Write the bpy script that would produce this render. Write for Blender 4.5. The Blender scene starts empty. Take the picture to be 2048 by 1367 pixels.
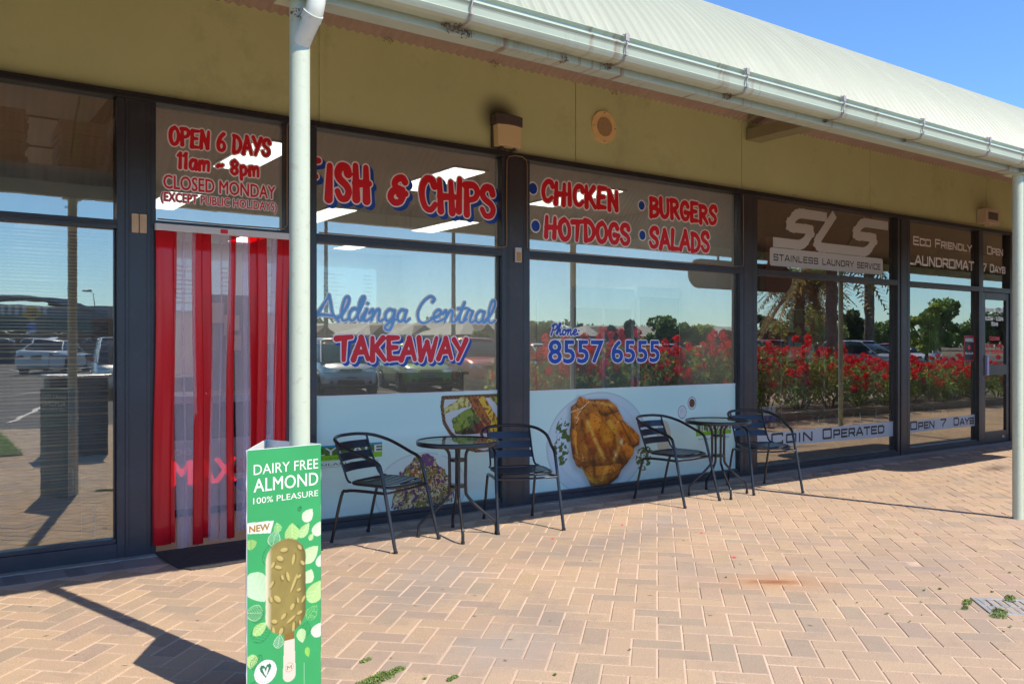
import bpy, bmesh, math, random
import numpy as np
from mathutils import Vector, Matrix
random.seed(7); rng = np.random.default_rng(11)
SC = bpy.context.scene; COL = SC.collection
R = math.radians; PI = math.pi

# ------------------------------------------------------------------ camera
CAM_H = 1.386; F_PX = 1720.0; CX = 1024.0; CY = 693.0
YAW = math.atan(2427/1720)
VD = (math.cos(YAW), math.sin(YAW)); RD = (math.sin(YAW), -math.cos(YAW))
cam = bpy.data.cameras.new('camera'); co = bpy.data.objects.new('camera', cam); COL.objects.link(co)
co.location = (0, 0, CAM_H); co.rotation_euler = (R(90), 0, YAW-R(90))
cam.sensor_width = 36; cam.lens = F_PX/2048*36; cam.shift_y = (CY-683.5)/2048
cam.clip_start = 0.05; cam.clip_end = 3000
SC.camera = co
# ------------------------------------------------------------------ sky, sun, exposure
SUN = Vector((0.225, -0.843, 1.0)).normalized()
EL = math.asin(SUN.z); AZ = math.atan2(SUN.x, SUN.y)
w = bpy.data.worlds.new('World'); SC.world = w; w.use_nodes = True
nt = w.node_tree; bg = nt.nodes['Background']
sk = nt.nodes.new('ShaderNodeTexSky'); sk.sky_type = 'NISHITA'; sk.sun_disc = False
sk.sun_elevation = EL; sk.sun_rotation = AZ; sk.altitude = 0; sk.air_density = 1.0; sk.dust_density = 0.1; sk.ozone_density = 4.5
tn = nt.nodes.new('ShaderNodeVectorMath'); tn.operation = 'MULTIPLY'; tn.inputs[1].default_value = (0.43, 0.56, 0.69)   # clear blue summer air
nt.links.new(sk.outputs[0], tn.inputs[0]); nt.links.new(tn.outputs[0], bg.inputs[0]); bg.inputs[1].default_value = 0.115
sl = bpy.data.lights.new('sun', 'SUN'); sl.energy = 2.1; sl.angle = R(0.5); sl.color = (1, 0.90, 0.77)
so = bpy.data.objects.new('sun', sl); COL.objects.link(so); so.rotation_euler = SUN.to_track_quat('Z', 'Y').to_euler()
SC.view_settings.view_transform = 'Standard'; SC.view_settings.look = 'None'; SC.view_settings.gamma = 1
SC.view_settings.use_curve_mapping = False; SC.view_settings.exposure = 1.6
SC.cycles.max_bounces = 8; SC.cycles.transparent_max_bounces = 16; SC.cycles.glossy_bounces = 4
SC.cycles.caustics_reflective = False; SC.cycles.caustics_refractive = False
SC.cycles.use_denoising = True

# ------------------------------------------------------------------ helpers
def tag(o, label=None, cat=None, group=None, kind=None):
    if label: o['label'] = label
    if cat: o['category'] = cat
    if group: o['group'] = group
    if kind: o['kind'] = kind
    return o
def empty(name, loc=(0, 0, 0), rz=0, label=None, cat=None, group=None):
    o = bpy.data.objects.new(name, None); COL.objects.link(o); o.location = loc; o.rotation_euler = (0, 0, rz)
    o.empty_display_size = .1
    return tag(o, label, cat, group)
def copy_tree(o, parent=None):
    c = o.copy(); COL.objects.link(c)
    if parent is not None: c.parent = parent
    for ch in [x for x in bpy.data.objects if x.parent is o]: copy_tree(ch, c)
    return c

def facade(u, v, Y):
    """point of the photograph's pixel (u, v) on the upright plane at depth Y"""
    t = (u-CX)/F_PX; x = VD[0]+RD[0]*t; y = VD[1]+RD[1]*t; s = Y/y
    return x*s, CAM_H-(v-CY)/F_PX*s

class MB:
    def __init__(s): s.v = []; s.f = []; s.m = []; s.sm = []
    def add(s, vs, fs, m=0, smooth=False):
        b = len(s.v); s.v += [tuple(p) for p in vs]
        for f in fs: s.f.append(tuple(b+i for i in f)); s.m.append(m); s.sm.append(smooth)
        return s
    def box(s, x0, x1, y0, y1, z0, z1, m=0):
        if x0 > x1: x0, x1 = x1, x0
        if y0 > y1: y0, y1 = y1, y0
        if z0 > z1: z0, z1 = z1, z0
        return s.add([(x0,y0,z0),(x1,y0,z0),(x1,y1,z0),(x0,y1,z0),(x0,y0,z1),(x1,y0,z1),(x1,y1,z1),(x0,y1,z1)],
              [(0,3,2,1),(4,5,6,7),(0,1,5,4),(1,2,6,5),(2,3,7,6),(3,0,4,7)], m)
    def prism(s, pts, z0, z1, m=0, axis='z'):
        n = len(pts)
        def P(a, b, c):
            return {'z': (a, b, c), 'y': (a, c, b), 'x': (c, a, b)}[axis]
        vs = [P(a, b, z0) for a, b in pts]+[P(a, b, z1) for a, b in pts]
        fs = [tuple(range(n-1, -1, -1)), tuple(range(n, 2*n))]+[(i, (i+1) % n, n+(i+1) % n, n+i) for i in range(n)]
        return s.add(vs, fs, m)
    def tube(s, path, r, n=8, m=0, caps=True, closed=False):
        path = [Vector(p) for p in path]; k = len(path)
        rs = r if isinstance(r, (list, tuple)) else [r]*k
        T = []
        for i in range(k):
            a = path[(i-1) % k] if (closed or i > 0) else path[i]; b = path[(i+1) % k] if (closed or i < k-1) else path[i]
            d = (b-a); T.append(d.normalized() if d.length > 1e-9 else Vector((0, 0, 1)))
        up = Vector((0, 0, 1)) if abs(T[0].z) < .9 else Vector((1, 0, 0))
        N = (up-T[0]*up.dot(T[0])).normalized(); vs = []; fs = []
        for i in range(k):
            N = (N-T[i]*N.dot(T[i])).normalized(); B = T[i].cross(N)
            for j in range(n):
                a = 2*PI*j/n; vs.append(path[i]+(N*math.cos(a)+B*math.sin(a))*rs[i])
        for i in range(k if closed else k-1):
            for j in range(n):
                a = i*n+j; b = i*n+(j+1) % n; c = ((i+1) % k)*n+(j+1) % n; d = ((i+1) % k)*n+j
                fs.append((a, b, c, d))
        s.add(vs, fs, m, True)
        if caps and not closed:
            s.add(vs[:n], [tuple(range(n-1, -1, -1))], m); s.add(vs[-n:], [tuple(range(n))], m)
        return s
    def cyl(s, c, r, z0, z1, n=24, m=0, axis='z', r2=None):
        r2 = r if r2 is None else r2
        def P(a, b, z):
            return {'z': (c[0]+a, c[1]+b, z), 'y': (c[0]+a, z, c[1]+b), 'x': (z, c[0]+a, c[1]+b)}[axis]
        vs = [P(r*math.cos(2*PI*i/n), r*math.sin(2*PI*i/n), z0) for i in range(n)]+[P(r2*math.cos(2*PI*i/n), r2*math.sin(2*PI*i/n), z1) for i in range(n)]
        b = len(s.v)
        s.add(vs, [(i, (i+1) % n, n+(i+1) % n, n+i) for i in range(n)], m, True)
        s.add(vs[:n], [tuple(range(n-1, -1, -1))], m); s.add(vs[n:], [tuple(range(n))], m)
        return s
    def build(s, name, mats, parent=None, bevel=0, loc=None, subsurf=0, fixn=True):
        me = bpy.data.meshes.new(name); me.from_pydata(s.v, [], s.f)
        if not isinstance(mats, (list, tuple)): mats = [mats]
        for m in mats: me.materials.append(m)
        me.polygons.foreach_set('material_index', s.m); me.polygons.foreach_set('use_smooth', s.sm)
        if fixn or subsurf:
            bm = bmesh.new(); bm.from_mesh(me)
            if subsurf: bmesh.ops.remove_doubles(bm, verts=bm.verts, dist=1e-5)
            if fixn: bmesh.ops.recalc_face_normals(bm, faces=bm.faces)
            bm.to_mesh(me); bm.free()
        me.update()
        o = bpy.data.objects.new(name, me); COL.objects.link(o)
        if parent is not None: o.parent = parent
        if loc: o.location = loc
        if bevel:
            b = o.modifiers.new('bevel', 'BEVEL'); b.width = bevel; b.segments = 2; b.limit_method = 'ANGLE'; b.angle_limit = R(40)
        if subsurf:
            b = o.modifiers.new('sub', 'SUBSURF'); b.levels = subsurf; b.render_levels = subsurf
        return o

def raw_mesh(name, verts, faces, mats, parent=None, colors=None, smooth=False, fsize=4, loc=None):
    """fast mesh from arrays; faces is an (n, fsize) array; colors one rgb per vertex"""
    verts = np.asarray(verts, dtype=np.float32); faces = np.asarray(faces, dtype=np.int32)
    me = bpy.data.meshes.new(name); nf = len(faces)
    me.vertices.add(len(verts)); me.vertices.foreach_set('co', verts.ravel())
    me.loops.add(nf*fsize); me.loops.foreach_set('vertex_index', faces.ravel())
    me.polygons.add(nf); me.polygons.foreach_set('loop_start', np.arange(0, nf*fsize, fsize, dtype=np.int32))
    me.polygons.foreach_set('loop_total', np.full(nf, fsize, dtype=np.int32))
    me.polygons.foreach_set('use_smooth', np.full(nf, bool(smooth)))
    me.update(calc_edges=True); me.validate()
    if colors is not None:
        ca = me.color_attributes.new('print', 'FLOAT_COLOR', 'POINT')
        c4 = np.ones((len(verts), 4), dtype=np.float32); c4[:, :3] = colors; ca.data.foreach_set('color', c4.ravel())
    for m in (mats if isinstance(mats, (list, tuple)) else [mats]): me.materials.append(m)
    o = bpy.data.objects.new(name, me); COL.objects.link(o)
    if parent is not None: o.parent = parent
    if loc: o.location = loc
    return o

# ------------------------------------------------------------------ materials
def srgb(r, g, b):
    f = lambda c: (c/255/12.92) if c/255 <= .04045 else ((c/255+.055)/1.055)**2.4
    return (f(r), f(g), f(b))
_M = {}
def mat(name, col, rough=.6, metal=0, var=0.0, vscale=8, bump=0.0, bscale=60, dirt=None, dscale=3, damt=.5, emit=None, spec=.5, coat=0, stretch=None):
    if name in _M: return _M[name]
    m = bpy.data.materials.new(name); m.use_nodes = True; n = m.node_tree.nodes; l = m.node_tree.links
    b = n['Principled BSDF']; b.inputs['Roughness'].default_value = rough; b.inputs['Metallic'].default_value = metal
    b.inputs['Base Color'].default_value = (*col, 1); b.inputs['Specular IOR Level'].default_value = spec
    b.inputs['Coat Weight'].default_value = coat
    tc = n.new('ShaderNodeTexCoord'); src = tc.outputs['Object']
    if stretch:
        mp = n.new('ShaderNodeMapping'); mp.inputs['Scale'].default_value = stretch; l.new(src, mp.inputs[0]); src = mp.outputs[0]
    out = None
    if var:
        t = n.new('ShaderNodeTexNoise'); t.inputs['Scale'].default_value = vscale; t.inputs['Detail'].default_value = 6; t.inputs['Roughness'].default_value = .65
        l.new(src, t.inputs['Vector'])
        mr = n.new('ShaderNodeMapRange'); mr.inputs[1].default_value = .3; mr.inputs[2].default_value = .7; mr.inputs[3].default_value = 1-var; mr.inputs[4].default_value = 1+var
        l.new(t.outputs[0], mr.inputs[0])
        vm = n.new('ShaderNodeVectorMath'); vm.operation = 'SCALE'; vm.inputs[0].default_value = col; l.new(mr.outputs[0], vm.inputs['Scale']); out = vm.outputs[0]
    if dirt:
        t = n.new('ShaderNodeTexNoise'); t.inputs['Scale'].default_value = dscale; t.inputs['Detail'].default_value = 8; t.inputs['Roughness'].default_value = .7
        l.new(src, t.inputs['Vector'])
        mr = n.new('ShaderNodeMapRange'); mr.inputs[1].default_value = .55; mr.inputs[2].default_value = .75; mr.inputs[4].default_value = damt; l.new(t.outputs[0], mr.inputs[0])
        mx = n.new('ShaderNodeMix'); mx.data_type = 'RGBA'; l.new(mr.outputs[0], mx.inputs[0])
        if out: l.new(out, mx.inputs[6])
        else: mx.inputs[6].default_value = (*col, 1)
        mx.inputs[7].default_value = (*dirt, 1); out = mx.outputs[2]
    if out: l.new(out, b.inputs['Base Color'])
    if bump:
        t = n.new('ShaderNodeTexNoise'); t.inputs['Scale'].default_value = bscale; t.inputs['Detail'].default_value = 5; l.new(src, t.inputs['Vector'])
        bp = n.new('ShaderNodeBump'); bp.inputs['Strength'].default_value = bump; bp.inputs['Distance'].default_value = .01
        l.new(t.outputs[0], bp.inputs['Height']); l.new(bp.outputs[0], b.inputs['Normal'])
    if emit:
        b.inputs['Emission Color'].default_value = (*emit[0], 1); b.inputs['Emission Strength'].default_value = emit[1]
    _M[name] = m; return m

def translucent(m, amt=.45):
    """leaves let sunlight through"""
    n = m.node_tree.nodes; l = m.node_tree.links; b = n['Principled BSDF']; o = n['Material Output']; t = n.new('ShaderNodeBsdfTranslucent'); mx = n.new('ShaderNodeMixShader'); mx.inputs[0].default_value = amt
    if b.inputs['Base Color'].links:
        g = n.new('ShaderNodeVectorMath'); g.operation = 'SCALE'; g.inputs['Scale'].default_value = 1.9; l.new(b.inputs['Base Color'].links[0].from_socket, g.inputs[0]); l.new(g.outputs[0], t.inputs[0])
    l.new(b.outputs[0], mx.inputs[1]); l.new(t.outputs[0], mx.inputs[2]); l.new(mx.outputs[0], o.inputs[0]); return m

def print_mat(name, rough=.5, grain=0.0, gscale=300, bump=0, cloud=0):
    """takes its colours from the printed / per-piece colour attribute"""
    m = bpy.data.materials.new(name); m.use_nodes = True; n = m.node_tree.nodes; l = m.node_tree.links
    b = n['Principled BSDF']; b.inputs['Roughness'].default_value = rough
    a = n.new('ShaderNodeAttribute'); a.attribute_name = 'print'; c = a.outputs['Color']
    tc = n.new('ShaderNodeTexCoord'); geo = n.new('ShaderNodeNewGeometry')
    if grain:
        t = n.new('ShaderNodeTexNoise'); t.inputs['Scale'].default_value = gscale; t.inputs['Detail'].default_value = 3; l.new(geo.outputs['Position'], t.inputs['Vector'])
        mr = n.new('ShaderNodeMapRange'); mr.inputs[1].default_value = .3; mr.inputs[2].default_value = .7; mr.inputs[3].default_value = 1-grain; mr.inputs[4].default_value = 1+grain
        l.new(t.outputs[0], mr.inputs[0]); vm = n.new('ShaderNodeVectorMath'); vm.operation = 'SCALE'; l.new(c, vm.inputs[0]); l.new(mr.outputs[0], vm.inputs['Scale']); c = vm.outputs[0]
        if bump:
            bp = n.new('ShaderNodeBump'); bp.inputs['Strength'].default_value = bump; bp.inputs['Distance'].default_value = .004; l.new(t.outputs[0], bp.inputs['Height']); l.new(bp.outputs[0], b.inputs['Normal'])
    if cloud:
        for sc_, am, colr, lo in ((.9, cloud, (.30, .245, .205), .47), (5., cloud*.7, (.20, .165, .14), .54)):
            t = n.new('ShaderNodeTexNoise'); t.inputs['Scale'].default_value = sc_; t.inputs['Detail'].default_value = 7; t.inputs['Roughness'].default_value = .65; l.new(geo.outputs['Position'], t.inputs['Vector'])
            mr = n.new('ShaderNodeMapRange'); mr.inputs[1].default_value = lo; mr.inputs[2].default_value = lo+.2; mr.inputs[4].default_value = am; l.new(t.outputs[0], mr.inputs[0])
            mx = n.new('ShaderNodeMix'); mx.data_type = 'RGBA'; l.new(mr.outputs[0], mx.inputs[0]); l.new(c, mx.inputs[6]); mx.inputs[7].default_value = (*colr, 1); c = mx.outputs[2]
    l.new(c, b.inputs['Base Color'])
    return m

def glass_mat(name, refl=.28, tint=(.86, .9, .9), wave=0.0):
    m = bpy.data.materials.new(name); m.use_nodes = True; n = m.node_tree.nodes; l = m.node_tree.links
    n.remove(n['Principled BSDF']); o = n['Material Output']
    t = n.new('ShaderNodeBsdfTransparent'); t.inputs[0].default_value = (*tint, 1)
    g = n.new('ShaderNodeBsdfGlossy'); g.inputs['Roughness'].default_value = 0; g.inputs[0].default_value = (1, .97, .84, 1)
    fr = n.new('ShaderNodeFresnel'); fr.inputs[0].default_value = 1.45
    mr = n.new('ShaderNodeMapRange'); mr.inputs[1].default_value = .03; mr.inputs[2].default_value = 1; mr.inputs[3].default_value = refl; mr.inputs[4].default_value = 1
    l.new(fr.outputs[0], mr.inputs[0])
    mx = n.new('ShaderNodeMixShader'); l.new(mr.outputs[0], mx.inputs[0]); l.new(t.outputs[0], mx.inputs[1]); l.new(g.outputs[0], mx.inputs[2]); l.new(mx.outputs[0], o.inputs[0])
    dn = n.new('ShaderNodeTexNoise'); dn.inputs['Scale'].default_value = 1.7; dn.inputs['Detail'].default_value = 9; dn.inputs['Roughness'].default_value = .72; tcd = n.new('ShaderNodeTexCoord'); mpd = n.new('ShaderNodeMapping'); mpd.inputs['Scale'].default_value = (1.6, 1, .7); l.new(tcd.outputs['Object'], mpd.inputs[0]); l.new(mpd.outputs[0], dn.inputs['Vector'])
    dm_ = n.new('ShaderNodeMapRange'); dm_.inputs[1].default_value = .42; dm_.inputs[2].default_value = .72; dm_.inputs[3].default_value = .012; dm_.inputs[4].default_value = .085; l.new(dn.outputs[0], dm_.inputs[0])
    df = n.new('ShaderNodeBsdfDiffuse'); df.inputs[0].default_value = (.60, .58, .54, 1); m2 = n.new('ShaderNodeMixShader'); l.new(dm_.outputs[0], m2.inputs[0]); l.new(mx.outputs[0], m2.inputs[1]); l.new(df.outputs[0], m2.inputs[2]); l.new(m2.outputs[0], o.inputs[0])
    if wave:
        tc = n.new('ShaderNodeTexCoord'); mp = n.new('ShaderNodeMapping'); mp.inputs['Scale'].default_value = (1.2, 1, 5)
        ns = n.new('ShaderNodeTexNoise'); ns.inputs['Scale'].default_value = 2.2; ns.inputs['Detail'].default_value = 2
        bp = n.new('ShaderNodeBump'); bp.inputs['Strength'].default_value = wave; bp.inputs['Distance'].default_value = .02
        l.new(tc.outputs['Object'], mp.inputs[0]); l.new(mp.outputs[0], ns.inputs['Vector']); l.new(ns.outputs[0], bp.inputs['Height']); l.new(bp.outputs[0], g.inputs['Normal'])
    return m
def clear_mat(name, tint):
    m = bpy.data.materials.new(name); m.use_nodes = True; n = m.node_tree.nodes; l = m.node_tree.links
    n.remove(n['Principled BSDF']); t = n.new('ShaderNodeBsdfTransparent'); t.inputs[0].default_value = (*tint, 1); l.new(t.outputs[0], n['Material Output'].inputs[0]); return m
def film_mat(name, col, alpha, rough=.3):
    """see-through plastic: part transparent and tinted, part its own surface"""
    m = bpy.data.materials.new(name); m.use_nodes = True; n = m.node_tree.nodes; l = m.node_tree.links
    b = n['Principled BSDF']; b.inputs['Base Color'].default_value = (*col, 1); b.inputs['Roughness'].default_value = rough
    t = n.new('ShaderNodeBsdfTransparent'); k = max(col); t.inputs[0].default_value = (col[0]/k, col[1]/k, col[2]/k, 1)
    mx = n.new('ShaderNodeMixShader'); mx.inputs[0].default_value = alpha
    l.new(t.outputs[0], mx.inputs[1]); l.new(b.outputs[0], mx.inputs[2]); l.new(mx.outputs[0], n['Material Output'].inputs[0]); return m
# ================================================================== setting: ground
GY = 6.08; GLY = 6.13; INK = 6.1262           # facade face, glass face, back-of-glass print plane
def ground_z(y):
    if y > -12: return 0.0
    if y > -30: return (-12-y)*.019
    return .342+min(140, (-30-y))*.0078
asphalt = mat('asphalt', (.075, .073, .072), .9, var=.25, vscale=2.5, bump=.4, bscale=180, dirt=(.12, .115, .11), dscale=.6, damt=.6)
earth = mat('dry_earth', (.16, .12, .07), .95, var=.3, vscale=1.3, bump=.3, bscale=20)
ys = [60, 6.2, 1.0, -4.4, -12, -16, -22, -30, -45, -70, -110, -170, -1500]
gm = MB()
xs = [-1500, -60, 0, 60, 140, 1500]
vs = [(x, y, ground_z(y)-.14) for y in ys for x in xs]; fs = []
for i in range(len(ys)-1):
    for j in range(len(xs)-1):
        a = i*len(xs)+j; fs.append((a, a+1, a+1+len(xs), a+len(xs)))
gm.add(vs, fs); tag(gm.build('ground', earth), kind='structure')
# car park asphalt: one sheet that follows the rise
am_ = MB(); xs2 = [-40, 100]; ys2 = [-4.42, -12, -16, -22, -30, -45, -70]
am_.add([(x, y, ground_z(y)-.03) for y in ys2 for x in xs2], [(2*i, 2*i+1, 2*i+3, 2*i+2) for i in range(len(ys2)-1)])
tag(am_.build('car_park', asphalt), kind='structure')
line_m = mat('road_paint', (.62, .61, .58), .7, var=.15, vscale=9, dirt=(.2, .2, .2), dscale=12, damt=.5)
lm = MB()
def gline(x0, y0, x1, y1, wd=.1):
    d = Vector((x1-x0, y1-y0, 0)).normalized(); nrm = Vector((-d.y, d.x, 0))*wd/2; k = max(1, int(math.hypot(x1-x0, y1-y0)/2))
    for i in range(k):
        a, b = i/k, (i+1)/k
        p = Vector((x0+(x1-x0)*a, y0+(y1-y0)*a, 0)); q = Vector((x0+(x1-x0)*b, y0+(y1-y0)*b, 0))
        pts = [p-nrm, p+nrm, q+nrm, q-nrm]
        lm.add([(t.x, t.y, ground_z(t.y)-.024) for t in pts], [(0, 1, 2, 3)])
for i in range(20): gline(9.6+2.6*i, -10.3, 9.6+2.6*i, -15.4)
for i in range(6): gline(-9+2.6*i, -28.2, -9+2.6*i, -33)
gline(1.6, -6.1, 4.0, -16.3); gline(-1.5, -8.8, 3.4, -16.6)
tag(lm.build('road_markings', line_m), kind='structure')
# far road and verge
rd = MB(); rd.add([(-200, -70.5, .66), (200, -70.5, .66), (200, -84, .77), (-200, -84, .77)], [(0, 1, 2, 3)]); tag(rd.build('road', asphalt), kind='structure')

# ------------------------------------------------------------------ paving: herringbone at 45 degrees, header course at the shopfront
sand = mat('joint_sand', (.62, .46, .34), .95, var=.2, vscale=1.1, dirt=(.24, .18, .13), dscale=.45, damt=.8, bump=.2, bscale=300)
pave = empty('paving', (0, 0, 0)); pave['kind'] = 'structure'
PX0, PX1, PY0, PY1 = -3.5, 24, -4.4, 6.08
bed = MB(); bed.box(PX0, PX1, PY0, 13.5, -.10, -.0030); bo = bed.build('paving_bed', sand, pave)
paver_m = print_mat('paver_face', .85, grain=.26, gscale=190, bump=.4, cloud=.52)
L_, W_ = .2365, .11825; gap = .0070; ch = .0035
def paver_geo(hl, hw, t=.05, jz=0):
    a, b = hl-gap/2, hw-gap/2
    vs = [(-a+ch, -b+ch, 0), (a-ch, -b+ch, 0), (a-ch, b-ch, 0), (-a+ch, b-ch, 0), (-a, -b, -ch*.8), (a, -b, -ch*.8), (a, b, -ch*.8), (-a, b, -ch*.8), (-a, -b, -t), (a, -b, -t), (a, b, -t), (-a, b, -t)]
    fs = [(0, 1, 2, 3)]+[(i, 4+i, 4+(i+1) % 4, (i+1) % 4) for i in range(4)]+[(4+i, 8+i, 8+(i+1) % 4, 4+(i+1) % 4) for i in range(4)]
    return np.array(vs), np.array(fs)
PV, PF = paver_geo(L_/2, W_/2)
def paver_col(x, y):
    k = rng.random(); base = np.array((.50, .358, .240)) if k < .55 else (np.array((.47, .340, .232)) if k < .88 else np.array((.42, .318, .230)))
    g = .5+.5*math.sin(x*1.3+.7)*math.cos(y*1.9+.3); base = base*(1-.12*g)
    return np.clip(base*(1+rng.normal(0, .035))*np.array((1, 1+rng.normal(0, .012), 1+rng.normal(0, .02))), 0, 1)
ang = R(45.1); ca, sa = math.cos(ang), math.sin(ang)
plist = []                                   # x, y, rotation, colour
N = 140
for i in range(-N, N):
    for j in range(-N, N):
        k = (i-j) % 4                        # herringbone on a half-brick lattice
        if k == 0: cxx, cyy, rot = (i+1)*W_, (j+.5)*W_, 0
        elif k == 3: cxx, cyy, rot = (i+.5)*W_, (j+1)*W_, PI/2
        else: continue
        # k==0 covers (i,j),(i+1,j); k==3 covers (i,j),(i,j+1)
        x = cxx*ca-cyy*sa+2.0; y = cxx*sa+cyy*ca+1.0
        if PX0+.12 < x < PX1 and PY0+.1 < y < 5.70:
            plist.append((x, y, ang+rot, 0))
# pieces of the header course
x = -3.4
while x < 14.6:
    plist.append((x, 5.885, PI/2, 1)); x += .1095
def score(p):
    d = p[0]*VD[0]+p[1]*VD[1]; a = p[0]*RD[0]+p[1]*RD[1]
    if d < .5: return 0
    u = CX+F_PX*a/d; v = CY+F_PX*CAM_H/d
    if u < -30 or u > 2080 or v > 1400: return 0
    if 495 < u < 636 and v > 885: return 0
    return 1/d**3
def jit(p): return (rng.normal(0, .0009), rng.normal(0, .0007), rng.normal(0, .0009))
plist.sort(key=lambda p: -score(p))
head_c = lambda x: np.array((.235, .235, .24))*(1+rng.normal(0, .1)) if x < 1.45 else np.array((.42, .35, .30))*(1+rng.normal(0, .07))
# individual pavers share a pool of coloured meshes
pool = {0: [], 1: [], 2: []}
for kind in (0, 1, 2):
    for q in range(14):
        me = bpy.data.meshes.new('paver'); me.from_pydata([tuple(v) for v in PV], [], [tuple(int(t) for t in f) for f in PF])
        c = paver_col(q*.7, q*.4) if kind == 0 else head_c(1.0 if kind == 1 else 3.0)
        at = me.color_attributes.new('print', 'FLOAT_COLOR', 'POINT'); at.data.foreach_set('color', np.tile(np.append(c, 1).astype(np.float32), len(PV)))
        me.materials.append(paver_m); pool[kind].append(me)
for p in plist[:300]:
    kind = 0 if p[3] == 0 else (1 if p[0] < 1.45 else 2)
    o = bpy.data.objects.new('paver', random.choice(pool[kind])); COL.objects.link(o); o.parent = pave
    tx, ty, tz = jit(p); o.location = (p[0], p[1], tz); o.rotation_euler = (tx*2, ty*2, p[2])
V_, F_, C_ = [], [], []
for q, p in enumerate(plist[300:]):
    c, s = math.cos(p[2]), math.sin(p[2]); tz = rng.normal(0, .0009)
    vv = np.stack([PV[:, 0]*c-PV[:, 1]*s+p[0], PV[:, 0]*s+PV[:, 1]*c+p[1], PV[:, 2]+tz+PV[:, 0]*rng.normal(0, .004)], 1)
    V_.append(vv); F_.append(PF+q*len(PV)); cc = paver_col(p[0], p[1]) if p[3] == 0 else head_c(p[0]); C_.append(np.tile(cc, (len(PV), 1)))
ps = raw_mesh('paver', np.concatenate(V_), np.concatenate(F_), paver_m, pave, np.concatenate(C_)); ps['kind'] = 'stuff'
# concrete apron strip between header course and sill
conc = mat('concrete_strip', (.30, .28, .26), .9, var=.15, vscale=20, bump=.3, bscale=90)
st = MB(); st.box(-3.5, 14.6, 6.004, 6.075, -.05, .006); st.build('edge_strip', conc, pave)

# ================================================================== shop building
BL = empty('shop_building', (0, 6.08, 0), 0, 'olive green shopfront wall with dark framed windows above a red brick pavement', 'building')
def BP(mb, name, mats, parent=None, **k):
    o = mb.build(name, mats, parent or BL, **k); o.matrix_parent_inverse = Matrix.Translation((0, -6.08, 0)) if (parent is None or parent is BL) else Matrix.Identity(4); return o
# (parts keep world coordinates: the building's own empty is offset back)
steel = mat('dark_window_frame', (.038, .042, .055), .34, var=.18, vscale=3, dirt=(.10, .10, .11), dscale=9, damt=.30, bump=.05, bscale=30)
steel_d = mat('dark_head_frame', (.020, .019, .020), .45, var=.2, vscale=5, dirt=(.09, .07, .05), dscale=14, damt=.4)
steel_b = mat('bronze_pillar', (.045, .041, .045), .36, var=.2, vscale=3, dirt=(.11, .085, .06), dscale=6, damt=.35)
olive = mat('olive_render', (.58, .63, .32), .8, var=.06, vscale=1.2, dirt=(.19, .14, .07), dscale=2.2, damt=.28, bump=.06, bscale=14)
batten = mat('olive_joint', (.17, .14, .07), .8, var=.2, vscale=6)
SOOT = None
# wall panels with recessed joints
joints = [-3.6, 2.555, 5.03, 7.33, 9.72, 12.6, 15.0, 24.0]
for a, b in zip(joints[:-1], joints[1:]):
    m = MB(); m.box(a+.004, b-.004, 6.09, 6.16, 3.066, 4.02); BP(m, 'wall_panel', olive)
for a in joints:
    m = MB(); m.box(a-.0035, a+.0035, 6.10, 6.15, 3.07, 4.0); BP(m, 'joint_backing', batten)
m = MB(); m.box(2.545, 2.585, 6.078, 6.0895, 3.068, 3.95); BP(m, 'cover_strip', olive)
m = MB(); m.box(-3.6, 24, 6.16, 6.22, 3.05, 4.02); BP(m, 'wall_core', batten)
# wide head frame
m = MB(); m.box(-3.6, 13.52, 6.06, 6.17, 3.018, 3.0655)
for a in range(0, 0): pass
BP(m, 'head_frame', steel_d, bevel=.004)
m = MB(); m.box(-3.6, 13.52, 6.052, 6.0595, 3.046, 3.062); BP(m, 'head_bead', steel_d)
# pillars
def pillar(x0, x1, y0=6.068, mt=steel):
    m = MB(); m.box(x0, x1, y0, 6.20, 0, 3.0175); m.box(x0+.02, x0+.026, y0-.003, y0+.001, 0.06, 3.0); m.box(x1-.026, x1-.02, y0-.003, y0+.001, .06, 3.0)
    return BP(m, 'pillar', mt, bevel=.003)
pillar(1.192, 1.35); pillar(2.315, 2.47); pillar(4.247, 4.446, mt=steel_b); pillar(7.332, 7.515, mt=steel_b); pillar(10.37, 10.538, mt=steel_b); pillar(13.34, 13.52, mt=steel_b)
clear = clear_mat('glass_edge', (.94, .97, .96))
GREF = .33
g_shop = glass_mat('window_glass', GREF, (.82, .86, .87), wave=.0022); g_wavy = glass_mat('window_glass_wavy', GREF, (.84, .88, .88), wave=.006); g_sls = glass_mat('window_glass_clear', GREF, (.84, .86, .86), wave=.002)
def pane(x0, x1, z0, z1, parent, gm_):
    m = MB(); m.box(x0, x1, GLY, GLY+.006, z0, z1, 1)
    m.m[2] = 0                      # the face towards the street carries the reflection
    return BP(m, 'glass', [gm_, clear], parent, fixn=False)
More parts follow.
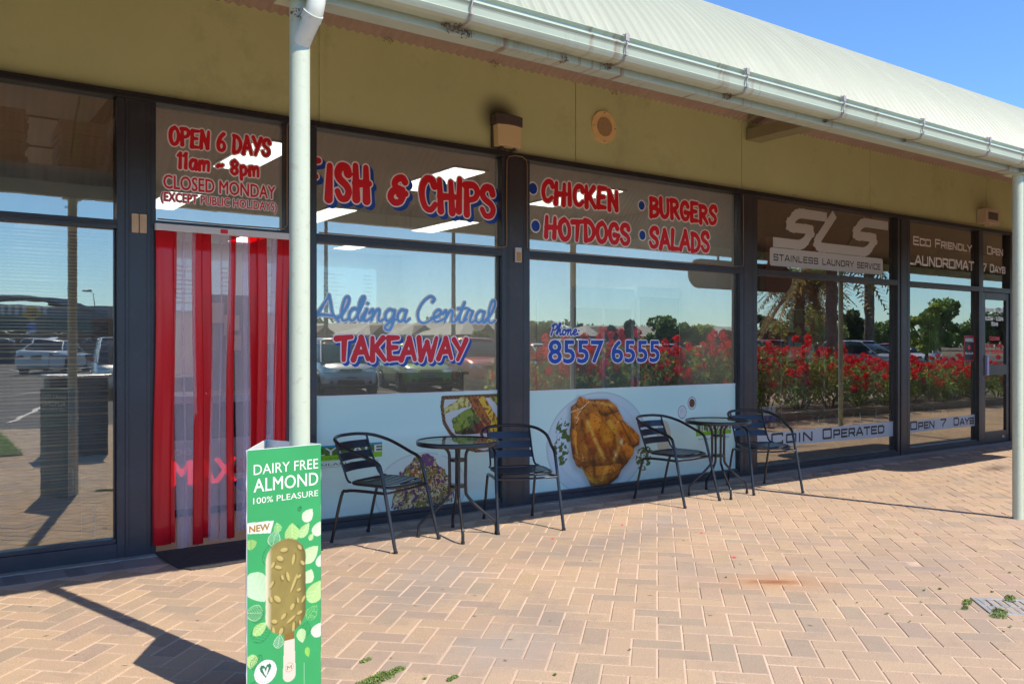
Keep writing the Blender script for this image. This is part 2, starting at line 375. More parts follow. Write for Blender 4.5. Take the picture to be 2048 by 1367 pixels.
def window(x0, x1, gm_, zs=((.085, 2.163), (2.232, 3.018)), label=None, mull=.048, mt=steel):
    """x0..x1 clear glass opening, with frame members around it"""
    m = MB()
    m.box(x0-mull, x0, 6.07, 6.15, 0, 3.0175); m.box(x1, x1+mull, 6.07, 6.15, 0, 3.0175)
    for k in range(3):              # stepped inner glazing beads
        pass
    m.box(x0, x1, 6.072, 6.15, 0.0, zs[0][0]-.03); m.box(x0, x1, 6.088, 6.15, zs[0][0]-.0295, zs[0][0])
    m.box(x0, x1, 6.072, 6.15, zs[0][1]+.001, zs[1][0]-.001)
    m.box(x0, x1, 6.066, 6.0718, zs[0][1]+.018, zs[0][1]+.028); m.box(x0, x1, 6.066, 6.0718, zs[1][0]-.026, zs[1][0]-.016)
    m.box(x0, x0+.012, 6.115, 6.15, zs[0][0], zs[0][1]); m.box(x1-.012, x1, 6.115, 6.15, zs[0][0], zs[0][1])
    wo = BP(m, 'window', mt, bevel=.003)
    if label: wo['label'] = label
    wo.matrix_parent_inverse = Matrix.Translation((0, -6.08, 0))
    for z0, z1 in zs: pane(x0+.0125, x1-.0125, z0+.0005, z1-.0005, wo, gm_)
    return wo
WA = window(-3.2, 1.143, g_wavy, zs=((.13, 2.157), (2.215, 3.018)), label='leftmost window with closed venetian blinds behind the lower pane')
WF = window(2.52, 4.20, g_shop, label='window lettered with red takeaway signs')
WC = window(4.494, 7.284, g_shop, label='window with the roast chicken print')
WS = window(7.563, 10.30, g_sls, label='laundry window with grey logo', mt=steel_b)
WL = window(10.586, 12.36, g_sls, label='narrower laundry window beside the glass door', mt=steel_b)
# takeaway doorway: frame and transom light
m = MB(); m.box(1.3505, 1.385, 6.075, 6.15, 0, 3.0175); m.box(2.278, 2.3145, 6.075, 6.15, 0, 3.0175); m.box(1.3855, 2.2775, 6.075, 6.15, 2.175, 2.232)
WD = BP(m, 'door_frame', steel, bevel=.003); WD['label'] = 'open doorway frame with a lettered glass light above'
WD.matrix_parent_inverse = Matrix.Translation((0, -6.08, 0))
pane(1.3865, 2.2765, 2.2325, 3.017, WD, g_shop)
# laundry door
m = MB(); m.box(12.41, 12.475, 6.07, 6.15, 0, 3.0175); m.box(13.27, 13.339, 6.07, 6.15, 0, 3.0175); m.box(12.476, 13.269, 6.07, 6.15, 2.165, 2.235)
WQ = BP(m, 'door_frame', steel_b, bevel=.003); WQ.matrix_parent_inverse = Matrix.Translation((0, -6.08, 0))
pane(12.48, 13.265, 2.236, 3.017, WQ, g_sls)
m = MB()
m.box(12.48, 12.56, 6.085, 6.135, .01, 2.16); m.box(13.18, 13.265, 6.085, 6.135, .01, 2.16); m.box(12.561, 13.179, 6.085, 6.135, 2.06, 2.16); m.box(12.561, 13.179, 6.085, 6.135, .01, .17); m.box(12.561, 13.179, 6.082, 6.136, .98, 1.13)
DQ = BP(m, 'door', steel_b, bevel=.003); DQ.matrix_parent_inverse = Matrix.Translation((0, -6.08, 0)); DQ['label'] = 'laundry glass door with opening hours'
for z0, z1 in ((.171, .979), (1.131, 2.059)):
    m = MB(); m.box(12.5615, 13.1785, 6.107, 6.112, z0, z1, 1); m.m[2] = 0; BP(m, 'glass', [g_sls, clear], DQ, fixn=False)
chrome = mat('brushed_steel', (.55, .55, .56), .3, metal=1)
m = MB(); m.box(12.545, 12.60, 6.05, 6.084, .98, 1.26); BP(m, 'handle', mat('lilac_plate', (.35, .35, .55), .4), DQ)
m = MB(); m.box(13.05, 13.10, 6.078, 6.0845, .07, .10); BP(m, 'lock', mat('cream_plastic', (.66, .60, .5), .5), DQ)
for o in [x for x in bpy.data.objects if x.parent in (WA, WF, WC, WS, WL, WD, WQ, DQ)]: o.matrix_parent_inverse = Matrix.Identity(4)

# ------------------------------------------------------------------ interior shell
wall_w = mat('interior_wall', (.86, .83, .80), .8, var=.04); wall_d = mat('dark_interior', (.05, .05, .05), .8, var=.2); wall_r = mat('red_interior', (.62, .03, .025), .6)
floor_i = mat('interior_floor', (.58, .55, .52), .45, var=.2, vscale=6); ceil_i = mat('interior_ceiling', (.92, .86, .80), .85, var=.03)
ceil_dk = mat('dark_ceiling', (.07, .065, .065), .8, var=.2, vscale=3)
def wallbox(x0, x1, y0, y1, z0, z1, mt, name='interior_wall'):
    m = MB(); m.box(x0, x1, y0, y1, z0, z1); return BP(m, name, mt)
wallbox(-3.6, 24, 6.23, 14, -.09, -.004, floor_i, 'interior_floor')
wallbox(1.30, 7.36, 6.2205, 14, 3.022, 3.10, ceil_i, 'interior_ceiling')
wallbox(-3.6, 1.299, 6.2205, 14, 3.30, 3.36, ceil_i, 'interior_ceiling')
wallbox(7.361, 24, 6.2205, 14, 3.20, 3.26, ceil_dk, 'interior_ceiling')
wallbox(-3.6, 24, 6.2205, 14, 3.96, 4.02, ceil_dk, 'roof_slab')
wallbox(1.22, 1.30, 6.22, 14, -.003, 3.0, wall_w); wallbox(7.365, 7.48, 6.22, 14, -.003, 3.19, wall_w)
wallbox(-3.6, 24, 13.9, 14, 0, 3.95, wall_w); wallbox(-3.7, -3.61, 6.1, 14, 0, 4.0, wall_w); wallbox(23.9, 24, 6.1, 14, 0, 4.0, wall_w)
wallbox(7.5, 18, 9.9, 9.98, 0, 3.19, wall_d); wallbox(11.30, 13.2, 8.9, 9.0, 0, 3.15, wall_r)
wallbox(15.3, 19.0, 8.3, 8.4, 0, 3.15, mat('beige_interior', (.55, .51, .44), .8)); wallbox(15.0, 15.95, 7.9, 8.0, .1, 2.15, mat('pale_green_panel', (.55, .60, .52), .6), 'wall_panel_interior')
wallbox(13.53, 24, 6.09, 6.2, 0, 3.02, olive, 'wall_panel')
# suspended ceiling grid of the left room
m = MB()
for i in range(5): m.box(-3.4+1.2*i, -3.38+1.2*i, 6.3, 13.8, 3.29, 3.2995)
for i in range(6): m.box(-3.6, 1.2, 6.9+1.2*i, 6.92+1.2*i, 3.286, 3.2995)
BP(m, 'ceiling_grid', mat('grid_grey', (.18, .17, .16), .6))

# ================================================================== canopy
CN = empty('canopy', (0, 3.32, 0), 0, 'pale green barrel shaped corrugated iron canopy with a stained gutter and round posts', 'canopy')
def CPT(mb, name, mats, **k):
    o = mb.build(name, mats, CN, **k); o.matrix_parent_inverse = Matrix.Translation((0, -3.32, 0)); return o
rust = (.20, .07, .02)
def trim_mat(name, col, rs=.35):
    """painted steel with rust runs: streaks stretched downwards"""
    m = mat(name, col, .38, var=.05, vscale=2, dirt=(.30, .30, .24), dscale=5, damt=.35, bump=.03, bscale=20)
    n = m.node_tree.nodes; l = m.node_tree.links; b = n['Principled BSDF']; old = b.inputs['Base Color'].links[0].from_socket
    tc = n.new('ShaderNodeTexCoord'); mp = n.new('ShaderNodeMapping'); mp.inputs['Scale'].default_value = (16, 2, 1.2)
    t = n.new('ShaderNodeTexNoise'); t.inputs['Scale'].default_value = 1.6; t.inputs['Detail'].default_value = 4
    mr = n.new('ShaderNodeMapRange'); mr.inputs[1].default_value = .56; mr.inputs[2].default_value = .68; mr.inputs[4].default_value = rs
    t2 = n.new('ShaderNodeTexNoise'); t2.inputs['Scale'].default_value = 1.3; mr2 = n.new('ShaderNodeMapRange'); mr2.inputs[1].default_value = .47; mr2.inputs[2].default_value = .58
    mu = n.new('ShaderNodeMath'); mu.operation = 'MULTIPLY'
    mx = n.new('ShaderNodeMix'); mx.data_type = 'RGBA'; mx.inputs[7].default_value = (*rust, 1)
    l.new(tc.outputs['Object'], mp.inputs[0]); l.new(mp.outputs[0], t.inputs['Vector']); l.new(t.outputs[0], mr.inputs[0]); l.new(tc.outputs['Object'], t2.inputs['Vector']); l.new(t2.outputs[0], mr2.inputs[0])
    l.new(mr.outputs[0], mu.inputs[0]); l.new(mr2.outputs[0], mu.inputs[1]); l.new(mu.outputs[0], mx.inputs[0]); l.new(old, mx.inputs[6]); l.new(mx.outputs[2], b.inputs['Base Color']); return m
roof_g = mat('roof_green', (.355, .375, .29), .5, var=.05, vscale=1.5, dirt=(.5, .53, .42), dscale=3, damt=.3, stretch=(3, .4, .4))
soffit_m = mat('soffit_iron', (.40, .30, .25), .7, var=.10, vscale=2.5, dirt=(.25, .15, .10), dscale=3, damt=.4)
trim = trim_mat('trim_green', (.42, .49, .40), .5); trim_b = trim_mat('beam_green', (.38, .46, .40), 1.0); post_m = mat('post_green', (.50, .56, .44), .42, var=.04, vscale=4, dirt=(.25, .13, .06), dscale=26, damt=.35, bump=.04, bscale=40)
AC = (5.17, 1.76); AR = 2.28; P0, P1 = R(59.5), R(-34)
def sheet(name, r_off, mt, x0, x1, p0, p1, nseg=30, amp=.0095):
    nx = int((x1-x0)/.0762*6); X = np.linspace(x0, x1, nx+1); ph = np.linspace(p0, p1, nseg+1)
    rr = AR+r_off+amp*np.cos(2*PI*X/.0762); XX, PP = np.meshgrid(X, ph, indexing='ij'); RR = np.repeat(rr[:, None], nseg+1, 1)
    V = np.stack([XX, AC[0]-RR*np.sin(PP)*1.0, AC[1]+RR*np.cos(PP)], -1).reshape(-1, 3)
    i, j = np.meshgrid(np.arange(nx), np.arange(nseg), indexing='ij'); a = (i*(nseg+1)+j).ravel()
    F = np.stack([a, a+nseg+1, a+nseg+2, a+1], 1)
    o = raw_mesh(name, V, F, mt, CN, smooth=True); o.matrix_parent_inverse = Matrix.Translation((0, -3.32, 0)); return o
sheet('roof_sheet', 0, roof_g, -6, 26, P0, P1); sheet('soffit_sheet', -.036, soffit_m, -6, 26, P0-.01, P1)
# building roof behind the barrel, closing the gap
m = MB(); m.box(-6, 26, 6.45, 14, 3.62, 3.70); CPT(m, 'flat_roof', roof_g)
# beam
m = MB(); m.box(-6, 26, 3.27, 3.37, 2.775, 2.90); CPT(m, 'beam', trim_b, bevel=.006)
# gutter: quad profile swept along X
prof = [(3.268, 2.812), (3.20, 2.806), (3.178, 2.812), (3.168, 2.826), (3.162, 2.836), (3.170, 2.842), (3.165, 2.868), (3.158, 2.881), (3.152, 2.886), (3.156, 2.893), (3.176, 2.899), (3.176, 2.915), (3.170, 2.921), (3.160, 2.926), (3.166, 2.932), (3.182, 2.928),
        (3.186, 2.90), (3.172, 2.888), (3.178, 2.85), (3.184, 2.825), (3.20, 2.817), (3.262, 2.822), (3.262, 2.90), (3.268, 2.90)]
gm_ = MB(); n = len(prof); vs = [(-6, a, b) for a, b in prof]+[(26, a, b) for a, b in prof]
gm_.add(vs, [(i, (i+1) % n, n+(i+1) % n, n+i) for i in range(n)], 0, False); gm_.add(vs[:n], [tuple(range(n))]); gm_.add(vs[n:], [tuple(range(n-1, -1, -1))])
CPT(gm_, 'gutter', trim)
brk = mat('bracket_tin', (.45, .40, .37), .5, metal=.4, var=.2, vscale=30, dirt=rust, dscale=20, damt=.7)
gb = None; xb = [2.02, 2.93, 3.84, 4.75, 5.66, 6.57, 7.48, 8.39, 1.1, .2]
for xx in xb:
    if gb is None:
        m = MB(); m.tube([(0, 3.20, 2.935), (0, 3.170, 2.938), (0, 3.150, 2.928), (0, 3.152, 2.905), (0, 3.146, 2.884), (0, 3.158, 2.862), (0, 3.154, 2.838), (.0, 3.172, 2.803), (0, 3.205, 2.798), (0, 3.262, 2.806)], .0042, 6)
        m.box(-.011, .011, 3.143, 3.1515, 2.90, 2.935); m.box(-.007, .007, 3.146, 3.154, 2.828, 2.848)
        gb = CPT(m, 'gutter_bracket', brk); gb.location = (xx, 3.32, 0); gb.matrix_parent_inverse = Matrix.Translation((0, -3.32, 0))
        for vv in gb.data.vertices: vv.co.y -= 3.32
    else:
        o = gb.copy(); COL.objects.link(o); o.parent = CN; o.location = (xx, 3.32, 0); o.matrix_parent_inverse = Matrix.Translation((0, -3.32, 0))
# posts and rafters
raf_m = mat('rafter_olive', (.30, .27, .16), .6, var=.1)
for k, xx in enumerate((-4.75, 1.299, 7.352, 13.40, 19.45)):
    m = MB(); m.cyl((xx, 3.305), .0405, -.02, 2.774, 40); m.box(xx-.08, xx+.08, 3.23, 3.38, 2.766, 2.7745); 
    CPT(m, 'post', post_m)
    m = MB(); path = []
    for i in range(15):
        p = R(52)+(R(-22)-R(52))*i/14; path.append((xx+.04, AC[0]-(AR-.055)*math.sin(p), AC[1]+(AR-.055)*math.cos(p)))
    for i in range(14):
        a, b = path[i], path[i+1]
        m.add([(xx-.025, a[1], a[2]-.03), (xx+.025, a[1], a[2]-.03), (xx+.025, a[1], a[2]+.03), (xx-.025, a[1], a[2]+.03), (xx-.025, b[1], b[2]-.03), (xx+.025, b[1], b[2]-.03), (xx+.025, b[1], b[2]+.03), (xx-.025, b[1], b[2]+.03)],
              [(0, 1, 5, 4), (1, 2, 6, 5), (2, 3, 7, 6), (3, 0, 4, 7)])
    CPT(m, 'rafter', raf_m)
m = MB(); m.box(7.39, 7.62, 5.2, 6.079, 3.60, 3.72); CPT(m, 'outrigger', raf_m, bevel=.004)
# downpipe elbows entering the left post
pipe = mat('pvc_pipe', (.66, .70, .62), .45, var=.06, vscale=12, dirt=(.22, .15, .08), dscale=14, damt=.6)
m = MB(); m.tube([(1.325, 3.20, 2.84), (1.325, 3.195, 2.79), (1.322, 3.192, 2.735), (1.318, 3.20, 2.70), (1.312, 3.225, 2.665), (1.305, 3.27, 2.625), (1.30, 3.30, 2.59)], .036, 18)
m.tube([(1.325, 3.20, 2.775), (1.324, 3.195, 2.755)], .041, 18); m.tube([(1.316, 3.205, 2.695), (1.312, 3.225, 2.672)], .041, 18)
CPT(m, 'downpipe_elbow', pipe)

# sign board hung under the beam further along (its shadow falls on the pavement)
hs = MB(); pts = []
for cx_, s0 in ((11.75, -90), (11.75, 0)): pts += [(cx_+.22*math.cos(R(s0+a*15)), 2.49+.22*math.sin(R(s0+a*15))) for a in range(7)]
for cx_, s0 in ((9.80, 90), (9.80, 180)): pts += [(cx_+.22*math.cos(R(s0+a*15)), 2.49+.22*math.sin(R(s0+a*15))) for a in range(7)]
hs.prism(pts, 3.285, 3.355, 0, 'y'); hs.box(10.2, 10.23, 3.31, 3.33, 2.70, 2.776); hs.box(11.4, 11.43, 3.31, 3.33, 2.70, 2.776)
tag(hs.build('hanging_sign', mat('sign_dark_back', (.12, .11, .10), .6)), 'long dark pill shaped board hung under the canopy beam beyond the right post', 'sign')
# ================================================================== lettering
def sdf_seg(X, Z, a, b, ra, rb, square=False):
    ax, az = a; bx, bz = b; dx, dz = bx-ax, bz-az; L2 = dx*dx+dz*dz+1e-12
    if square:
        L = math.sqrt(L2); ux, uz = dx/L, dz/L; cx_, cz_ = (ax+bx)/2, (az+bz)/2
        p = np.abs((X-cx_)*ux+(Z-cz_)*uz)-(L/2+ra*.98); q = np.abs(-(X-cx_)*uz+(Z-cz_)*ux)-ra
        return np.minimum(np.maximum(p, q), 0)+np.hypot(np.maximum(p, 0), np.maximum(q, 0))
    t = np.clip(((X-ax)*dx+(Z-az)*dz)/L2, 0, 1)
    return np.hypot(X-ax-t*dx, Z-az-t*dz)-(ra+(rb-ra)*t)
def contour(D, x0, z0, h):
    """filled shape of D<0 on a regular grid: (verts, faces)"""
    nz, nx = D.shape; ins = D < 0; verts = []; vid = {}; faces = []
    def V(k, x, z):
        if k not in vid: vid[k] = len(verts); verts.append((x, z))
        return vid[k]
    full = ins[:-1, :-1] & ins[1:, :-1] & ins[:-1, 1:] & ins[1:, 1:]
    anyc = ins[:-1, :-1] | ins[1:, :-1] | ins[:-1, 1:] | ins[1:, 1:]
    for j in range(nz-1):
        row = full[j]; i = 0
        if not anyc[j].any(): continue
        while i < nx-1:
            if row[i]:
                k = i
                while k < nx-1 and row[k]: k += 1
                xa, xb, za, zb = x0+i*h, x0+k*h, z0+j*h, z0+(j+1)*h
                faces.append((V((i, j, 0), xa, za), V((k, j, 0), xb, za), V((k, j+1, 0), xb, zb), V((i, j+1, 0), xa, zb))); i = k
            else:
                if anyc[j, i]:
                    c = [(i, j), (i+1, j), (i+1, j+1), (i, j+1)]; poly = []
                    for q in range(4):
                        (i0, j0), (i1, j1) = c[q], c[(q+1) % 4]; d0, d1 = D[j0, i0], D[j1, i1]
                        if d0 < 0: poly.append(V((i0, j0, 0), x0+i0*h, z0+j0*h))
                        if (d0 < 0) != (d1 < 0):
                            t = d0/(d0-d1); key = (min((i0, j0), (i1, j1)), max((i0, j0), (i1, j1)))
                            poly.append(V(key, x0+(i0+t*(i1-i0))*h, z0+(j0+t*(j1-j0))*h))
                    if len(poly) >= 3: faces.append(tuple(poly))
                i += 1
    return verts, faces
def smooth_path(p, k=6):
    """Catmull-Rom through the points"""
    if len(p) < 3: return p
    out = []; P = [p[0]]+list(p)+[p[-1]]
    for i in range(1, len(P)-2):
        for q in range(k):
            t = q/k; r = []
            for a in range(2):
                p0, p1, p2, p3 = P[i-1][a], P[i][a], P[i+1][a], P[i+2][a]
                r.append(.5*((2*p1)+(-p0+p2)*t+(2*p0-5*p1+4*p2-p3)*t*t+(-p0+3*p1-3*p2+p3)*t**3))
            out.append(tuple(r))
    out.append(p[-1]); return out
# brush capitals: strokes in a box 1 high; a trailing 's' marks a curve
def S_(*p): return ('s', list(p))
def L_s(*p): return ('l', list(p))
BR = {
 'A': (.62, [L_s((.04, 0), (.33, 1)), L_s((.33, 1), (.58, .02)), L_s((.14, .34), (.50, .34))]),
 'B': (.56, [L_s((.10, 0), (.10, 1)), S_((.10, 1), (.40, .95), (.46, .76), (.34, .58), (.10, .52)), S_((.10, .52), (.44, .46), (.52, .26), (.38, .06), (.10, 0))]),
 'C': (.56, [S_((.52, .78), (.44, .97), (.26, .98), (.11, .74), (.08, .40), (.18, .08), (.36, .02), (.52, .20))]),
 'D': (.58, [L_s((.10, 0), (.10, 1)), S_((.08, 1), (.34, .92), (.52, .62), (.50, .30), (.34, .06), (.08, 0))]),
 'E': (.52, [L_s((.10, 0), (.10, 1)), L_s((.10, .98), (.47, 1)), L_s((.10, .52), (.40, .54)), L_s((.10, .02), (.48, .02))]),
 'F': (.52, [L_s((.12, 0), (.10, .98)), L_s((.02, .92), (.50, 1)), L_s((.12, .52), (.42, .56))]),
 'G': (.58, [S_((.50, .80), (.42, .97), (.24, .96), (.10, .70), (.08, .36), (.20, .06), (.40, .06), (.50, .24), (.50, .42)), L_s((.32, .44), (.58, .42))]),
 'H': (.62, [L_s((.10, .02), (.10, 1)), L_s((.50, 0), (.50, .98)), L_s((.10, .48), (.62, .52))]),
 'I': (.22, [L_s((.11, 0), (.11, 1))]),
 'K': (.60, [L_s((.10, 0), (.10, 1)), L_s((.50, 1), (.14, .46)), L_s((.22, .56), (.56, 0))]),
 'L': (.50, [L_s((.10, 1), (.10, .03)), L_s((.10, .02), (.47, .04))]),
 'M': (.74, [L_s((.08, 0), (.14, 1)), L_s((.14, 1), (.36, .35)), L_s((.36, .35), (.58, 1)), L_s((.58, 1), (.66, 0))]),
 'N': (.62, [L_s((.10, 0), (.10, 1)), L_s((.10, 1), (.50, .02)), L_s((.50, .02), (.52, 1))]),
 'O': (.62, [S_((.34, .99), (.14, .82), (.08, .44), (.18, .08), (.36, .02), (.52, .22), (.56, .60), (.46, .90), (.32, .99))]),
 'P': (.56, [L_s((.12, 0), (.10, 1)), S_((.06, .96), (.36, .98), (.50, .80), (.42, .56), (.14, .46))]),
 'R': (.58, [L_s((.10, 0), (.10, 1)), S_((.08, .98), (.38, .96), (.48, .76), (.36, .56), (.12, .50)), L_s((.24, .50), (.54, 0))]),
 'S': (.54, [S_((.48, .78), (.42, .96), (.22, .97), (.10, .78), (.16, .60), (.40, .42), (.48, .24), (.38, .04), (.18, .02), (.06, .22))]),
 'T': (.56, [L_s((.02, .92), (.56, 1)), L_s((.30, .94), (.28, 0))]),
 'U': (.58, [S_((.10, 1), (.08, .40), (.16, .06), (.34, .01), (.48, .20), (.52, .60), (.52, 1))]),
 'W': (.82, [L_s((.06, 1), (.18, 0)), L_s((.18, 0), (.40, .80)), L_s((.40, .80), (.58, 0)), L_s((.58, 0), (.78, 1))]),
 'Y': (.58, [L_s((.04, 1), (.30, .46)), L_s((.56, 1), (.20, 0))]),
 '&': (.66, [S_((.60, .86), (.50, .99), (.30, .92), (.22, .72), (.36, .56), (.52, .54)), S_((.40, .55), (.16, .44), (.08, .20), (.22, .02), (.44, .08), (.56, .34)), L_s((.40, .34), (.64, .40))]),
 '6': (.54, [S_((.42, .98), (.22, .76), (.08, .40), (.12, .10), (.28, .01), (.44, .10), (.48, .32), (.36, .50), (.20, .48), (.10, .30))]),
 '1': (.30, [L_s((.16, 0), (.17, 1)), L_s((.17, .98), (.02, .80))]),
 '8': (.54, [S_((.28, .98), (.10, .82), (.16, .60), (.40, .42), (.46, .20), (.28, .01), (.08, .18), (.14, .40), (.38, .60), (.46, .82), (.28, .98))]),
 'a': (.52, [S_((.42, .60), (.24, .66), (.10, .46), (.08, .18), (.20, .02), (.34, .12), (.42, .40)), L_s((.44, .64), (.44, .0))]),
 'm': (.78, [L_s((.10, 0), (.10, .64)), S_((.10, .42), (.24, .64), (.38, .56), (.38, 0)), S_((.38, .42), (.54, .64), (.68, .56), (.68, 0))]),
 'p': (.54, [L_s((.12, -.32), (.10, .64)), S_((.12, .50), (.28, .64), (.46, .46), (.42, .14), (.26, .0), (.12, .10))]),
 '~': (.44, [S_((.04, .40), (.14, .52), (.26, .46), (.38, .56))]),
 ' ': (.34, []),
}
# squared capitals for the laundry
def q(*p): return ('l', list(p))
SQ = {
 'A': (.80, [q((.06, 0), (.06, .12), (.36, 1), (.46, 1), (.76, .12), (.76, 0)), q((.14, .30), (.68, .30))]),
 'C': (.74, [q((.70, .82), (.70, .96), (.66, 1), (.10, 1), (.04, .94), (.04, .06), (.10, 0), (.66, 0), (.70, .04), (.70, .18))]),
 'D': (.78, [q((.06, 0), (.06, 1), (.58, 1), (.74, .84), (.74, .16), (.58, 0), (.06, 0))]),
 'E': (.70, [q((.68, 1), (.06, 1), (.06, 0), (.68, 0)), q((.06, .5), (.60, .5))]),
 'F': (.68, [q((.68, 1), (.06, 1), (.06, 0)), q((.06, .5), (.60, .5))]),
 'G': (.76, [q((.70, .84), (.70, 1), (.10, 1), (.04, .94), (.04, .06), (.10, 0), (.70, 0), (.70, .48), (.42, .48))]),
 'H': (.78, [q((.06, 0), (.06, 1)), q((.72, 0), (.72, 1)), q((.06, .5), (.72, .5))]),
 'I': (.14, [q((.07, 0), (.07, 1))]),
 'K': (.72, [q((.06, 0), (.06, 1)), q((.66, 1), (.10, .5), (.68, 0))]),
 'L': (.66, [q((.06, 1), (.06, 0), (.64, 0))]),
 'M': (.90, [q((.06, 0), (.06, 1), (.16, 1), (.46, .2), (.76, 1), (.86, 1), (.86, 0))]),
 'N': (.80, [q((.06, 0), (.06, 1), (.12, 1), (.68, 0), (.74, 0), (.74, 1))]),
 'O': (.80, [q((.10, 1), (.04, .94), (.04, .06), (.10, 0), (.70, 0), (.76, .06), (.76, .94), (.70, 1), (.10, 1))]),
 'P': (.74, [q((.06, 0), (.06, 1), (.64, 1), (.70, .94), (.70, .46), (.64, .40), (.06, .40))]),
 'R': (.76, [q((.06, 0), (.06, 1), (.64, 1), (.70, .94), (.70, .48), (.64, .42), (.06, .42)), q((.44, .42), (.72, 0))]),
 'S': (.74, [q((.68, .84), (.68, 1), (.10, 1), (.04, .94), (.04, .56), (.10, .50), (.64, .50), (.70, .44), (.70, .06), (.64, 0), (.05, 0), (.05, .16))]),
 'T': (.70, [q((.02, 1), (.68, 1)), q((.35, 1), (.35, 0))]),
 'U': (.78, [q((.06, 1), (.06, .06), (.12, 0), (.66, 0), (.72, .06), (.72, 1))]),
 'V': (.78, [q((.03, 1), (.34, 0), (.44, 0), (.75, 1))]),
 'Y': (.74, [q((.02, 1), (.37, .45), (.72, 1)), q((.37, .45), (.37, 0))]),
 '7': (.68, [q((.04, 1), (.66, 1), (.66, .88), (.30, .20), (.30, 0))]),
 '6': (.74, [q((.66, 1), (.10, 1), (.04, .94), (.04, .06), (.10, 0), (.64, 0), (.70, .06), (.70, .50), (.64, .56), (.04, .56))]),
 '9': (.74, [q((.08, 0), (.64, 0), (.70, .06), (.70, .94), (.64, 1), (.10, 1), (.04, .94), (.04, .50), (.10, .44), (.70, .44))]),
 '0': (.76, [q((.10, 1), (.04, .94), (.04, .06), (.10, 0), (.66, 0), (.72, .06), (.72, .94), (.66, 1), (.10, 1))]),
 '.': (.16, [q((.07, .02), (.09, .02))]), '-': (.5, [q((.08, .46), (.42, .46))]), ' ': (.40, []),
}
# joined script
SP = {
 'A': (.95, [S_((-.12, .14), (.10, .24), (.34, .25), (.70, .20), (.86, .10)), S_((.02, .16), (.22, .60), (.46, 1.18)), S_((.44, 1.16), (.54, .80), (.66, .30), (.92, -.06))]),
 'l': (.34, [S_((-.06, .12), (.12, .36), (.30, .86), (.26, 1.12), (.14, 1.02), (.06, .50), (.10, .08), (.22, .0), (.38, .14))]),
 'd': (.60, [S_((.36, .52), (.20, .58), (.06, .38), (.06, .12), (.18, .0), (.34, .20), (.42, .52)), S_((.40, .40), (.58, 1.05), (.52, 1.14), (.42, .90), (.38, .30), (.44, .04), (.54, .02), (.66, .14))]),
 'i': (.30, [S_((-.04, .14), (.12, .54)), S_((.14, .56), (.06, .16), (.14, .0), (.34, .16)), S_((.16, .84), (.18, .85))]),
 'n': (.60, [S_((-.02, .40), (.10, .56), (.12, .30), (.08, .0)), S_((.09, .16), (.24, .50), (.36, .56), (.38, .36), (.36, .12), (.44, .0), (.64, .16))]),
 'g': (.54, [S_((.38, .52), (.20, .58), (.06, .38), (.08, .12), (.20, .02), (.36, .22), (.42, .54)), S_((.42, .54), (.40, .0), (.30, -.38), (.14, -.40), (.08, -.26), (.26, -.06), (.58, .14))]),
 'a': (.54, [S_((.38, .52), (.20, .58), (.06, .38), (.06, .12), (.18, .0), (.32, .16), (.40, .54)), S_((.40, .54), (.34, .14), (.42, .0), (.58, .16))]),
 'C': (.66, [S_((.60, .96), (.66, 1.10), (.48, 1.20), (.22, .92), (.06, .44), (.14, .04), (.36, -.06), (.64, .12))]),
 'e': (.46, [S_((-.02, .16), (.26, .30), (.34, .48), (.22, .58), (.08, .40), (.08, .14), (.20, .0), (.50, .16))]),
 't': (.38, [S_((-.04, .14), (.14, .46), (.28, 1.0)), S_((.26, .96), (.12, .40), (.12, .06), (.22, .0), (.42, .16)), S_((.02, .66), (.40, .70))]),
 'r': (.42, [S_((-.04, .14), (.10, .60), (.14, .62), (.28, .54)), S_((.28, .54), (.20, .14), (.28, .0), (.46, .16))]),
 'P': (.60, [S_((.10, -.04), (.20, .50), (.30, 1.02)), S_((.10, .86), (.30, 1.06), (.58, .98), (.58, .66), (.36, .46), (.20, .50))]),
 'h': (.56, [S_((-.02, .14), (.22, .70), (.34, 1.1), (.22, 1.12), (.12, .60), (.08, .0)), S_((.10, .16), (.26, .50), (.36, .54), (.36, .12), (.44, .0), (.60, .16))]),
 'o': (.50, [S_((.26, .54), (.10, .46), (.06, .14), (.20, .0), (.36, .16), (.34, .44), (.24, .54), (.54, .44))]),
 ':': (.24, [S_((.08, .06), (.10, .07)), S_((.14, .44), (.16, .45))]), ' ': (.16, []),
}
def layout(text, font, x0, x1, z0, z1, track=.06, bounce=0.0, small=None, shear=0.0, sd=1):
    """strokes placed in world x, z; small = height of the lower-case small capitals"""
    rr = random.Random(sd); segs = []; cur = 0; items = []
    for c in text:
        sc_ = 1.0; g = c
        if small and c.islower(): sc_ = small; g = c.upper()
        wd, st_ = font[g]; items.append((cur, sc_, st_)); cur += (wd+track)*sc_
    cur -= track; kx = (x1-x0)/cur; kz = (z1-z0)
    for cx_, sc_, st_ in items:
        dz = rr.uniform(-bounce, bounce); tl = rr.uniform(-bounce, bounce)*1.2; ds = 1+rr.uniform(-bounce, bounce)
        for kind, p in st_:
            pp = smooth_path(p) if kind == 's' else p
            out = []
            for a, b in pp:
                a2 = a+tl*(b-.5); b2 = b*ds+dz
                out.append((x0+(cx_+(a2+shear*b2)*sc_)*kx, z0+b2*sc_*kz))
            segs.append((kind, out))
    return segs
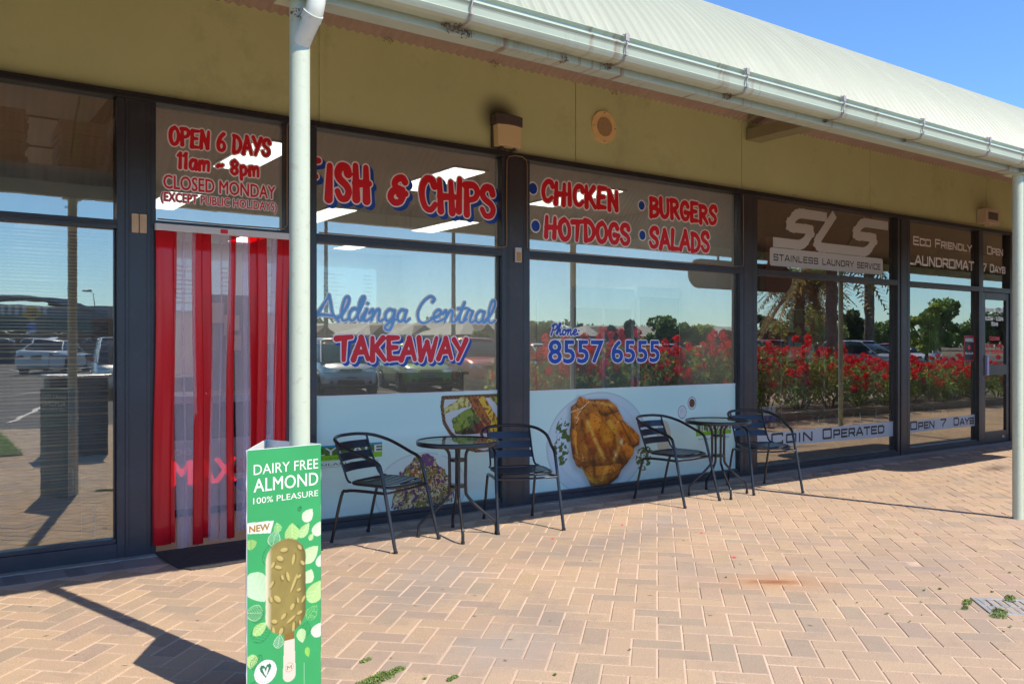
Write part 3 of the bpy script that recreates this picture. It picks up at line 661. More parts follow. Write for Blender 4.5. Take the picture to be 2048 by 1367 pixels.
def field(segs, r, h, taper=0, square=False, pad=.03):
    xs_ = [p[0] for _, s in segs for p in s]; zs_ = [p[1] for _, s in segs for p in s]
    x0, x1, z0, z1 = min(xs_)-r-pad, max(xs_)+r+pad, min(zs_)-r-pad, max(zs_)+r+pad
    nx, nz = int((x1-x0)/h)+2, int((z1-z0)/h)+2; D = np.full((nz, nx), 1e3)
    GX = x0+np.arange(nx)*h; GZ = z0+np.arange(nz)*h
    for kind, s in segs:
        n = len(s)-1
        for i in range(n):
            a, b = s[i], s[i+1]; ra = r*(1+taper*(1-2*i/max(n, 1))); rb = r*(1+taper*(1-2*(i+1)/max(n, 1)))
            m = r*1.3+pad; i0 = max(0, int((min(a[0], b[0])-m-x0)/h)); i1 = min(nx, int((max(a[0], b[0])+m-x0)/h)+2); j0 = max(0, int((min(a[1], b[1])-m-z0)/h)); j1 = min(nz, int((max(a[1], b[1])+m-z0)/h)+2)
            Xs, Zs = np.meshgrid(GX[i0:i1], GZ[j0:j1]); D[j0:j1, i0:i1] = np.minimum(D[j0:j1, i0:i1], sdf_seg(Xs, Zs, a, b, ra, rb, square))
    return D, x0, z0
def flat(name, D, x0, z0, h, y, mt, parent, dx=0, dz=0):
    v, f = contour(D, x0, z0, h)
    m = MB(); m.add([(a+dx, y, b+dz) for a, b in v], f); o = m.build(name, mt, None, fixn=False); o.parent = parent; return o
c_red = mat('vinyl_red', (.74, .008, .022), .45); c_white = mat('vinyl_white', (.93, .88, .92), .5); c_blue = mat('vinyl_blue', (.004, .065, .42), .4)
c_lblue = mat('vinyl_light_blue', (.16, .44, .82), .4); c_grey = mat('vinyl_grey', (.55, .555, .555), .55); c_lgrey = mat('vinyl_pale_grey', (.80, .80, .82), .55)
c_black = mat('vinyl_black', (.012, .012, .014), .5)
def sign_text(name, text, font, x0, x1, z0, z1, r, h, parent, fill, out=None, ow=.010, shadow=None, sh=(.022, -.022), y=INK, taper=0, square=False, label=None, **k):
    segs = layout(text, font, x0+r, x1-r, z0+r, z1-r, **k)
    D, gx, gz = field(segs, r, h, taper, square, pad=.05 if shadow else .03)
    o = flat(name, D, gx, gz, h, y, fill, parent)
    if out: flat('letter_outline', D-ow, gx, gz, h, y-.0000+.0008, out, parent)
    if shadow:
        for q_, sc_ in enumerate(np.linspace(1, .25, 4)):
            flat('letter_shadow', D-ow*1.15, gx, gz, h*1.0, y+.0015+.0003*q_, shadow, parent, sh[0]*sc_, sh[1]*sc_)
    return o
H_ = .0042
sign_text('lettering', 'OPEN 6 DAYS', BR, 1.468, 2.195, 2.757, 2.90, .0128, H_*.8, WD, c_red, c_white, .0085, bounce=.05, taper=.15, y=INK, sd=3)
sign_text('lettering', '11am ~ 8pm', BR, 1.525, 2.115, 2.600, 2.722, .0115, H_*.8, WD, c_red, c_white, .0085, bounce=.03, taper=.15, sd=5)
sign_text('lettering', 'F', BR, 2.385, 2.590, 2.482, 2.815, .029, H_, WF, c_red, c_white, .0105, c_blue, sh=(.028, -.024), bounce=.0, taper=.18)
sign_text('lettering', 'ISH', BR, 2.588, 3.005, 2.482, 2.800, .0295, H_, WF, c_red, c_white, .0105, c_blue, sh=(.028, -.024), bounce=.04, taper=.18, track=.13, sd=8)
sign_text('lettering', '&', BR, 3.115, 3.330, 2.505, 2.765, .028, H_, WF, c_red, c_white, .0105, c_blue, sh=(.028, -.024), bounce=.02, taper=.1)
sign_text('lettering', 'CHIPS', BR, 3.395, 4.185, 2.480, 2.795, .0285, H_, WF, c_red, c_white, .0105, c_blue, sh=(.028, -.024), bounce=.05, taper=.15, track=.05, sd=4)
for tx, a, b, c, d, s_ in (('CHICKEN', 4.645, 5.615, 2.665, 2.895, 2), ('HOTDOGS', 4.675, 5.76, 2.345, 2.570, 6), ('BURGERS', 5.975, 7.00, 2.650, 2.875, 9), ('SALADS', 5.975, 6.885, 2.348, 2.580, 12)):
    sign_text('lettering', tx, BR, a, b, c, d, .0235, H_*1.1, WC, c_red, c_white, .011, bounce=.05, taper=.15, sd=s_)
for xx, zz, rr_ in ((4.571, 2.790, .046), (4.600, 2.46, .046), (5.895, 2.765, .040), (5.905, 2.475, .042)):
    m = MB(); m.add([(xx+rr_*math.cos(2*PI*i/28), INK, zz+rr_*1.08*math.sin(2*PI*i/28)) for i in range(28)], [tuple(range(28))]); m.build('bullet_dot', c_blue, None).parent = WC
    rr_ += .011; m = MB(); m.add([(xx+rr_*math.cos(2*PI*i/28), INK+.0008, zz+rr_*1.08*math.sin(2*PI*i/28)) for i in range(28)], [tuple(range(28))]); m.build('dot_outline', c_white, None).parent = WC
sign_text('lettering', 'Aldinga', SP, 2.515, 3.335, 1.575, 1.760, .0110, H_*.8, WF, c_lblue, c_white, .0075, taper=.25, track=-.02, shear=.08)
sign_text('lettering', 'Central', SP, 3.375, 4.165, 1.578, 1.772, .0110, H_*.8, WF, c_lblue, c_white, .0075, taper=.25, track=-.02, shear=.08)
sign_text('lettering', 'TAKEAWAY', BR, 2.675, 3.895, 1.265, 1.478, .0215, H_, WF, c_red, c_white, .0095, c_blue, sh=(.02, -.02), bounce=.04, taper=.15, track=.03, sd=11)
sign_text('lettering', 'Phone:', SP, 4.755, 5.115, 1.485, 1.592, .0085, H_*.8, WC, c_blue, c_white, .007, taper=.1, track=0, shear=.1)
def font_text(name, text, x0, x1, z0, z1, y, mt, parent, out=None, ow=.006, bold=.0, face=None):
    """built-in sans lettering, fitted to a box; z0..z1 is the capital height"""
    def one(off, yy, m_, nm):
        cu = bpy.data.curves.new(nm, 'FONT'); cu.body = text; cu.size = 1; cu.offset = off; cu.resolution_u = 3; cu.fill_mode = 'FRONT'
        ob = bpy.data.objects.new(nm, cu); COL.objects.link(ob); bpy.context.view_layer.update()
        me = bpy.data.meshes.new_from_object(ob.evaluated_get(bpy.context.evaluated_depsgraph_get())); bpy.data.objects.remove(ob); return me
    ref = one(0, 0, mt, 'x'); co_ = np.array([v.co for v in ref.vertices]); wx0, wx1 = co_[:, 0].min(), co_[:, 0].max(); cap = .72
    kx = (x1-x0)/(wx1-wx0); kz = (z1-z0)/cap; res = []; fcs = [tuple(p.vertices) for p in ref.polygons]
    for rad, yy, m_, nm in ([(bold*kz, y, mt, name)]+([(bold*kz+ow, y+.0010, out, 'letter_outline')] if out else [])):
        mb = MB(); sh_ = [(0, 0)]+([(rad*math.cos(PI/4*q_), rad*math.sin(PI/4*q_)) for q_ in range(8)] if rad > .0004 else [])
        for q_, (sx, sz) in enumerate(sh_):                  # each pass a hair behind the one before, so that they never share a plane
            dy = .00006*q_
            mb.add([face(x0+(a_-wx0)*kx+sx, z0+b_*kz+sz, yy-y+dy) if face else (x0+(a_-wx0)*kx+sx, yy+dy, z0+b_*kz+sz) for a_, b_, _ in co_], fcs)
        o = mb.build(nm, m_, None, fixn=False); o.parent = parent; res.append(o)
    return res[0]
font_text('lettering', 'CLOSED MONDAY', 1.445, 2.222, 2.463, 2.558, INK, c_red, WD, c_white, .0085, bold=.014)
font_text('lettering', '(EXCEPT PUBLIC HOLIDAYS)', 1.428, 2.232, 2.376, 2.438, INK, c_red, WD, c_white, .006, bold=.012)
font_text('lettering', '8557 6555', 4.748, 6.135, 1.240, 1.452, INK, c_blue, WC, c_white, .009, bold=.02)
# laundry window
sign_text('lettering', 'EcoFriendly'[:3], SQ, 10.745, 11.19, 2.712, 2.832, .0115, .005, WL, c_lgrey, square=True, small=.82, track=.14)
sign_text('lettering', 'Friendly', SQ, 11.28, 12.262, 2.712, 2.832, .0115, .005, WL, c_lgrey, square=True, small=.80, track=.14)
sign_text('lettering', 'LAUNDROMAT', SQ, 10.640, 12.330, 2.452, 2.585, .0135, .005, WL, c_lgrey, square=True, track=.14)
sign_text('lettering', 'Open', SQ, 12.690, 13.17, 2.712, 2.832, .0115, .005, WQ, c_lgrey, square=True, small=.80, track=.14)
sign_text('lettering', '7 Days', SQ, 12.560, 13.24, 2.455, 2.578, .0115, .005, WQ, c_lgrey, square=True, small=.80, track=.14)
# the three heavy slanted letters of the logo and the plate under them
def slant(x, z): return (7.93+x*1.0+(z)*.30, 2.515+z*.440)
def thick(pts, r): return ('l', [slant(*p) for p in pts])
SL = [thick([(.64, .90), (.22, .90), (.16, .88), (.12, .82), (.08, .62), (.10, .54), (.16, .51), (.44, .51), (.50, .49), (.53, .42), (.49, .18), (.44, .10), (.38, .08), (0, .08)], 0)]
SL2 = [thick([(.80, .93), (.71, .26), (.72, .16), (.78, .10), (.86, .08), (1.30, .08)], 0)]
SL3 = [thick([(1.92, .90), (1.50, .90), (1.44, .88), (1.40, .82), (1.36, .62), (1.38, .54), (1.44, .51), (1.72, .51), (1.78, .49), (1.81, .42), (1.77, .18), (1.72, .10), (1.66, .08), (1.26, .08)], 0)]
for s_ in (SL, SL3, SL2):
    D, gx, gz = field(s_, .055, .006, square=True); flat('logo_letter', D, gx, gz, .006, INK+(.0006 if s_ is SL2 else 0), c_grey, WS)
def rrect(x0, x1, z0, z1, r, y, mt, parent, name):
    pts = []
    for cx_, cz_, s0 in ((x1-r, z1-r, 0), (x0+r, z1-r, 90), (x0+r, z0+r, 180), (x1-r, z0+r, 270)): pts += [(cx_+r*math.cos(R(s0+a*15)), y, cz_+r*math.sin(R(s0+a*15))) for a in range(7)]
    m = MB(); m.add(pts, [tuple(range(len(pts)))]); o = m.build(name, mt, None, fixn=False); o.parent = parent; return o
rrect(7.845, 10.056, 2.287, 2.490, .03, INK+.001, c_grey, WS, 'logo_plate')
segs = []
for wtx, a, b in (('STAINLESS', 7.905, 8.72), ('LAUNDRY', 8.80, 9.43), ('SERVICE', 9.50, 10.0)): segs += layout(wtx, SQ, a+.007, b, 2.352, 2.414, track=.2)
D, gx, gz = field(segs, .0065, .0035, square=True); flat('lettering', D, gx, gz, .0035, INK, c_black, WS)
# frosted bands with lettering
frost = film_mat('frosted_film', (.60, .64, .66), .80, .5); ink_bk = mat('band_ink', (.025, .022, .022), .5)
m = MB(); m.add([(7.59, INK+.001, .282), (10.29, INK+.001, .250), (10.29, INK+.001, .438), (7.59, INK+.001, .435)], [(0, 1, 2, 3)]); m.build('frosted_band', frost, None).parent = WS
m = MB(); m.add([(10.60, INK+.001, .272), (12.345, INK+.001, .272), (12.345, INK+.001, .432), (10.60, INK+.001, .418)], [(0, 1, 2, 3)]); m.build('frosted_band', frost, None).parent = WL
sign_text('lettering', 'Coin', SQ, 7.86, 8.62, .297, .425, .012, .005, WS, ink_bk, square=True, small=.82, track=.2)
sign_text('lettering', 'Operated', SQ, 8.80, 10.09, .297, .425, .012, .005, WS, ink_bk, square=True, small=.80, track=.16)
sign_text('lettering', 'Open', SQ, 10.68, 11.28, .300, .415, .0115, .005, WL, ink_bk, square=True, small=.80, track=.16)
sign_text('lettering', '7', SQ, 11.42, 11.58, .300, .415, .0115, .005, WL, ink_bk, square=True)
sign_text('lettering', 'Days', SQ, 11.76, 12.32, .300, .415, .0115, .005, WL, ink_bk, square=True, small=.80, track=.16)
# door lettering (small) and warning card
for tx, a, b, zc, mt_ in (('Opening Hours', 12.60, 13.12, 1.885, c_lgrey), ('6.00am - 9.00pm', 12.60, 13.13, 1.762, c_lgrey), ('7Days', 12.76, 12.97, 1.685, c_lgrey), ('Doors', 12.72, 13.02, 1.478, c_red), ('Auto Lock', 12.60, 13.12, 1.372, c_red), ('At 9.00pm', 12.60, 13.12, 1.285, c_red)):
    sign_text('lettering', tx, SQ, a, b, zc, zc+.058, .0065, .004, DQ, mt_, square=True, small=.85, track=.2, y=6.1055)
YC = 6.1275
m = MB(); m.box(12.05, 12.335, YC, YC+.001, 1.18, 1.545); wc_ = m.build('warning_card', c_black, None); wc_.parent = WL
m = MB()
for i in range(8):
    m.box(12.056+.0345*i, 12.078+.0345*i, YC-.0012, YC-.0004, 1.525, 1.54); m.box(12.056+.0345*i, 12.078+.0345*i, YC-.0012, YC-.0004, 1.185, 1.20)
m.box(12.052, 12.062, YC-.0012, YC-.0004, 1.205, 1.52); m.box(12.323, 12.333, YC-.0012, YC-.0004, 1.205, 1.52)
o = m.build('card_border', c_red, None); o.parent = WL; o['kind'] = 'stuff'
font_text('card_text', 'WARNING', 12.08, 12.305, 1.455, 1.51, YC-.001, c_white, WL, bold=.01)
font_text('card_text', 'AlarmLock', 12.08, 12.305, 1.28, 1.315, YC-.001, c_white, WL)
m = MB(); m.add([(12.19+.035*math.cos(2*PI*i/12), YC-.001, 1.375+.032*math.sin(2*PI*i/12)) for i in range(12)], [tuple(range(12))]); m.build('card_emblem', c_red, None).parent = WL

# ================================================================== printed pictures (flat print carried by a dense sheet)
def vnoise(x, y, seed=0):
    xi = np.floor(x).astype(np.int64); yi = np.floor(y).astype(np.int64); fx = x-xi; fy = y-yi; fx = fx*fx*(3-2*fx); fy = fy*fy*(3-2*fy)
    def hsh(a, b):
        n = (a*374761393+b*668265263+seed*144665) & 0x7fffffff; n = ((n ^ (n >> 13))*1274126177) & 0x7fffffff; return ((n ^ (n >> 16)) & 0xffff)/65535.0
    return (hsh(xi, yi)*(1-fx)+hsh(xi+1, yi)*fx)*(1-fy)+(hsh(xi, yi+1)*(1-fx)+hsh(xi+1, yi+1)*fx)*fy
def fbm(x, y, seed=0, o=4):
    s = 0; a = .5
    for i in range(o): s = s+a*vnoise(x*2**i, y*2**i, seed+i*17); a *= .5
    return s/(1-.5**o)
def poly_sd(X, Y, P):
    """signed distance to a polygon, negative inside"""
    d = np.full(X.shape, 1e9); ins = np.zeros(X.shape, bool); n = len(P)
    for i in range(n):
        a, b = P[i], P[(i+1) % n]; ex, ey = b[0]-a[0], b[1]-a[1]; wx, wy = X-a[0], Y-a[1]
        t = np.clip((wx*ex+wy*ey)/(ex*ex+ey*ey+1e-12), 0, 1); d = np.minimum(d, np.hypot(wx-t*ex, wy-t*ey))
        c = ((a[1] > Y) != (b[1] > Y)) & (X < (b[0]-a[0])*(Y-a[1])/(b[1]-a[1]+1e-12)+a[0]); ins ^= c
    return np.where(ins, -d, d)
def seg_sd(X, Y, a, b): return sdf_seg(X, Y, a, b, 0, 0)
def over(C, mask, col): m = np.clip(mask, 0, 1)[..., None]; return C*(1-m)+np.asarray(col)*m
def sheet_grid(name, x0, x1, z0, z1, h, painter, mt, parent, y, place=None):
    nx, nz = int((x1-x0)/h)+1, int((z1-z0)/h)+1; gx = np.linspace(x0, x1, nx); gz = np.linspace(z0, z1, nz); X, Z = np.meshgrid(gx, gz)
    C = painter(X, Z); P3 = place(X, Z) if place else np.stack([X, np.full(X.shape, y), Z], -1)
    i, j = np.meshgrid(np.arange(nx-1), np.arange(nz-1)); a = (j*nx+i).ravel(); F = np.stack([a, a+1, a+1+nx, a+nx], 1)
    return raw_mesh(name, P3.reshape(-1, 3), F, mt, parent, C.reshape(-1, 3))
film_print = print_mat('film_print', .35)
FILM = np.array((.60, .86, .80))
def zf(x, y): return facade(1000+x/3.938, 760+y/3.938, INK)       # traced positions on the glass
def zg(x, y): return facade(580+x/4.02, 780+y/4.02, INK)
def paint_film(X, Z):
    C = np.zeros(X.shape+(3,))+FILM
    C *= (1+.05*(fbm(X*1.3, Z*2, 3)-.5))[..., None]
    # soft pale bands of the tabletop in the picture
    C = over(C, .28*np.exp(-((Z-.16-.05*np.sin(X*2))/.05)**2), np.array((.60, .62, .62)))
    C = over(C, .18*(vnoise(X*9+Z*30, Z*2, 5) > .7)*(Z < .4), np.array((.66, .70, .70)))
    return C
def n2(P): return [zf(*p) for p in P]
def paint_chicken(X, Z):
    C = paint_film(X, Z)
    PX_, PZ_ = zf(760, 500); rx = abs(zf(1180, 500)[0]-zf(400, 500)[0])/2; rz = abs(zf(700, 110)[1]-zf(760, 900)[1])/2*1.02
    d = np.hypot((X-PX_-.03)/rx, (Z-PZ_)/rz); C = over(C, (d < 1.0)*.85, np.array(srgb(196, 214, 220))); C = over(C, np.exp(-((d-1)/.012)**2)*.5, np.array(srgb(130, 155, 165)))
    C = over(C, np.exp(-((d-.83)/.02)**2)*.25, np.array(srgb(165, 185, 195)))
    body = n2([(625, 125), (690, 150), (760, 148), (850, 150), (915, 200), (950, 265), (975, 320), (1050, 385), (1100, 440), (1098, 505), (1058, 530), (1050, 580), (1000, 655), (960, 700), (930, 765), (860, 822), (790, 828), (715, 832), (690, 780), (655, 710), (600, 672), (570, 600), (560, 520), (548, 400), (558, 330), (556, 280), (560, 210), (600, 178)])
    sh = poly_sd(X+.012, Z+.02, body); C = over(C, .5*np.clip(1-(sh+.0)/.05, 0, 1), np.array(srgb(125, 140, 145)))
    s = poly_sd(X, Z, body)+.006*(fbm(X*40, Z*40, 2)-.5)
    inside = 1/(1+np.exp(s/.0016)); H = np.clip(-s/.035, 0, 1)**.5*.25
    PX2 = lambda cx_, cy_: zf(cx_, cy_); ux = abs(zf(1100, 480)[0]-zf(1000, 480)[0])/100; uz = abs(zf(760, 600)[1]-zf(760, 500)[1])/100
    for cx_, cy_, ax_, az_, rot, hh in ((700, 470, 105, 230, 12, 1.0), (860, 470, 150, 240, 24, 1.12), (880, 215, 110, 62, -20, .75), (940, 560, 130, 95, 30, .85), (640, 620, 85, 75, 10, .70), (1060, 460, 50, 90, 35, .62), (790, 745, 125, 95, -12, .75), (640, 175, 50, 70, 10, .62), (600, 300, 45, 120, 0, .60), (590, 500, 40, 130, -6, .66)):
        x0_, z0_ = PX2(cx_, cy_); dx, dz = (X-x0_)/ux, -(Z-z0_)/uz; c_, s_n = math.cos(R(rot)), math.sin(R(rot)); u = dx*c_+dz*s_n; v = -dx*s_n+dz*c_
        q_ = 1-(u/ax_)**2-(v/az_)**2; H = np.maximum(H, hh*np.sqrt(np.clip(q_, 0, 1))*.9+.02)
    H += .05*(fbm(X*26, Z*20, 8)-.5)+.03*(fbm(X*70, Z*60, 28)-.5)
    gz, gx = np.gradient(H, .0055); gx = gx*.20; gz = gz*.20; nn = 1/np.sqrt(1+gx*gx+gz*gz)
    lit = np.clip((-.38*gx+.55*gz*-1+.66)*nn, 0, 1.3); lit = np.clip((-.40*gx-.50*gz+.70)*nn, 0, 1.3)
    t1 = fbm(X*7, Z*9, 19); t2 = fbm(X*30, Z*26, 9); t3 = fbm(X*14+Z*8, Z*5-X*8, 29)
    B = np.zeros(X.shape+(3,))+np.array(srgb(226, 138, 34)); B = over(B, np.clip((t1-.46)*3, 0, .85), np.array(srgb(178, 74, 14))); B = over(B, np.clip((H-.80)*2.2, 0, .8)*np.clip((.62-t1)*4, 0, 1), np.array(srgb(244, 184, 60)))
    B = over(B, np.clip((t3-.60)*6, 0, .6), np.array(srgb(122, 48, 10)))
    B = B*(.22+.95*lit)[..., None]; B = over(B, np.clip((.36-H)*2.4, 0, .8), np.array(srgb(74, 28, 10)))
    dark = np.array(srgb(66, 26, 10)); hi = np.array(srgb(248, 200, 84)); wht = np.array(srgb(255, 236, 180))
    for pts, wd, col, am in (([(630, 260), (650, 380), (690, 500), (735, 620), (745, 760)], .020, dark, .85), ([(690, 225), (790, 290), (880, 400), (950, 540)], .012, dark, .5), ([(850, 200), (900, 270), (950, 330), (985, 400), (1050, 520)], .012, dark, .8), ([(565, 600), (650, 650), (740, 640)], .012, dark, .7), ([(960, 690), (880, 740), (760, 760)], .010, dark, .6),
                             ([(690, 330), (740, 450), (820, 620)], .022, hi, .75), ([(860, 330), (920, 420), (940, 520), (900, 620)], .026, hi, .7), ([(700, 170), (800, 180), (880, 200)], .014, hi, .6), ([(590, 380), (590, 480), (610, 580)], .010, hi, .6), ([(1030, 420), (1075, 480)], .010, hi, .6), ([(640, 690), (700, 770), (760, 810)], .016, hi, .5), ([(840, 690), (800, 780)], .016, hi, .5)):
        q_ = n2(pts); dd = np.full(X.shape, 1e9)
        for i in range(len(q_)-1): dd = np.minimum(dd, seg_sd(X, Z, q_[i], q_[i+1]))
        B = over(B, np.exp(-(dd/wd)**2)*am*np.clip(.45+1.1*(t2-.25), .3, 1), col)
    for cx_, cy_, rr_ in ((955, 490, .030), (905, 590, .022), (930, 320, .012), (650, 620, .012)):
        hx, hz = zf(cx_, cy_); B = over(B, np.exp(-(np.hypot(X-hx, (Z-hz)*.8)/rr_)**2)*np.clip((t2-.44)*9, 0, 1)*.9, wht)
    B = over(B, (fbm(X*60, Z*55, 31) > .71)*.75, np.array(srgb(70, 26, 8)))
    C = over(C, inside, B)
    for pts in ([(700, 165), (640, 230), (600, 290)], [(560, 250), (640, 220), (670, 200)], [(590, 290), (620, 300), (600, 340)]):      # twine
        q_ = n2(pts); dd = np.minimum(seg_sd(X, Z, q_[0], q_[1]), seg_sd(X, Z, q_[1], q_[2])); C = over(C, dd < .0035, np.array(srgb(225, 200, 150)))
    for cx_, cz_, rx_, rz_ in ((510, 400, 70, 110), (480, 560, 60, 110), (520, 350, 40, 50), (1130, 620, 60, 90), (1150, 560, 70, 40)):      # herbs
        hx, hz = zf(cx_, cz_); ex = abs(zf(cx_+rx_, cz_)[0]-hx); ez = abs(zf(cx_, cz_+rz_)[1]-hz)
        lf = (fbm(X*34, Z*34, 77) > .50) & (np.hypot((X-hx)/ex, (Z-hz)/ez) < 1) & (s > 0)
        C = over(C, lf*1.0, np.array(srgb(62, 92, 38))[None, None]*(.6+.9*fbm(X*60, Z*60, 5))[..., None])
    for cx_, cz_, col in ((1435, 250, (205, 212, 214)), (1512, 180, (96, 66, 44))):          # salt and pepper dishes
        hx, hz = zf(cx_, cz_); d = np.hypot((X-hx)/.062, (Z-hz)/.066); C = over(C, (d < 1)*1., np.array(srgb(110, 120, 125))); C = over(C, (d < .88)*1., np.array(srgb(222, 228, 228))); C = over(C, (d < .68)*1., np.array(srgb(*col))*(.7+.6*fbm(X*80, Z*80, 3))[..., None])
    hx, hz = zf(1290, 450); bd = np.hypot((X-hx)/.10, (Z-hz)/.17); C = over(C, (bd < 1)*.55, np.array(srgb(196, 160, 110)))
    return C
def paint_salad(X, Z):
    C = paint_film(X, Z)
    px, pz = zg(1060, 800); d = np.hypot((X-px)/.42, (Z-pz)/.30); C = over(C, (d < 1)*.5, np.array(srgb(205, 222, 226))); C = over(C, np.exp(-((d-1)/.02)**2)*.4, np.array(srgb(140, 160, 170)))
    body = [zg(*p) for p in [(805, 960), (830, 850), (870, 760), (890, 660), (960, 600), (1030, 520), (1100, 500), (1170, 545), (1180, 600), (1250, 640), (1290, 720), (1320, 800), (1310, 900), (1200, 930), (1000, 950)]]
    s = poly_sd(X, Z, body)+.05*(fbm(X*26, Z*26, 6)-.5)
    k = fbm(X*30, Z*34, 12); k2 = fbm(X*44+9, Z*40, 22); k3 = fbm(X*70, Z*70, 32); B = np.zeros(X.shape+(3,))+np.array(srgb(196, 190, 128))
    B = over(B, k > .54, np.array(srgb(118, 140, 58))); B = over(B, k2 > .57, np.array(srgb(112, 52, 108))); B = over(B, (k > .36) & (k < .42), np.array(srgb(226, 218, 190))); B = over(B, (k2 < .38), np.array(srgb(150, 96, 42)))
    B = over(B, k3 > .64, np.array(srgb(60, 40, 28))); B *= (.65+.7*k3)[..., None]
    hx, hz = zg(1105, 545); B = over(B, (np.hypot((X-hx)/.07, (Z-hz)/.09)+.8*(k2-.5) < .8) & (k < .56), np.array(srgb(106, 56, 120))*(.6+.9*k3)[..., None])
    return over(C, s < 0, B)
def paint_cobs(X, Z):
    C = paint_film(X, Z)
    rim = [zg(*p) for p in [(1230, 60), (1222, 130), (1240, 260), (1290, 345), (1440, 470), (1560, 500), (1740, 440), (1740, 40)]]
    s = poly_sd(X, Z, rim); C = over(C, (s < 0)*1., np.array(srgb(205, 210, 208))); C = over(C, (np.abs(s) < .016)*1., np.array(srgb(120, 78, 36))*(.5+1.0*(np.sin((X+Z)*170) > 0))[..., None]*.8)
    def blob(pts, base, dk, seed, sc_=40):
        nonlocal C
        p = [zg(*q_) for q_ in pts]; s = poly_sd(X, Z, p)+.012*(fbm(X*30, Z*30, seed)-.5); k = fbm(X*sc_, Z*sc_*.8, seed); B = np.zeros(X.shape+(3,))+np.array(srgb(*base)); B = over(B, k > .55, np.array(srgb(*dk))); B *= (.75+.5*fbm(X*60, Z*60, seed+3))[..., None]
        B = over(B, np.clip(1+s/.012, 0, 1)*.5, np.array(srgb(*dk))); C = over(C, s < 0, B)
    blob([(1300, 240), (1500, 110), (1560, 230), (1560, 340), (1400, 360), (1330, 350)], (88, 92, 40), (40, 30, 20), 61)
    blob([(1480, 280), (1560, 250), (1590, 340), (1490, 350)], (140, 34, 30), (90, 20, 20), 62)
    blob([(1235, 150), (1380, 55), (1440, 60), (1450, 130), (1300, 165), (1240, 190)], (214, 204, 120), (150, 130, 50), 63)
    blob([(1305, 230), (1440, 140), (1490, 200), (1440, 290), (1340, 335), (1310, 300)], (138, 152, 50), (84, 104, 30), 64)
    blob([(1420, 50), (1560, 50), (1740, 330), (1740, 420), (1600, 330), (1500, 200)], (226, 186, 50), (150, 84, 20), 65, 60)
    blob([(1420, 50), (1500, 50), (1620, 250), (1600, 320), (1510, 200)], (170, 96, 30), (110, 50, 14), 66, 60)
    blob([(1600, 50), (1740, 50), (1740, 200)], (176, 184, 70), (120, 70, 40), 67)
    return C
def paint_left(X, Z):
    C = paint_salad(X, Z); Cc = paint_cobs(X, Z); hx0, _ = zg(1190, 300); _, hz0 = zg(1300, 515)
    m = (X > hx0) & (Z > hz0); C = np.where(m[..., None], Cc, C); return C
sheet_grid('window_film', 2.534, 4.186, .086, 1.002, .0045, paint_left, film_print, WF, INK)
sheet_grid('window_film', 4.508, 7.27, .086, .984, .0055, paint_chicken, film_print, WC, INK)
white_edge = mat('film_edge', (.72, .80, .82), .5)
for a, b, zt, pr in ((2.534, 4.186, 1.002, WF), (4.508, 7.27, .984, WC)):
    m = MB(); m.box(a, b, INK-.0008, INK-.0004, zt-.004, zt+.012); m.build('film_edge', white_edge, None).parent = pr
# chicken farm badge on both films
sky_b = mat('badge_sky', srgb(30, 150, 190), .5); grass_b = mat('badge_field', srgb(70, 120, 40), .5, var=.4, vscale=40); lime = mat('badge_lime', srgb(130, 200, 20), .5); ink_g = mat('badge_grey', (.10, .13, .15), .5)
def badge(x0, x1, z0, z1, pr, y=INK-.001):
    hh = z1-z0
    for a, b, m_ in ((0, .34, lime), (.34, .88, grass_b), (.88, 1, sky_b)):
        m = MB(); m.box(x0, x1, y, y+.0004, z0+hh*a, z0+hh*b-.0002); m.build('farm_badge', m_, None).parent = pr
    font_text('badge_text', 'LILYDALE', x0+.004, x1-.004, z0+hh*.36, z0+hh*.86, y-.001, mat('badge_white', (.72, .76, .74), .5), pr, bold=.012)
    font_text('badge_text', 'free range chicken', x0+.10*(x1-x0), x1-.16*(x1-x0), z0+hh*.10, z0+hh*.24, y-.001, mat('badge_green', (.10, .22, .03), .5), pr)
    font_text('badge_text', 'AVAILABLE HERE', x0+.03, x1-.03, z0-hh*.34, z0-hh*.18, y, ink_g, pr)
    m = MB(); m.box(x0+.22*(x1-x0), x1-.1*(x1-x0), y, y+.0004, z0-hh*.45, z0-hh*.435); m.build('badge_rule', ink_g, None).parent = pr
(ax, az), (bx, bz) = facade(620, 925, INK), facade(764, 882, INK); badge(ax-.07, bx, az+.005, bz-.004, WF)
(ax, az), (bx, bz) = facade(1392, 870, INK), facade(1462, 845, INK); badge(ax, bx, az-.01, bz+.015, WC)
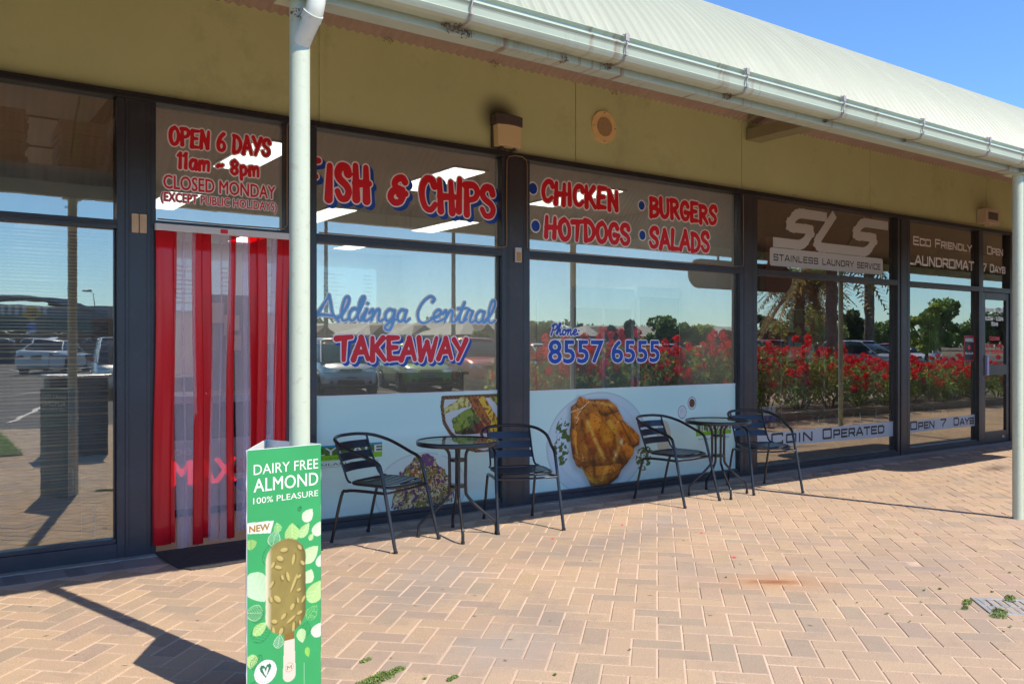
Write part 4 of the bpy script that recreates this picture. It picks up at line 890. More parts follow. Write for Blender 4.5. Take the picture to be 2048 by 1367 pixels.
# ================================================================== tables and chairs
tube_m = mat('charcoal_tube', (.030, .031, .036), .30, metal=.35, coat=.3, var=.15, vscale=6)
slat_m = mat('charcoal_slat', (.026, .031, .042), .33, metal=.2, coat=.25, var=.12, vscale=5)
def arc_pts(f, n, a=0, b=1): return [f(a+(b-a)*i/n) for i in range(n+1)]
def cr3(P, k=5):
    out = []; Q = [P[0]]+list(P)+[P[-1]]
    for i in range(1, len(Q)-2):
        for t in [j/k for j in range(k)]:
            out.append(tuple(.5*((2*Q[i][a])+(-Q[i-1][a]+Q[i+1][a])*t+(2*Q[i-1][a]-5*Q[i][a]+4*Q[i+1][a]-Q[i+2][a])*t*t+(-Q[i-1][a]+3*Q[i][a]-3*Q[i+1][a]+Q[i+2][a])*t**3) for a in range(3)))
    out.append(P[-1]); return out
def make_chair():
    root = empty('bistro_chair', (0, 0, 0))
    m = MB()           # one tube: front leg, arm, back loop, arm, front leg
    half = [(.258, .300, .004), (.248, .225, .30), (.240, .165, .535), (.238, .130, .590), (.243, .060, .618), (.262, -.06, .660), (.262, -.16, .695), (.215, -.262, .728), (.12, -.318, .742)]
    path = half+[(0, -.332, .745)]+[(-a, b, c) for a, b, c in reversed(half)]
    m.tube(cr3(path, 4), .0125, 8); m.build('arm_and_front_legs', tube_m, root)
    for s in (-1, 1):
        m = MB(); m.tube(cr3([(s*.205, -.300, .004), (s*.200, -.215, .335), (s*.204, -.165, .375), (s*.220, -.04, .388), (s*.246, .205, .392)], 4), .011, 8); m.build('rear_leg', tube_m, root)
        m = MB(); m.tube(cr3([(s*.205, -.13, .438), (s*.185, -.175, .452), (s*.178, -.215, .53), (s*.178, -.262, .64), (s*.176, -.292, .726)], 4), .008, 8); m.build('back_stile', tube_m, root)
        m = MB(); m.cyl((s*.258, .300), .0145, 0, .018, 12); m.cyl((s*.205, -.300), .0135, 0, .018, 12); m.build('foot_cap', mat('black_rubber', (.02, .02, .02), .8), root)
    m = MB(); pts = []
    for i in range(40):
        a = 2*PI*i/40; cx_, cy_ = math.cos(a), math.sin(a); e = .5
        px = .214*math.copysign(abs(cx_)**e, cx_); py = .035+.192*math.copysign(abs(cy_)**e, cy_); pts.append((px, py, .432-.012*max(0, (py-.1))/.12))
    m.tube(pts, .0105, 8, closed=True); m.tube([(-.243, .205, .392), (0, .20, .386), (.243, .205, .392)], .008, 8); m.build('seat_frame', tube_m, root)
    for i in range(6):
        y0 = -.128+i*.0575; m = MB(); vs = []; n = 8; wx = .198 if 0 < i < 5 else .188
        for k in range(n+1):
            x = -wx+2*wx*k/n; z = .440-.014*math.cos(PI*x/(2*wx))-(.008 if i == 5 else 0)
            vs += [(x, y0, z), (x, y0+.046, z-(.004 if i == 5 else 0)), (x, y0+.046, z-.005-(.004 if i == 5 else 0)), (x, y0, z-.005)]
        fs = [(4*k+a, 4*k+(a+1) % 4, 4*k+4+(a+1) % 4, 4*k+4+a) for k in range(n) for a in range(4)]+[(0, 1, 2, 3), (4*n+3, 4*n+2, 4*n+1, 4*n)]
        m.add(vs, fs); m.build('seat_slat', slat_m, root)
    for i in range(3):
        z0 = .498+i*.073; yb = -.205-i*.031; m = MB(); vs = []; n = 10
        for k in range(n+1):
            x = -.180+.360*k/n; y = yb-.030*math.cos(PI*x/.36)
            vs += [(x, y, z0), (x, y-.022, z0+.054), (x, y-.026, z0+.054), (x, y-.004, z0)]
        fs = [(4*k+a, 4*k+(a+1) % 4, 4*k+4+(a+1) % 4, 4*k+4+a) for k in range(n) for a in range(4)]+[(0, 1, 2, 3), (4*n+3, 4*n+2, 4*n+1, 4*n)]
        m.add(vs, fs); m.build('back_slat', slat_m, root)
    return root
chair0 = make_chair()
GRP = 'charcoal slatted bistro chairs along the shopfront'
spots = [(2.796, 5.530, math.atan2(-.535, .258), 'slatted metal armchair nearest the green ice cream board, its back to the left'),
         (3.925, 5.440, math.atan2(-.59, -.196), 'slatted metal armchair in front of the pillar between the two takeaway windows'),
         (5.705, 5.500, math.atan2(-.594, .074), 'slatted metal armchair standing just right of the roast chicken print'),
         (6.83, 5.430, math.atan2(-.553, -.213), 'slatted metal armchair in front of the pillar where the laundry windows begin')]
for i, (x, y, a, lb) in enumerate(spots):
    o = chair0 if i == 0 else copy_tree(chair0)
    o.location = (x, y, 0); o.rotation_euler = (0, 0, a-PI/2); tag(o, lb, 'chair', GRP)
tglass = glass_mat('table_glass', .22, (.70, .80, .80))
def make_table():
    root = empty('round_table', (0, 0, 0)); RR = .305
    m = MB(); n = 56; prof_ = [(RR-.012, .672), (RR-.002, .668), (RR, .676), (RR, .697), (RR-.004, .702), (RR-.014, .702), (RR-.016, .697), (RR-.016, .690), (RR-.022, .689), (RR-.022, .672)]; k = len(prof_)
    vs = [(r*math.cos(2*PI*i/n), r*math.sin(2*PI*i/n), z) for i in range(n) for r, z in prof_]
    m.add(vs, [(i*k+j, i*k+(j+1) % k, ((i+1) % n)*k+(j+1) % k, ((i+1) % n)*k+j) for i in range(n) for j in range(k)], 0, True); m.build('rim', tube_m, root)
    m = MB(); m.cyl((0, 0), RR-.0165, .6905, .6965, 56); o = m.build('glass_top', [tglass, clear], root)
    for p in o.data.polygons: p.material_index = 0 if p.normal.z > .5 else 1
    for q_ in range(4):
        a = PI/2*q_; c, s = math.cos(a), math.sin(a)
        P = [(.175, .670), (.110, .655), (.066, .610), (.060, .52), (.060, .34), (.075, .285), (.15, .205), (.255, .115), (.283, .075), (.288, .004)]
        m = MB(); m.tube(cr3([(r*c, r*s, z) for r, z in P], 4), .0115, 8); m.build('leg', tube_m, root)
        m = MB(); m.cyl((.288*c, .288*s), .0135, 0, .02, 12); m.build('foot_cap', _M['black_rubber'], root)
    for z in (.545, .355):
        m = MB(); m.cyl((0, 0), .055, z, z+.022, 24); m.build('spacer_ring', tube_m, root)
    return root
t0 = make_table(); t1 = copy_tree(t0)
t0.location = (3.33, 5.39, 0); t0.rotation_euler = (0, 0, math.atan2(.12, -.265)); t1.location = (6.255, 5.475, 0); t1.rotation_euler = (0, 0, math.atan2(.14, -.29))
tag(t0, 'round glass topped table in front of the takeaway window with the salad print', 'table', 'round glass bistro tables')
tag(t1, 'round glass topped table farther right, beyond the roast chicken print', 'table', 'round glass bistro tables')

# ================================================================== ice cream display board (three sided card stand round the post)
SB = empty('display_board', (1.2, 3.3, 0), 0, 'green three sided card stand advertising an almond ice cream, wrapped round the left post', 'display board')
HB = 1.0; pA, pB, pC = (1.048, 3.192), (1.358, 3.232), (1.235, 3.520)
def paint_board(S, T):
    """S 0..310 mm across, T mm from the top"""
    G = np.array(srgb(62, 178, 104)); C = np.zeros(S.shape+(3,))+G; C *= (1+.16*(fbm(S*.008, T*.008, 5)-.5))[..., None]
    def leaf(cx_, cy_, L, W, a, col, vein, kind='fill'):
        nonlocal C
        ca_, sa_ = math.cos(R(a)), math.sin(R(a)); u = (S-cx_)*ca_+(T-cy_)*sa_; v = -(S-cx_)*sa_+(T-cy_)*ca_
        t = np.clip((u/L+.5), 0, 1); hw = W/2*(np.sin(PI*t**.75))**.8; d = np.abs(v)-hw; ins = (d < 0) & (np.abs(u) < L/2)
        if kind == 'fill':
            C = over(C, ins*.95, np.array(srgb(*col))*(.92+.25*np.clip(v/W+.3, 0, .6))[..., None])
            ribs = ((np.abs(v) < .8) | (np.abs(((u+np.abs(v)*.8) % (L/5.5))-1) < .8)) & ins; C = over(C, ribs*.8, np.array(srgb(*vein)))
        else:
            ribs = ((np.abs(v) < .8) | (np.abs(((u-np.abs(v)*.9) % (L/7))-1) < .8) | (np.abs(d) < 1.1)) & (d < 1) & (np.abs(u) < L/2+1); C = over(C, ribs*.85, np.array(srgb(*vein)))
    dk = (22, 110, 62); lt = (232, 248, 210); pal = (178, 226, 128); wh = (236, 246, 226)
    leaf(110, 345, 60, 50, -75, wh, wh, 'line'); 
    for a in ((96, 400, 95, 62, -70, dk, dk, 'line'), (15, 355, 40, 46, 90, pal, dk, 'fill'), (196, 330, 48, 30, -60, dk, dk, 'line'), (40, 520, 130, 96, 62, (206, 240, 196), lt, 'fill'), (35, 622, 66, 56, -160, dk, dk, 'line'),
              (27, 612, 70, 58, 190, wh, lt, 'line'), (60, 690, 95, 70, -25, dk, dk, 'line'), (52, 676, 66, 44, -35, pal, lt, 'fill'), (18, 792, 52, 48, 100, pal, lt, 'fill'), (40, 800, 60, 50, -60, dk, dk, 'line'), (128, 742, 50, 40, -80, wh, wh, 'line'),
              (45, 900, 26, 20, -70, (120, 205, 90), pal, 'fill'), (18, 885, 40, 26, -50, dk, dk, 'line'), (123, 305, 40, 34, -100, (120, 205, 100), lt, 'fill'), (184, 333, 74, 64, -92, pal, lt, 'fill'),
              (252, 275, 58, 48, -50, lt, wh, 'fill'), (236, 332, 66, 40, -52, (190, 232, 150), lt, 'fill'), (296, 335, 58, 52, -70, lt, wh, 'fill'), (266, 362, 30, 22, -60, pal, lt, 'fill'), (262, 430, 86, 62, -38, (214, 244, 180), lt, 'fill'),
              (306, 462, 50, 40, -80, wh, lt, 'fill'), (254, 515, 56, 54, -60, (220, 246, 190), lt, 'fill'), (286, 580, 96, 74, -52, (196, 236, 150), lt, 'fill'), (270, 660, 62, 48, -50, wh, pal, 'line'), (294, 735, 58, 56, -60, wh, lt, 'fill'),
              (240, 720, 60, 50, -70, dk, dk, 'line'), (224, 742, 58, 40, 80, (196, 236, 160), wh, 'fill'), (250, 812, 40, 22, 80, (150, 220, 90), pal, 'fill'), (216, 245, 22, 16, -60, dk, dk, 'line')): leaf(*a)
    # NEW flag
    fl = poly_sd(S, T, [(0, 272), (108, 276), (94, 322), (0, 312)]); C = over(C, fl < 0, np.array(srgb(248, 244, 232)))
    # stick
    st_ = np.where(T < 880, np.hypot(np.maximum(np.abs(S-172)-20-(T-720)*.042, 0), np.maximum(730-T, 0)), np.hypot(S-172, T-880)-27)
    C = over(C, (st_ < .5) & (T > 700) & (T < 910), np.array(srgb(236, 226, 206))*(.96+.05*fbm(S*.3, T*.01, 6))[..., None]); C = over(C, (np.abs(S-172) < 20) & (T > 700) & (T < 745), np.array(srgb(150, 112, 52)))
    d = np.abs(np.hypot(S-172, T-852)-17)-.9; C = over(C, d < 0, np.array(srgb(190, 168, 120)))
    # the bar: rounded, lit from the left, knobbly with nuts
    cxm, r0 = 158., 84.; top, bot = 352., 722.
    q_ = np.clip(T, top+r0, bot-r0); wob = 5*(fbm(S*.05, T*.05, 44)-.5); dd = np.hypot((S-cxm), (T-q_)*1.02)-r0+wob
    ins = 1/(1+np.exp(dd/.8)); hgt = np.clip(-dd/34, 0, 1); nx_ = np.clip((cxm-S)/r0, -1, 1)
    base = np.array(srgb(160, 144, 78)); B = np.zeros(S.shape+(3,))+base; B *= (.80+.18*hgt+.18*nx_*(1-hgt)+.28*(fbm(S*.035, T*.03, 14)-.5))[..., None]
    B = over(B, np.clip((nx_-.70)*4, 0, 1)*.95, np.array(srgb(238, 232, 196))); B = over(B, np.clip((-nx_-.72)*3.5, 0, 1)*.6, np.array(srgb(88, 80, 42)))
    rr = random.Random(5)
    for (a, b, l_, w_, an) in ((150, 395, 34, 18, 0), (133, 425, 34, 20, 30), (126, 458, 34, 14, 20), (190, 438, 46, 13, -80), (228, 458, 26, 14, 50), (166, 500, 44, 13, 75), (143, 500, 24, 11, 70), (98, 520, 36, 12, -55), (192, 530, 82, 12, -66), (214, 508, 22, 13, -30), (122, 578, 40, 20, 45), (213, 560, 20, 12, -10),
                                (185, 620, 30, 18, -60), (208, 600, 26, 9, 80), (232, 600, 32, 12, -60), (96, 575, 26, 12, 70), (148, 650, 30, 16, -45), (110, 662, 28, 16, 20), (216, 650, 26, 14, -20), (180, 668, 48, 12, -32), (106, 700, 44, 13, 85), (138, 705, 30, 18, -70), (190, 700, 44, 13, -85), (218, 690, 26, 10, 80), (216, 395, 26, 14, 50), (238, 400, 24, 12, 70), (104, 445, 28, 12, -60)):
        ca_, sa_ = math.cos(R(an)), math.sin(R(an)); u = (S-a)*ca_+(T-b)*sa_; v = -(S-a)*sa_+(T-b)*ca_; e = np.hypot(u/(l_/2), v/(w_/2))-1
        sh = np.hypot((u-1.5)/(l_/2+3), (v-3)/(w_/2+3))-1; B = over(B, np.clip(-sh*2.5, 0, .6), np.array(srgb(96, 84, 36))); B = over(B, np.clip(-e*5, 0, 1), np.array(srgb(206, 186, 112))*(1+.25*np.clip(-v/w_, -.4, .5))[..., None])
    C = over(C, ins, B)
    # vegan badge
    d = np.hypot(S-74, T-845); C = over(C, d < 45, np.array(srgb(250, 250, 248)))
    hx, hy = (S-74)/1.0, (T-838)/1.0; ht = poly_sd(S, T, [(74, 828), (80, 818), (92, 816), (98, 826), (95, 838), (74, 868), (53, 838), (50, 826), (56, 816), (68, 818)]); C = over(C, ht < 0, np.array(srgb(40, 128, 84)))
    vv = np.minimum(seg_sd(S, T, (66, 832), (75, 856)), seg_sd(S, T, (75, 856), (83, 832))); C = over(C, vv < 3.4, np.array(srgb(250, 250, 248)))
    rg = (np.abs(d-38) < 2) & (np.mod(np.degrees(np.arctan2(T-845, S-74)), 14) > 6) & (np.abs(T-845) > 9); C = over(C, rg*.55, np.array(srgb(110, 160, 130)))
    # small heart emblem above the name
    h2 = np.minimum(seg_sd(S, T, (158, 948), (172, 962)), seg_sd(S, T, (172, 962), (190, 946))); d1 = np.abs(np.hypot((S-164)/11, (T-944)/8)-1)*8; d2 = np.abs(np.hypot((S-182)/11, (T-943)/8)-1)*8
    C = over(C, np.minimum(np.minimum(d1, d2), h2) < 2.6, np.array(srgb(248, 250, 246)))
    C = C*np.array((.70, .70, .72))
    sc_ = (np.abs(S-235) < .7) & (T > 850) & (T < 960); C = over(C, sc_*.5, np.array(srgb(200, 230, 205)))
    return C
board_m = print_mat('board_print', .42)
card = mat('white_card', (.72, .72, .70), .8, var=.05)
def face_place(p, q_, off=0.0):
    d = Vector((q_[0]-p[0], q_[1]-p[1], 0)); L = d.length; d /= L; nrm = Vector((d.y, -d.x, 0))
    return lambda s, z, o=0.0: (p[0]+d.x*s+nrm.x*(off-o), p[1]+d.y*s+nrm.y*(off-o), z), L
def SBP(o): o.parent = SB; o.matrix_parent_inverse = Matrix.Translation((-1.2, -3.3, 0)); return o
def make_face(p, q_, painter, nm):
    f, L = face_place(p, q_, .003)
    # card with its own thickness and slightly wavy long edges
    m = MB(); g, _ = face_place(p, q_, 0); n = 24
    vs = []
    for k in range(n+1):
        z = HB*k/n; wv = .004*math.sin(k*1.9)+.003*math.sin(k*4.3+1)
        for s_, o_ in ((0-wv*.6, .0), (L, .0), (L, .004), (0-wv*.6, .004)): vs.append(g(s_, z, o_))
    fs = [(4*k+a, 4*k+(a+1) % 4, 4*k+4+(a+1) % 4, 4*k+4+a) for k in range(n) for a in range(4)]+[(3, 2, 1, 0), (4*n, 4*n+1, 4*n+2, 4*n+3)]
    m.add(vs, fs); SBP(m.build('card_panel', card, None))
    def place(S, T):
        P3 = np.zeros(S.shape+(3,)); a = np.array(f(0, 0)); b = np.array(f(L, 0)); k = (S/310.)[..., None]; P3[:] = a*(1-k)+b*k; P3[..., 2] = HB-T/1000*HB; return P3
    nx, nz = (156, 500) if nm == 'front' else (60, 160); gs = np.linspace(1.5, 308.5, nx); gt = np.linspace(1.5, 998.5, nz); S, T = np.meshgrid(gs, gt); C = painter(S, T); P3 = place(S, T)
    i, j = np.meshgrid(np.arange(nx-1), np.arange(nz-1)); a = (j*nx+i).ravel(); F = np.stack([a, a+nx, a+1+nx, a+1], 1)
    SBP(raw_mesh('printed_face', P3.reshape(-1, 3), F, board_m, None, C.reshape(-1, 3))); return f, L
f0, L0 = make_face(pA, pB, paint_board, 'front')
def shaded_board(S, T): return paint_board(S, T)*np.array((.10, .17, .13))  # print of the face turned from the sun, its shade multiplied into the colour
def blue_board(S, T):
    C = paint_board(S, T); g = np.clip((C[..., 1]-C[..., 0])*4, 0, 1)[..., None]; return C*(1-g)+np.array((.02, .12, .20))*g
f1, L1 = make_face(pB, pC, blue_board, 'b'); f2, L2 = make_face(pC, pA, shaded_board, 'c')
ivory = mat('board_ivory', (.74, .76, .68), .5); gold_i = mat('board_gold', srgb(150, 118, 44), .5)
def on(f, L, zt, text, s0, s1, t0, t1, mt, bold=0):
    o = font_text('board_text', text, s0/310*L, s1/310*L, HB-t1/1000, HB-t0/1000, 0, mt, None, bold=bold, face=lambda s, z, o_: f(s, z, -.0008+o_)); SBP(o)
for ff, LL in ((f0, L0), (f2, L2)):
    on(ff, LL, 0, 'DAIRY FREE', 26, 296, 55, 95, ivory, .006); on(ff, LL, 0, 'ALMOND', 26, 296, 108, 160, ivory, .006); on(ff, LL, 0, '100% PLEASURE', 24, 296, 180, 204, ivory, -.004)
on(f0, L0, 0, 'NEW', 9, 90, 283, 308, gold_i, .03); on(f0, L0, 0, 'M', 162, 182, 844, 860, gold_i); on(f0, L0, 0, 'MAGNUM', 118, 282, 972, 998, ivory, .02)

# ================================================================== strip curtain in the takeaway doorway
SCn = empty('strip_curtain', (1.83, 6.05, 0), 0, 'red and clear plastic strip curtain hanging in the takeaway doorway', 'curtain')
def SCP(o): o.parent = SCn; o.matrix_parent_inverse = Matrix.Translation((-1.83, -6.05, 0)); return o
pv_red = film_mat('red_pvc', (.86, .03, .045), .58, .15); pv_clr = film_mat('clear_pvc', (.80, .75, .80), .22, .07)
m = MB(); m.box(1.372, 2.305, 6.035, 6.068, 2.163, 2.209); SCP(m.build('rail', mat('white_rail', (.70, .70, .73), .4), None, bevel=.003))
m = MB(); m.box(1.80, 1.85, 6.033, 6.0345, 2.172, 2.200); SCP(m.build('rail_sticker', c_red, None))
strips = [('r', 1.375, .115, .06), ('r', 1.412, .095, .11), ('c', 1.492, .075, .09), ('c', 1.545, .09, .05), ('r', 1.617, .07, .08), ('r', 1.655, .095, .10), ('c', 1.742, .07, .07), ('c', 1.800, .075, .10), ('r', 1.862, .05, .06), ('c', 1.905, .09, .09), ('c', 1.965, .05, .05),
          ('r', 2.005, .085, .10), ('r', 2.062, .07, .07), ('c', 2.120, .09, .10), ('c', 2.165, .06, .06), ('r', 2.205, .095, .09), ('r', 2.255, .04, .06)]
for i, (c, x0, wd, ins) in enumerate(strips):
    rr = random.Random(i*7+1); n = 16; k = 6; y0 = 6.046+.009*(i % 3); lean = -(x0-1.84)*.11*rr.uniform(.7, 1.2) if x0 > 2.1 else rr.uniform(-.02, .02)
    vs = []; zb = .02+rr.uniform(0, .05)+(.04 if x0 > 1.9 else 0)
    for a in range(n+1):
        z = zb+(2.165-zb)*a/n; f = 1-a/n; xo = x0+lean*f**1.3+.006*math.sin(f*6+i)
        ww = wd*(1-.22*f*(1 if x0 > 2.15 else 0))
        for b in range(k+1):
            t = b/k; vs.append((xo+ww*t, y0+.016*math.sin(PI*t)*(1 if i % 2 else -1)*(.5+.5*f)+.010*f*math.sin(3*f+i*1.7), z))
    fs = [(a*(k+1)+b, a*(k+1)+b+1, (a+1)*(k+1)+b+1, (a+1)*(k+1)+b) for a in range(n) for b in range(k)]
    mm = MB(); mm.add(vs, fs, 0, True); o = SCP(mm.build('strip', pv_red if c == 'r' else pv_clr, None)); so_ = o.modifiers.new('thick', 'SOLIDIFY'); so_.thickness = .002
    if c == 'r': o['label'] = 'red plastic strip'
    else: o['label'] = 'clear plastic strip'
# doormat
m = MB(); pts = [(1.372, 6.10), (1.40, 5.60), (1.46, 5.50), (1.62, 5.49), (1.85, 5.52), (2.12, 5.49), (2.34, 5.52), (2.36, 6.02), (2.33, 6.12)]
m.prism(pts, .001, .012); dm = m.build('doormat', mat('black_mat', (.040, .040, .043), .9, var=.3, vscale=20, bump=.6, bscale=120), bevel=.003); tag(dm, 'thin black rubber mat with curled edges in front of the strip curtain', 'doormat')

# ================================================================== fittings on the wall
x0, z1 = facade(992, 228, 6.0); x1, z0 = facade(1050, 300, 6.0)
WLp = empty('wall_lamp', (4.22, 6.08, 3.2), 0, 'brown capped bulkhead lamp with a yellowed cover above the middle pillar', 'lamp')
def wp(o, root, loc): o.parent = root; o.matrix_parent_inverse = Matrix.Translation((-loc[0], -loc[1], -loc[2])); return o
lb = mat('lamp_brown', (.085, .065, .06), .6, var=.15, vscale=12); lens_m = film_mat('yellowed_lens', (.92, .74, .42), .80, .25)
def bowed(m, x0, x1, z0, z1, y, d, n=8, taper=0):
    pts = [(x0, y)]+[(x0+(x1-x0)*i/n+0, y-d*(.72+.28*math.sin(PI*i/n))) for i in range(n+1)]+[(x1, y)]
    cx_ = (x0+x1)/2; k = len(pts)
    vs = [(cx_+(a-cx_)*(1-taper), b, z0) for a, b in pts]+[(a, b, z1) for a, b in pts]
    m.add(vs, [tuple(range(k)), tuple(range(2*k-1, k-1, -1))]+[(i, (i+1) % k, k+(i+1) % k, k+i) for i in range(k)])
XL = 4.085
m = MB(); bowed(m, XL, XL+.275, 3.270, 3.355, 6.088, .135); m.box(XL+.005, XL+.27, 6.06, 6.088, 3.085, 3.27); wp(m.build('housing', lb, None, bevel=.004), WLp, (4.22, 6.08, 3.2))
m = MB(); bowed(m, XL+.012, XL+.262, 3.088, 3.269, 6.059, .098, taper=.05); wp(m.build('lens', lens_m, None, bevel=.004), WLp, (4.22, 6.08, 3.2))
m = MB(); m.tube([(XL+.06, 6.01, 3.17), (XL+.21, 6.01, 3.17)], .022, 12); m.box(XL+.04, XL+.235, 6.035, 6.0595, 3.11, 3.24); wp(m.build('lamp_tube', mat('lamp_inner', (.75, .70, .55), .4), None), WLp, (4.22, 6.08, 3.2))
m = MB(); m.box(XL+.06, XL+.08, 6.0, 6.06, 3.066, 3.087); m.box(XL+.19, XL+.21, 6.0, 6.06, 3.066, 3.087); wp(m.build('clip', lb, None), WLp, (4.22, 6.08, 3.2))
# soot on the wall above the lamp: a stain with its own shape, on the panel itself
n_ = olive.node_tree.nodes; l_ = olive.node_tree.links; b_ = n_['Principled BSDF']; old = b_.inputs['Base Color'].links[0].from_socket
geo = n_.new('ShaderNodeNewGeometry'); sub = n_.new('ShaderNodeVectorMath'); sub.operation = 'SUBTRACT'; sub.inputs[1].default_value = (XL+.08, 6.09, 3.37); l_.new(geo.outputs['Position'], sub.inputs[0])
scl = n_.new('ShaderNodeVectorMath'); scl.operation = 'MULTIPLY'; scl.inputs[1].default_value = (4.2, 0, 5.0); l_.new(sub.outputs[0], scl.inputs[0])
ln = n_.new('ShaderNodeVectorMath'); ln.operation = 'LENGTH'; l_.new(scl.outputs[0], ln.inputs[0])
mr = n_.new('ShaderNodeMapRange'); mr.interpolation_type = 'SMOOTHSTEP'; mr.inputs[1].default_value = 1.15; mr.inputs[2].default_value = .1; mr.inputs[3].default_value = 0; mr.inputs[4].default_value = .85; l_.new(ln.outputs['Value'], mr.inputs[0])
mx = n_.new('ShaderNodeMix'); mx.data_type = 'RGBA'; l_.new(mr.outputs[0], mx.inputs[0]); l_.new(old, mx.inputs[6]); mx.inputs[7].default_value = (.05, .04, .03, 1); l_.new(mx.outputs[2], b_.inputs['Base Color'])
# speaker rose
VR = empty('round_speaker', (5.365, 6.08, 3.44), 0, 'round cream ceiling style speaker screwed flat to the olive wall', 'speaker')
cream = mat('cream_plastic2', (.88, .62, .28), .5, var=.08, vscale=10)
m = MB(); m.cyl((5.365, 3.442), .150, 6.072, 6.0895, 40, 0, 'y', .150); wp(m.build('rim', cream, None, bevel=.005), VR, (5.365, 6.08, 3.44))
m = MB(); m.cyl((5.365, 3.442), .088, 6.064, 6.0718, 36, 0, 'y'); wp(m.build('grille', mat('speaker_grille', (.46, .31, .15), .7, var=.3, vscale=120, bump=.8, bscale=220), None), VR, (5.365, 6.08, 3.44))
for a in range(4):
    m = MB(); m.cyl((5.365+.132*math.cos(PI/2*a), 3.442+.132*math.sin(PI/2*a)), .005, 6.068, 6.0722, 8, 0, 'y'); wp(m.build('screw', lb, None), VR, (5.365, 6.08, 3.44))
# small cream fittings
x0, z0 = facade(1966, 448, 6.0); x1, z1 = facade(1998, 422, 6.0)
m = MB(); m.box(x0, x1-.04, 5.96, 6.088, z0+.02, z1); m.cyl(((x0+x1)/2-.05, z0+.01), .03, 5.99, 6.05, 12, 0, 'y'); o = m.build('sensor_box', mat('sensor_cream', (.60, .48, .36), .5), bevel=.008); tag(o, 'small cream sensor box high on the olive wall near the right post', 'sensor')
m = MB(); m.box(x0+.07, x1-.12, 5.955, 5.9595, z0+.07, z1-.05); wp(m.build('sensor_window', mat('sensor_dark', (.10, .08, .06), .4), None), o, (0, 0, 0))
for k, (xa, xb) in enumerate(((1.229, 1.272), (1.278, 1.322))):
    m = MB(); m.box(xa, xb, 6.052, 6.067, 2.137, 2.262); o = m.build('latch_plate', mat('latch_cream', (.62, .46, .30), .5, var=.15, vscale=14), bevel=.003); tag(o, ('left' if k == 0 else 'right')+' one of two cream hinge plates on the pillar beside the strip curtain', 'hinge plate')
    m = MB(); m.box(xa+.013, xb-.013, 6.047, 6.0515, 2.165, 2.235); wp(m.build('plate_rib', _M['latch_cream'], None), o, (0, 0, 0))
m = MB(); m.box(4.325, 4.392, 6.050, 6.067, 2.117, 2.245); o = m.build('bell_push', mat('bell_white', (.60, .60, .62), .4), bevel=.003); tag(o, 'small white and orange push button unit on the middle pillar', 'door bell')
m = MB(); m.box(4.337, 4.380, 6.046, 6.0497, 2.125, 2.205); wp(m.build('button', mat('bell_orange', (.50, .27, .07), .4), None), o, (0, 0, 0))
# tan cable clipped round the frames
cab = mat('tan_cable', (.30, .18, .09), .6)
m = MB(); Yc = 6.058
m.tube([(2.53, Yc, 2.236), (3.3, Yc, 2.234), (4.19, Yc, 2.236), (4.235, Yc, 2.25), (4.238, Yc, 2.30)], .005, 6); m.tube([(4.238, Yc, 2.30), (4.236, Yc, 2.6), (4.239, Yc, 2.98), (4.26, Yc, 3.022), (4.32, Yc-.012, 3.036), (4.40, Yc-.012, 3.034), (4.45, Yc, 3.01), (4.458, Yc, 2.95), (4.456, Yc, 2.5), (4.458, Yc, 2.25), (4.50, Yc, 2.236)], .005, 6)
m.tube([(4.50, Yc, 2.236), (5.6, Yc, 2.234), (7.20, Yc, 2.236), (7.318, Yc, 2.245), (7.320, Yc, 2.6), (7.318, Yc, 3.0)], .005, 6)
m.tube([(1.39, Yc, 2.240), (1.8, Yc, 2.236), (2.26, Yc, 2.240), (2.285, Yc, 2.27), (2.286, Yc, 2.96), (2.29, Yc, 3.01), (2.36, Yc, 3.02)], .005, 6)
o = m.build('cable', cab); tag(o, 'thin tan cable clipped round the window frames of the takeaway', 'cable'); o['kind'] = 'stuff'
# drain grate
gr = empty('drain_grate', (4.81, 2.20, 0), R(45.1), 'cast metal drain grate set in the pavement at the lower right', 'drain grate')
gmt = mat('grate_iron', (.42, .42, .41), .55, metal=.3, var=.25, vscale=12)
m = MB(); m.box(-.15, .15, -.15, -.125, -.03, .006); m.box(-.15, .15, .125, .15, -.03, .006); m.box(-.15, -.125, -.1245, .1245, -.03, .006); m.box(.125, .15, -.1245, .1245, -.03, .006); m.build('frame', gmt, gr, bevel=.002)
for i in range(6):
    m = MB(); m.box(-.1245, -.006, -.113+.042*i, -.092+.042*i, -.02, .003); m.build('bar', gmt, gr)
    m = MB(); m.box(.006, .1245, -.113+.042*i, -.092+.042*i, -.02, .003); m.build('bar', gmt, gr)
m = MB(); m.box(-.0055, .0055, -.1245, .1245, -.02, .0045); m.build('spine', gmt, gr)
m = MB(); m.box(-.124, .124, -.124, .124, -.031, -.0205); m.build('sump', mat('sump_dark', (.01, .01, .01), .9), gr)
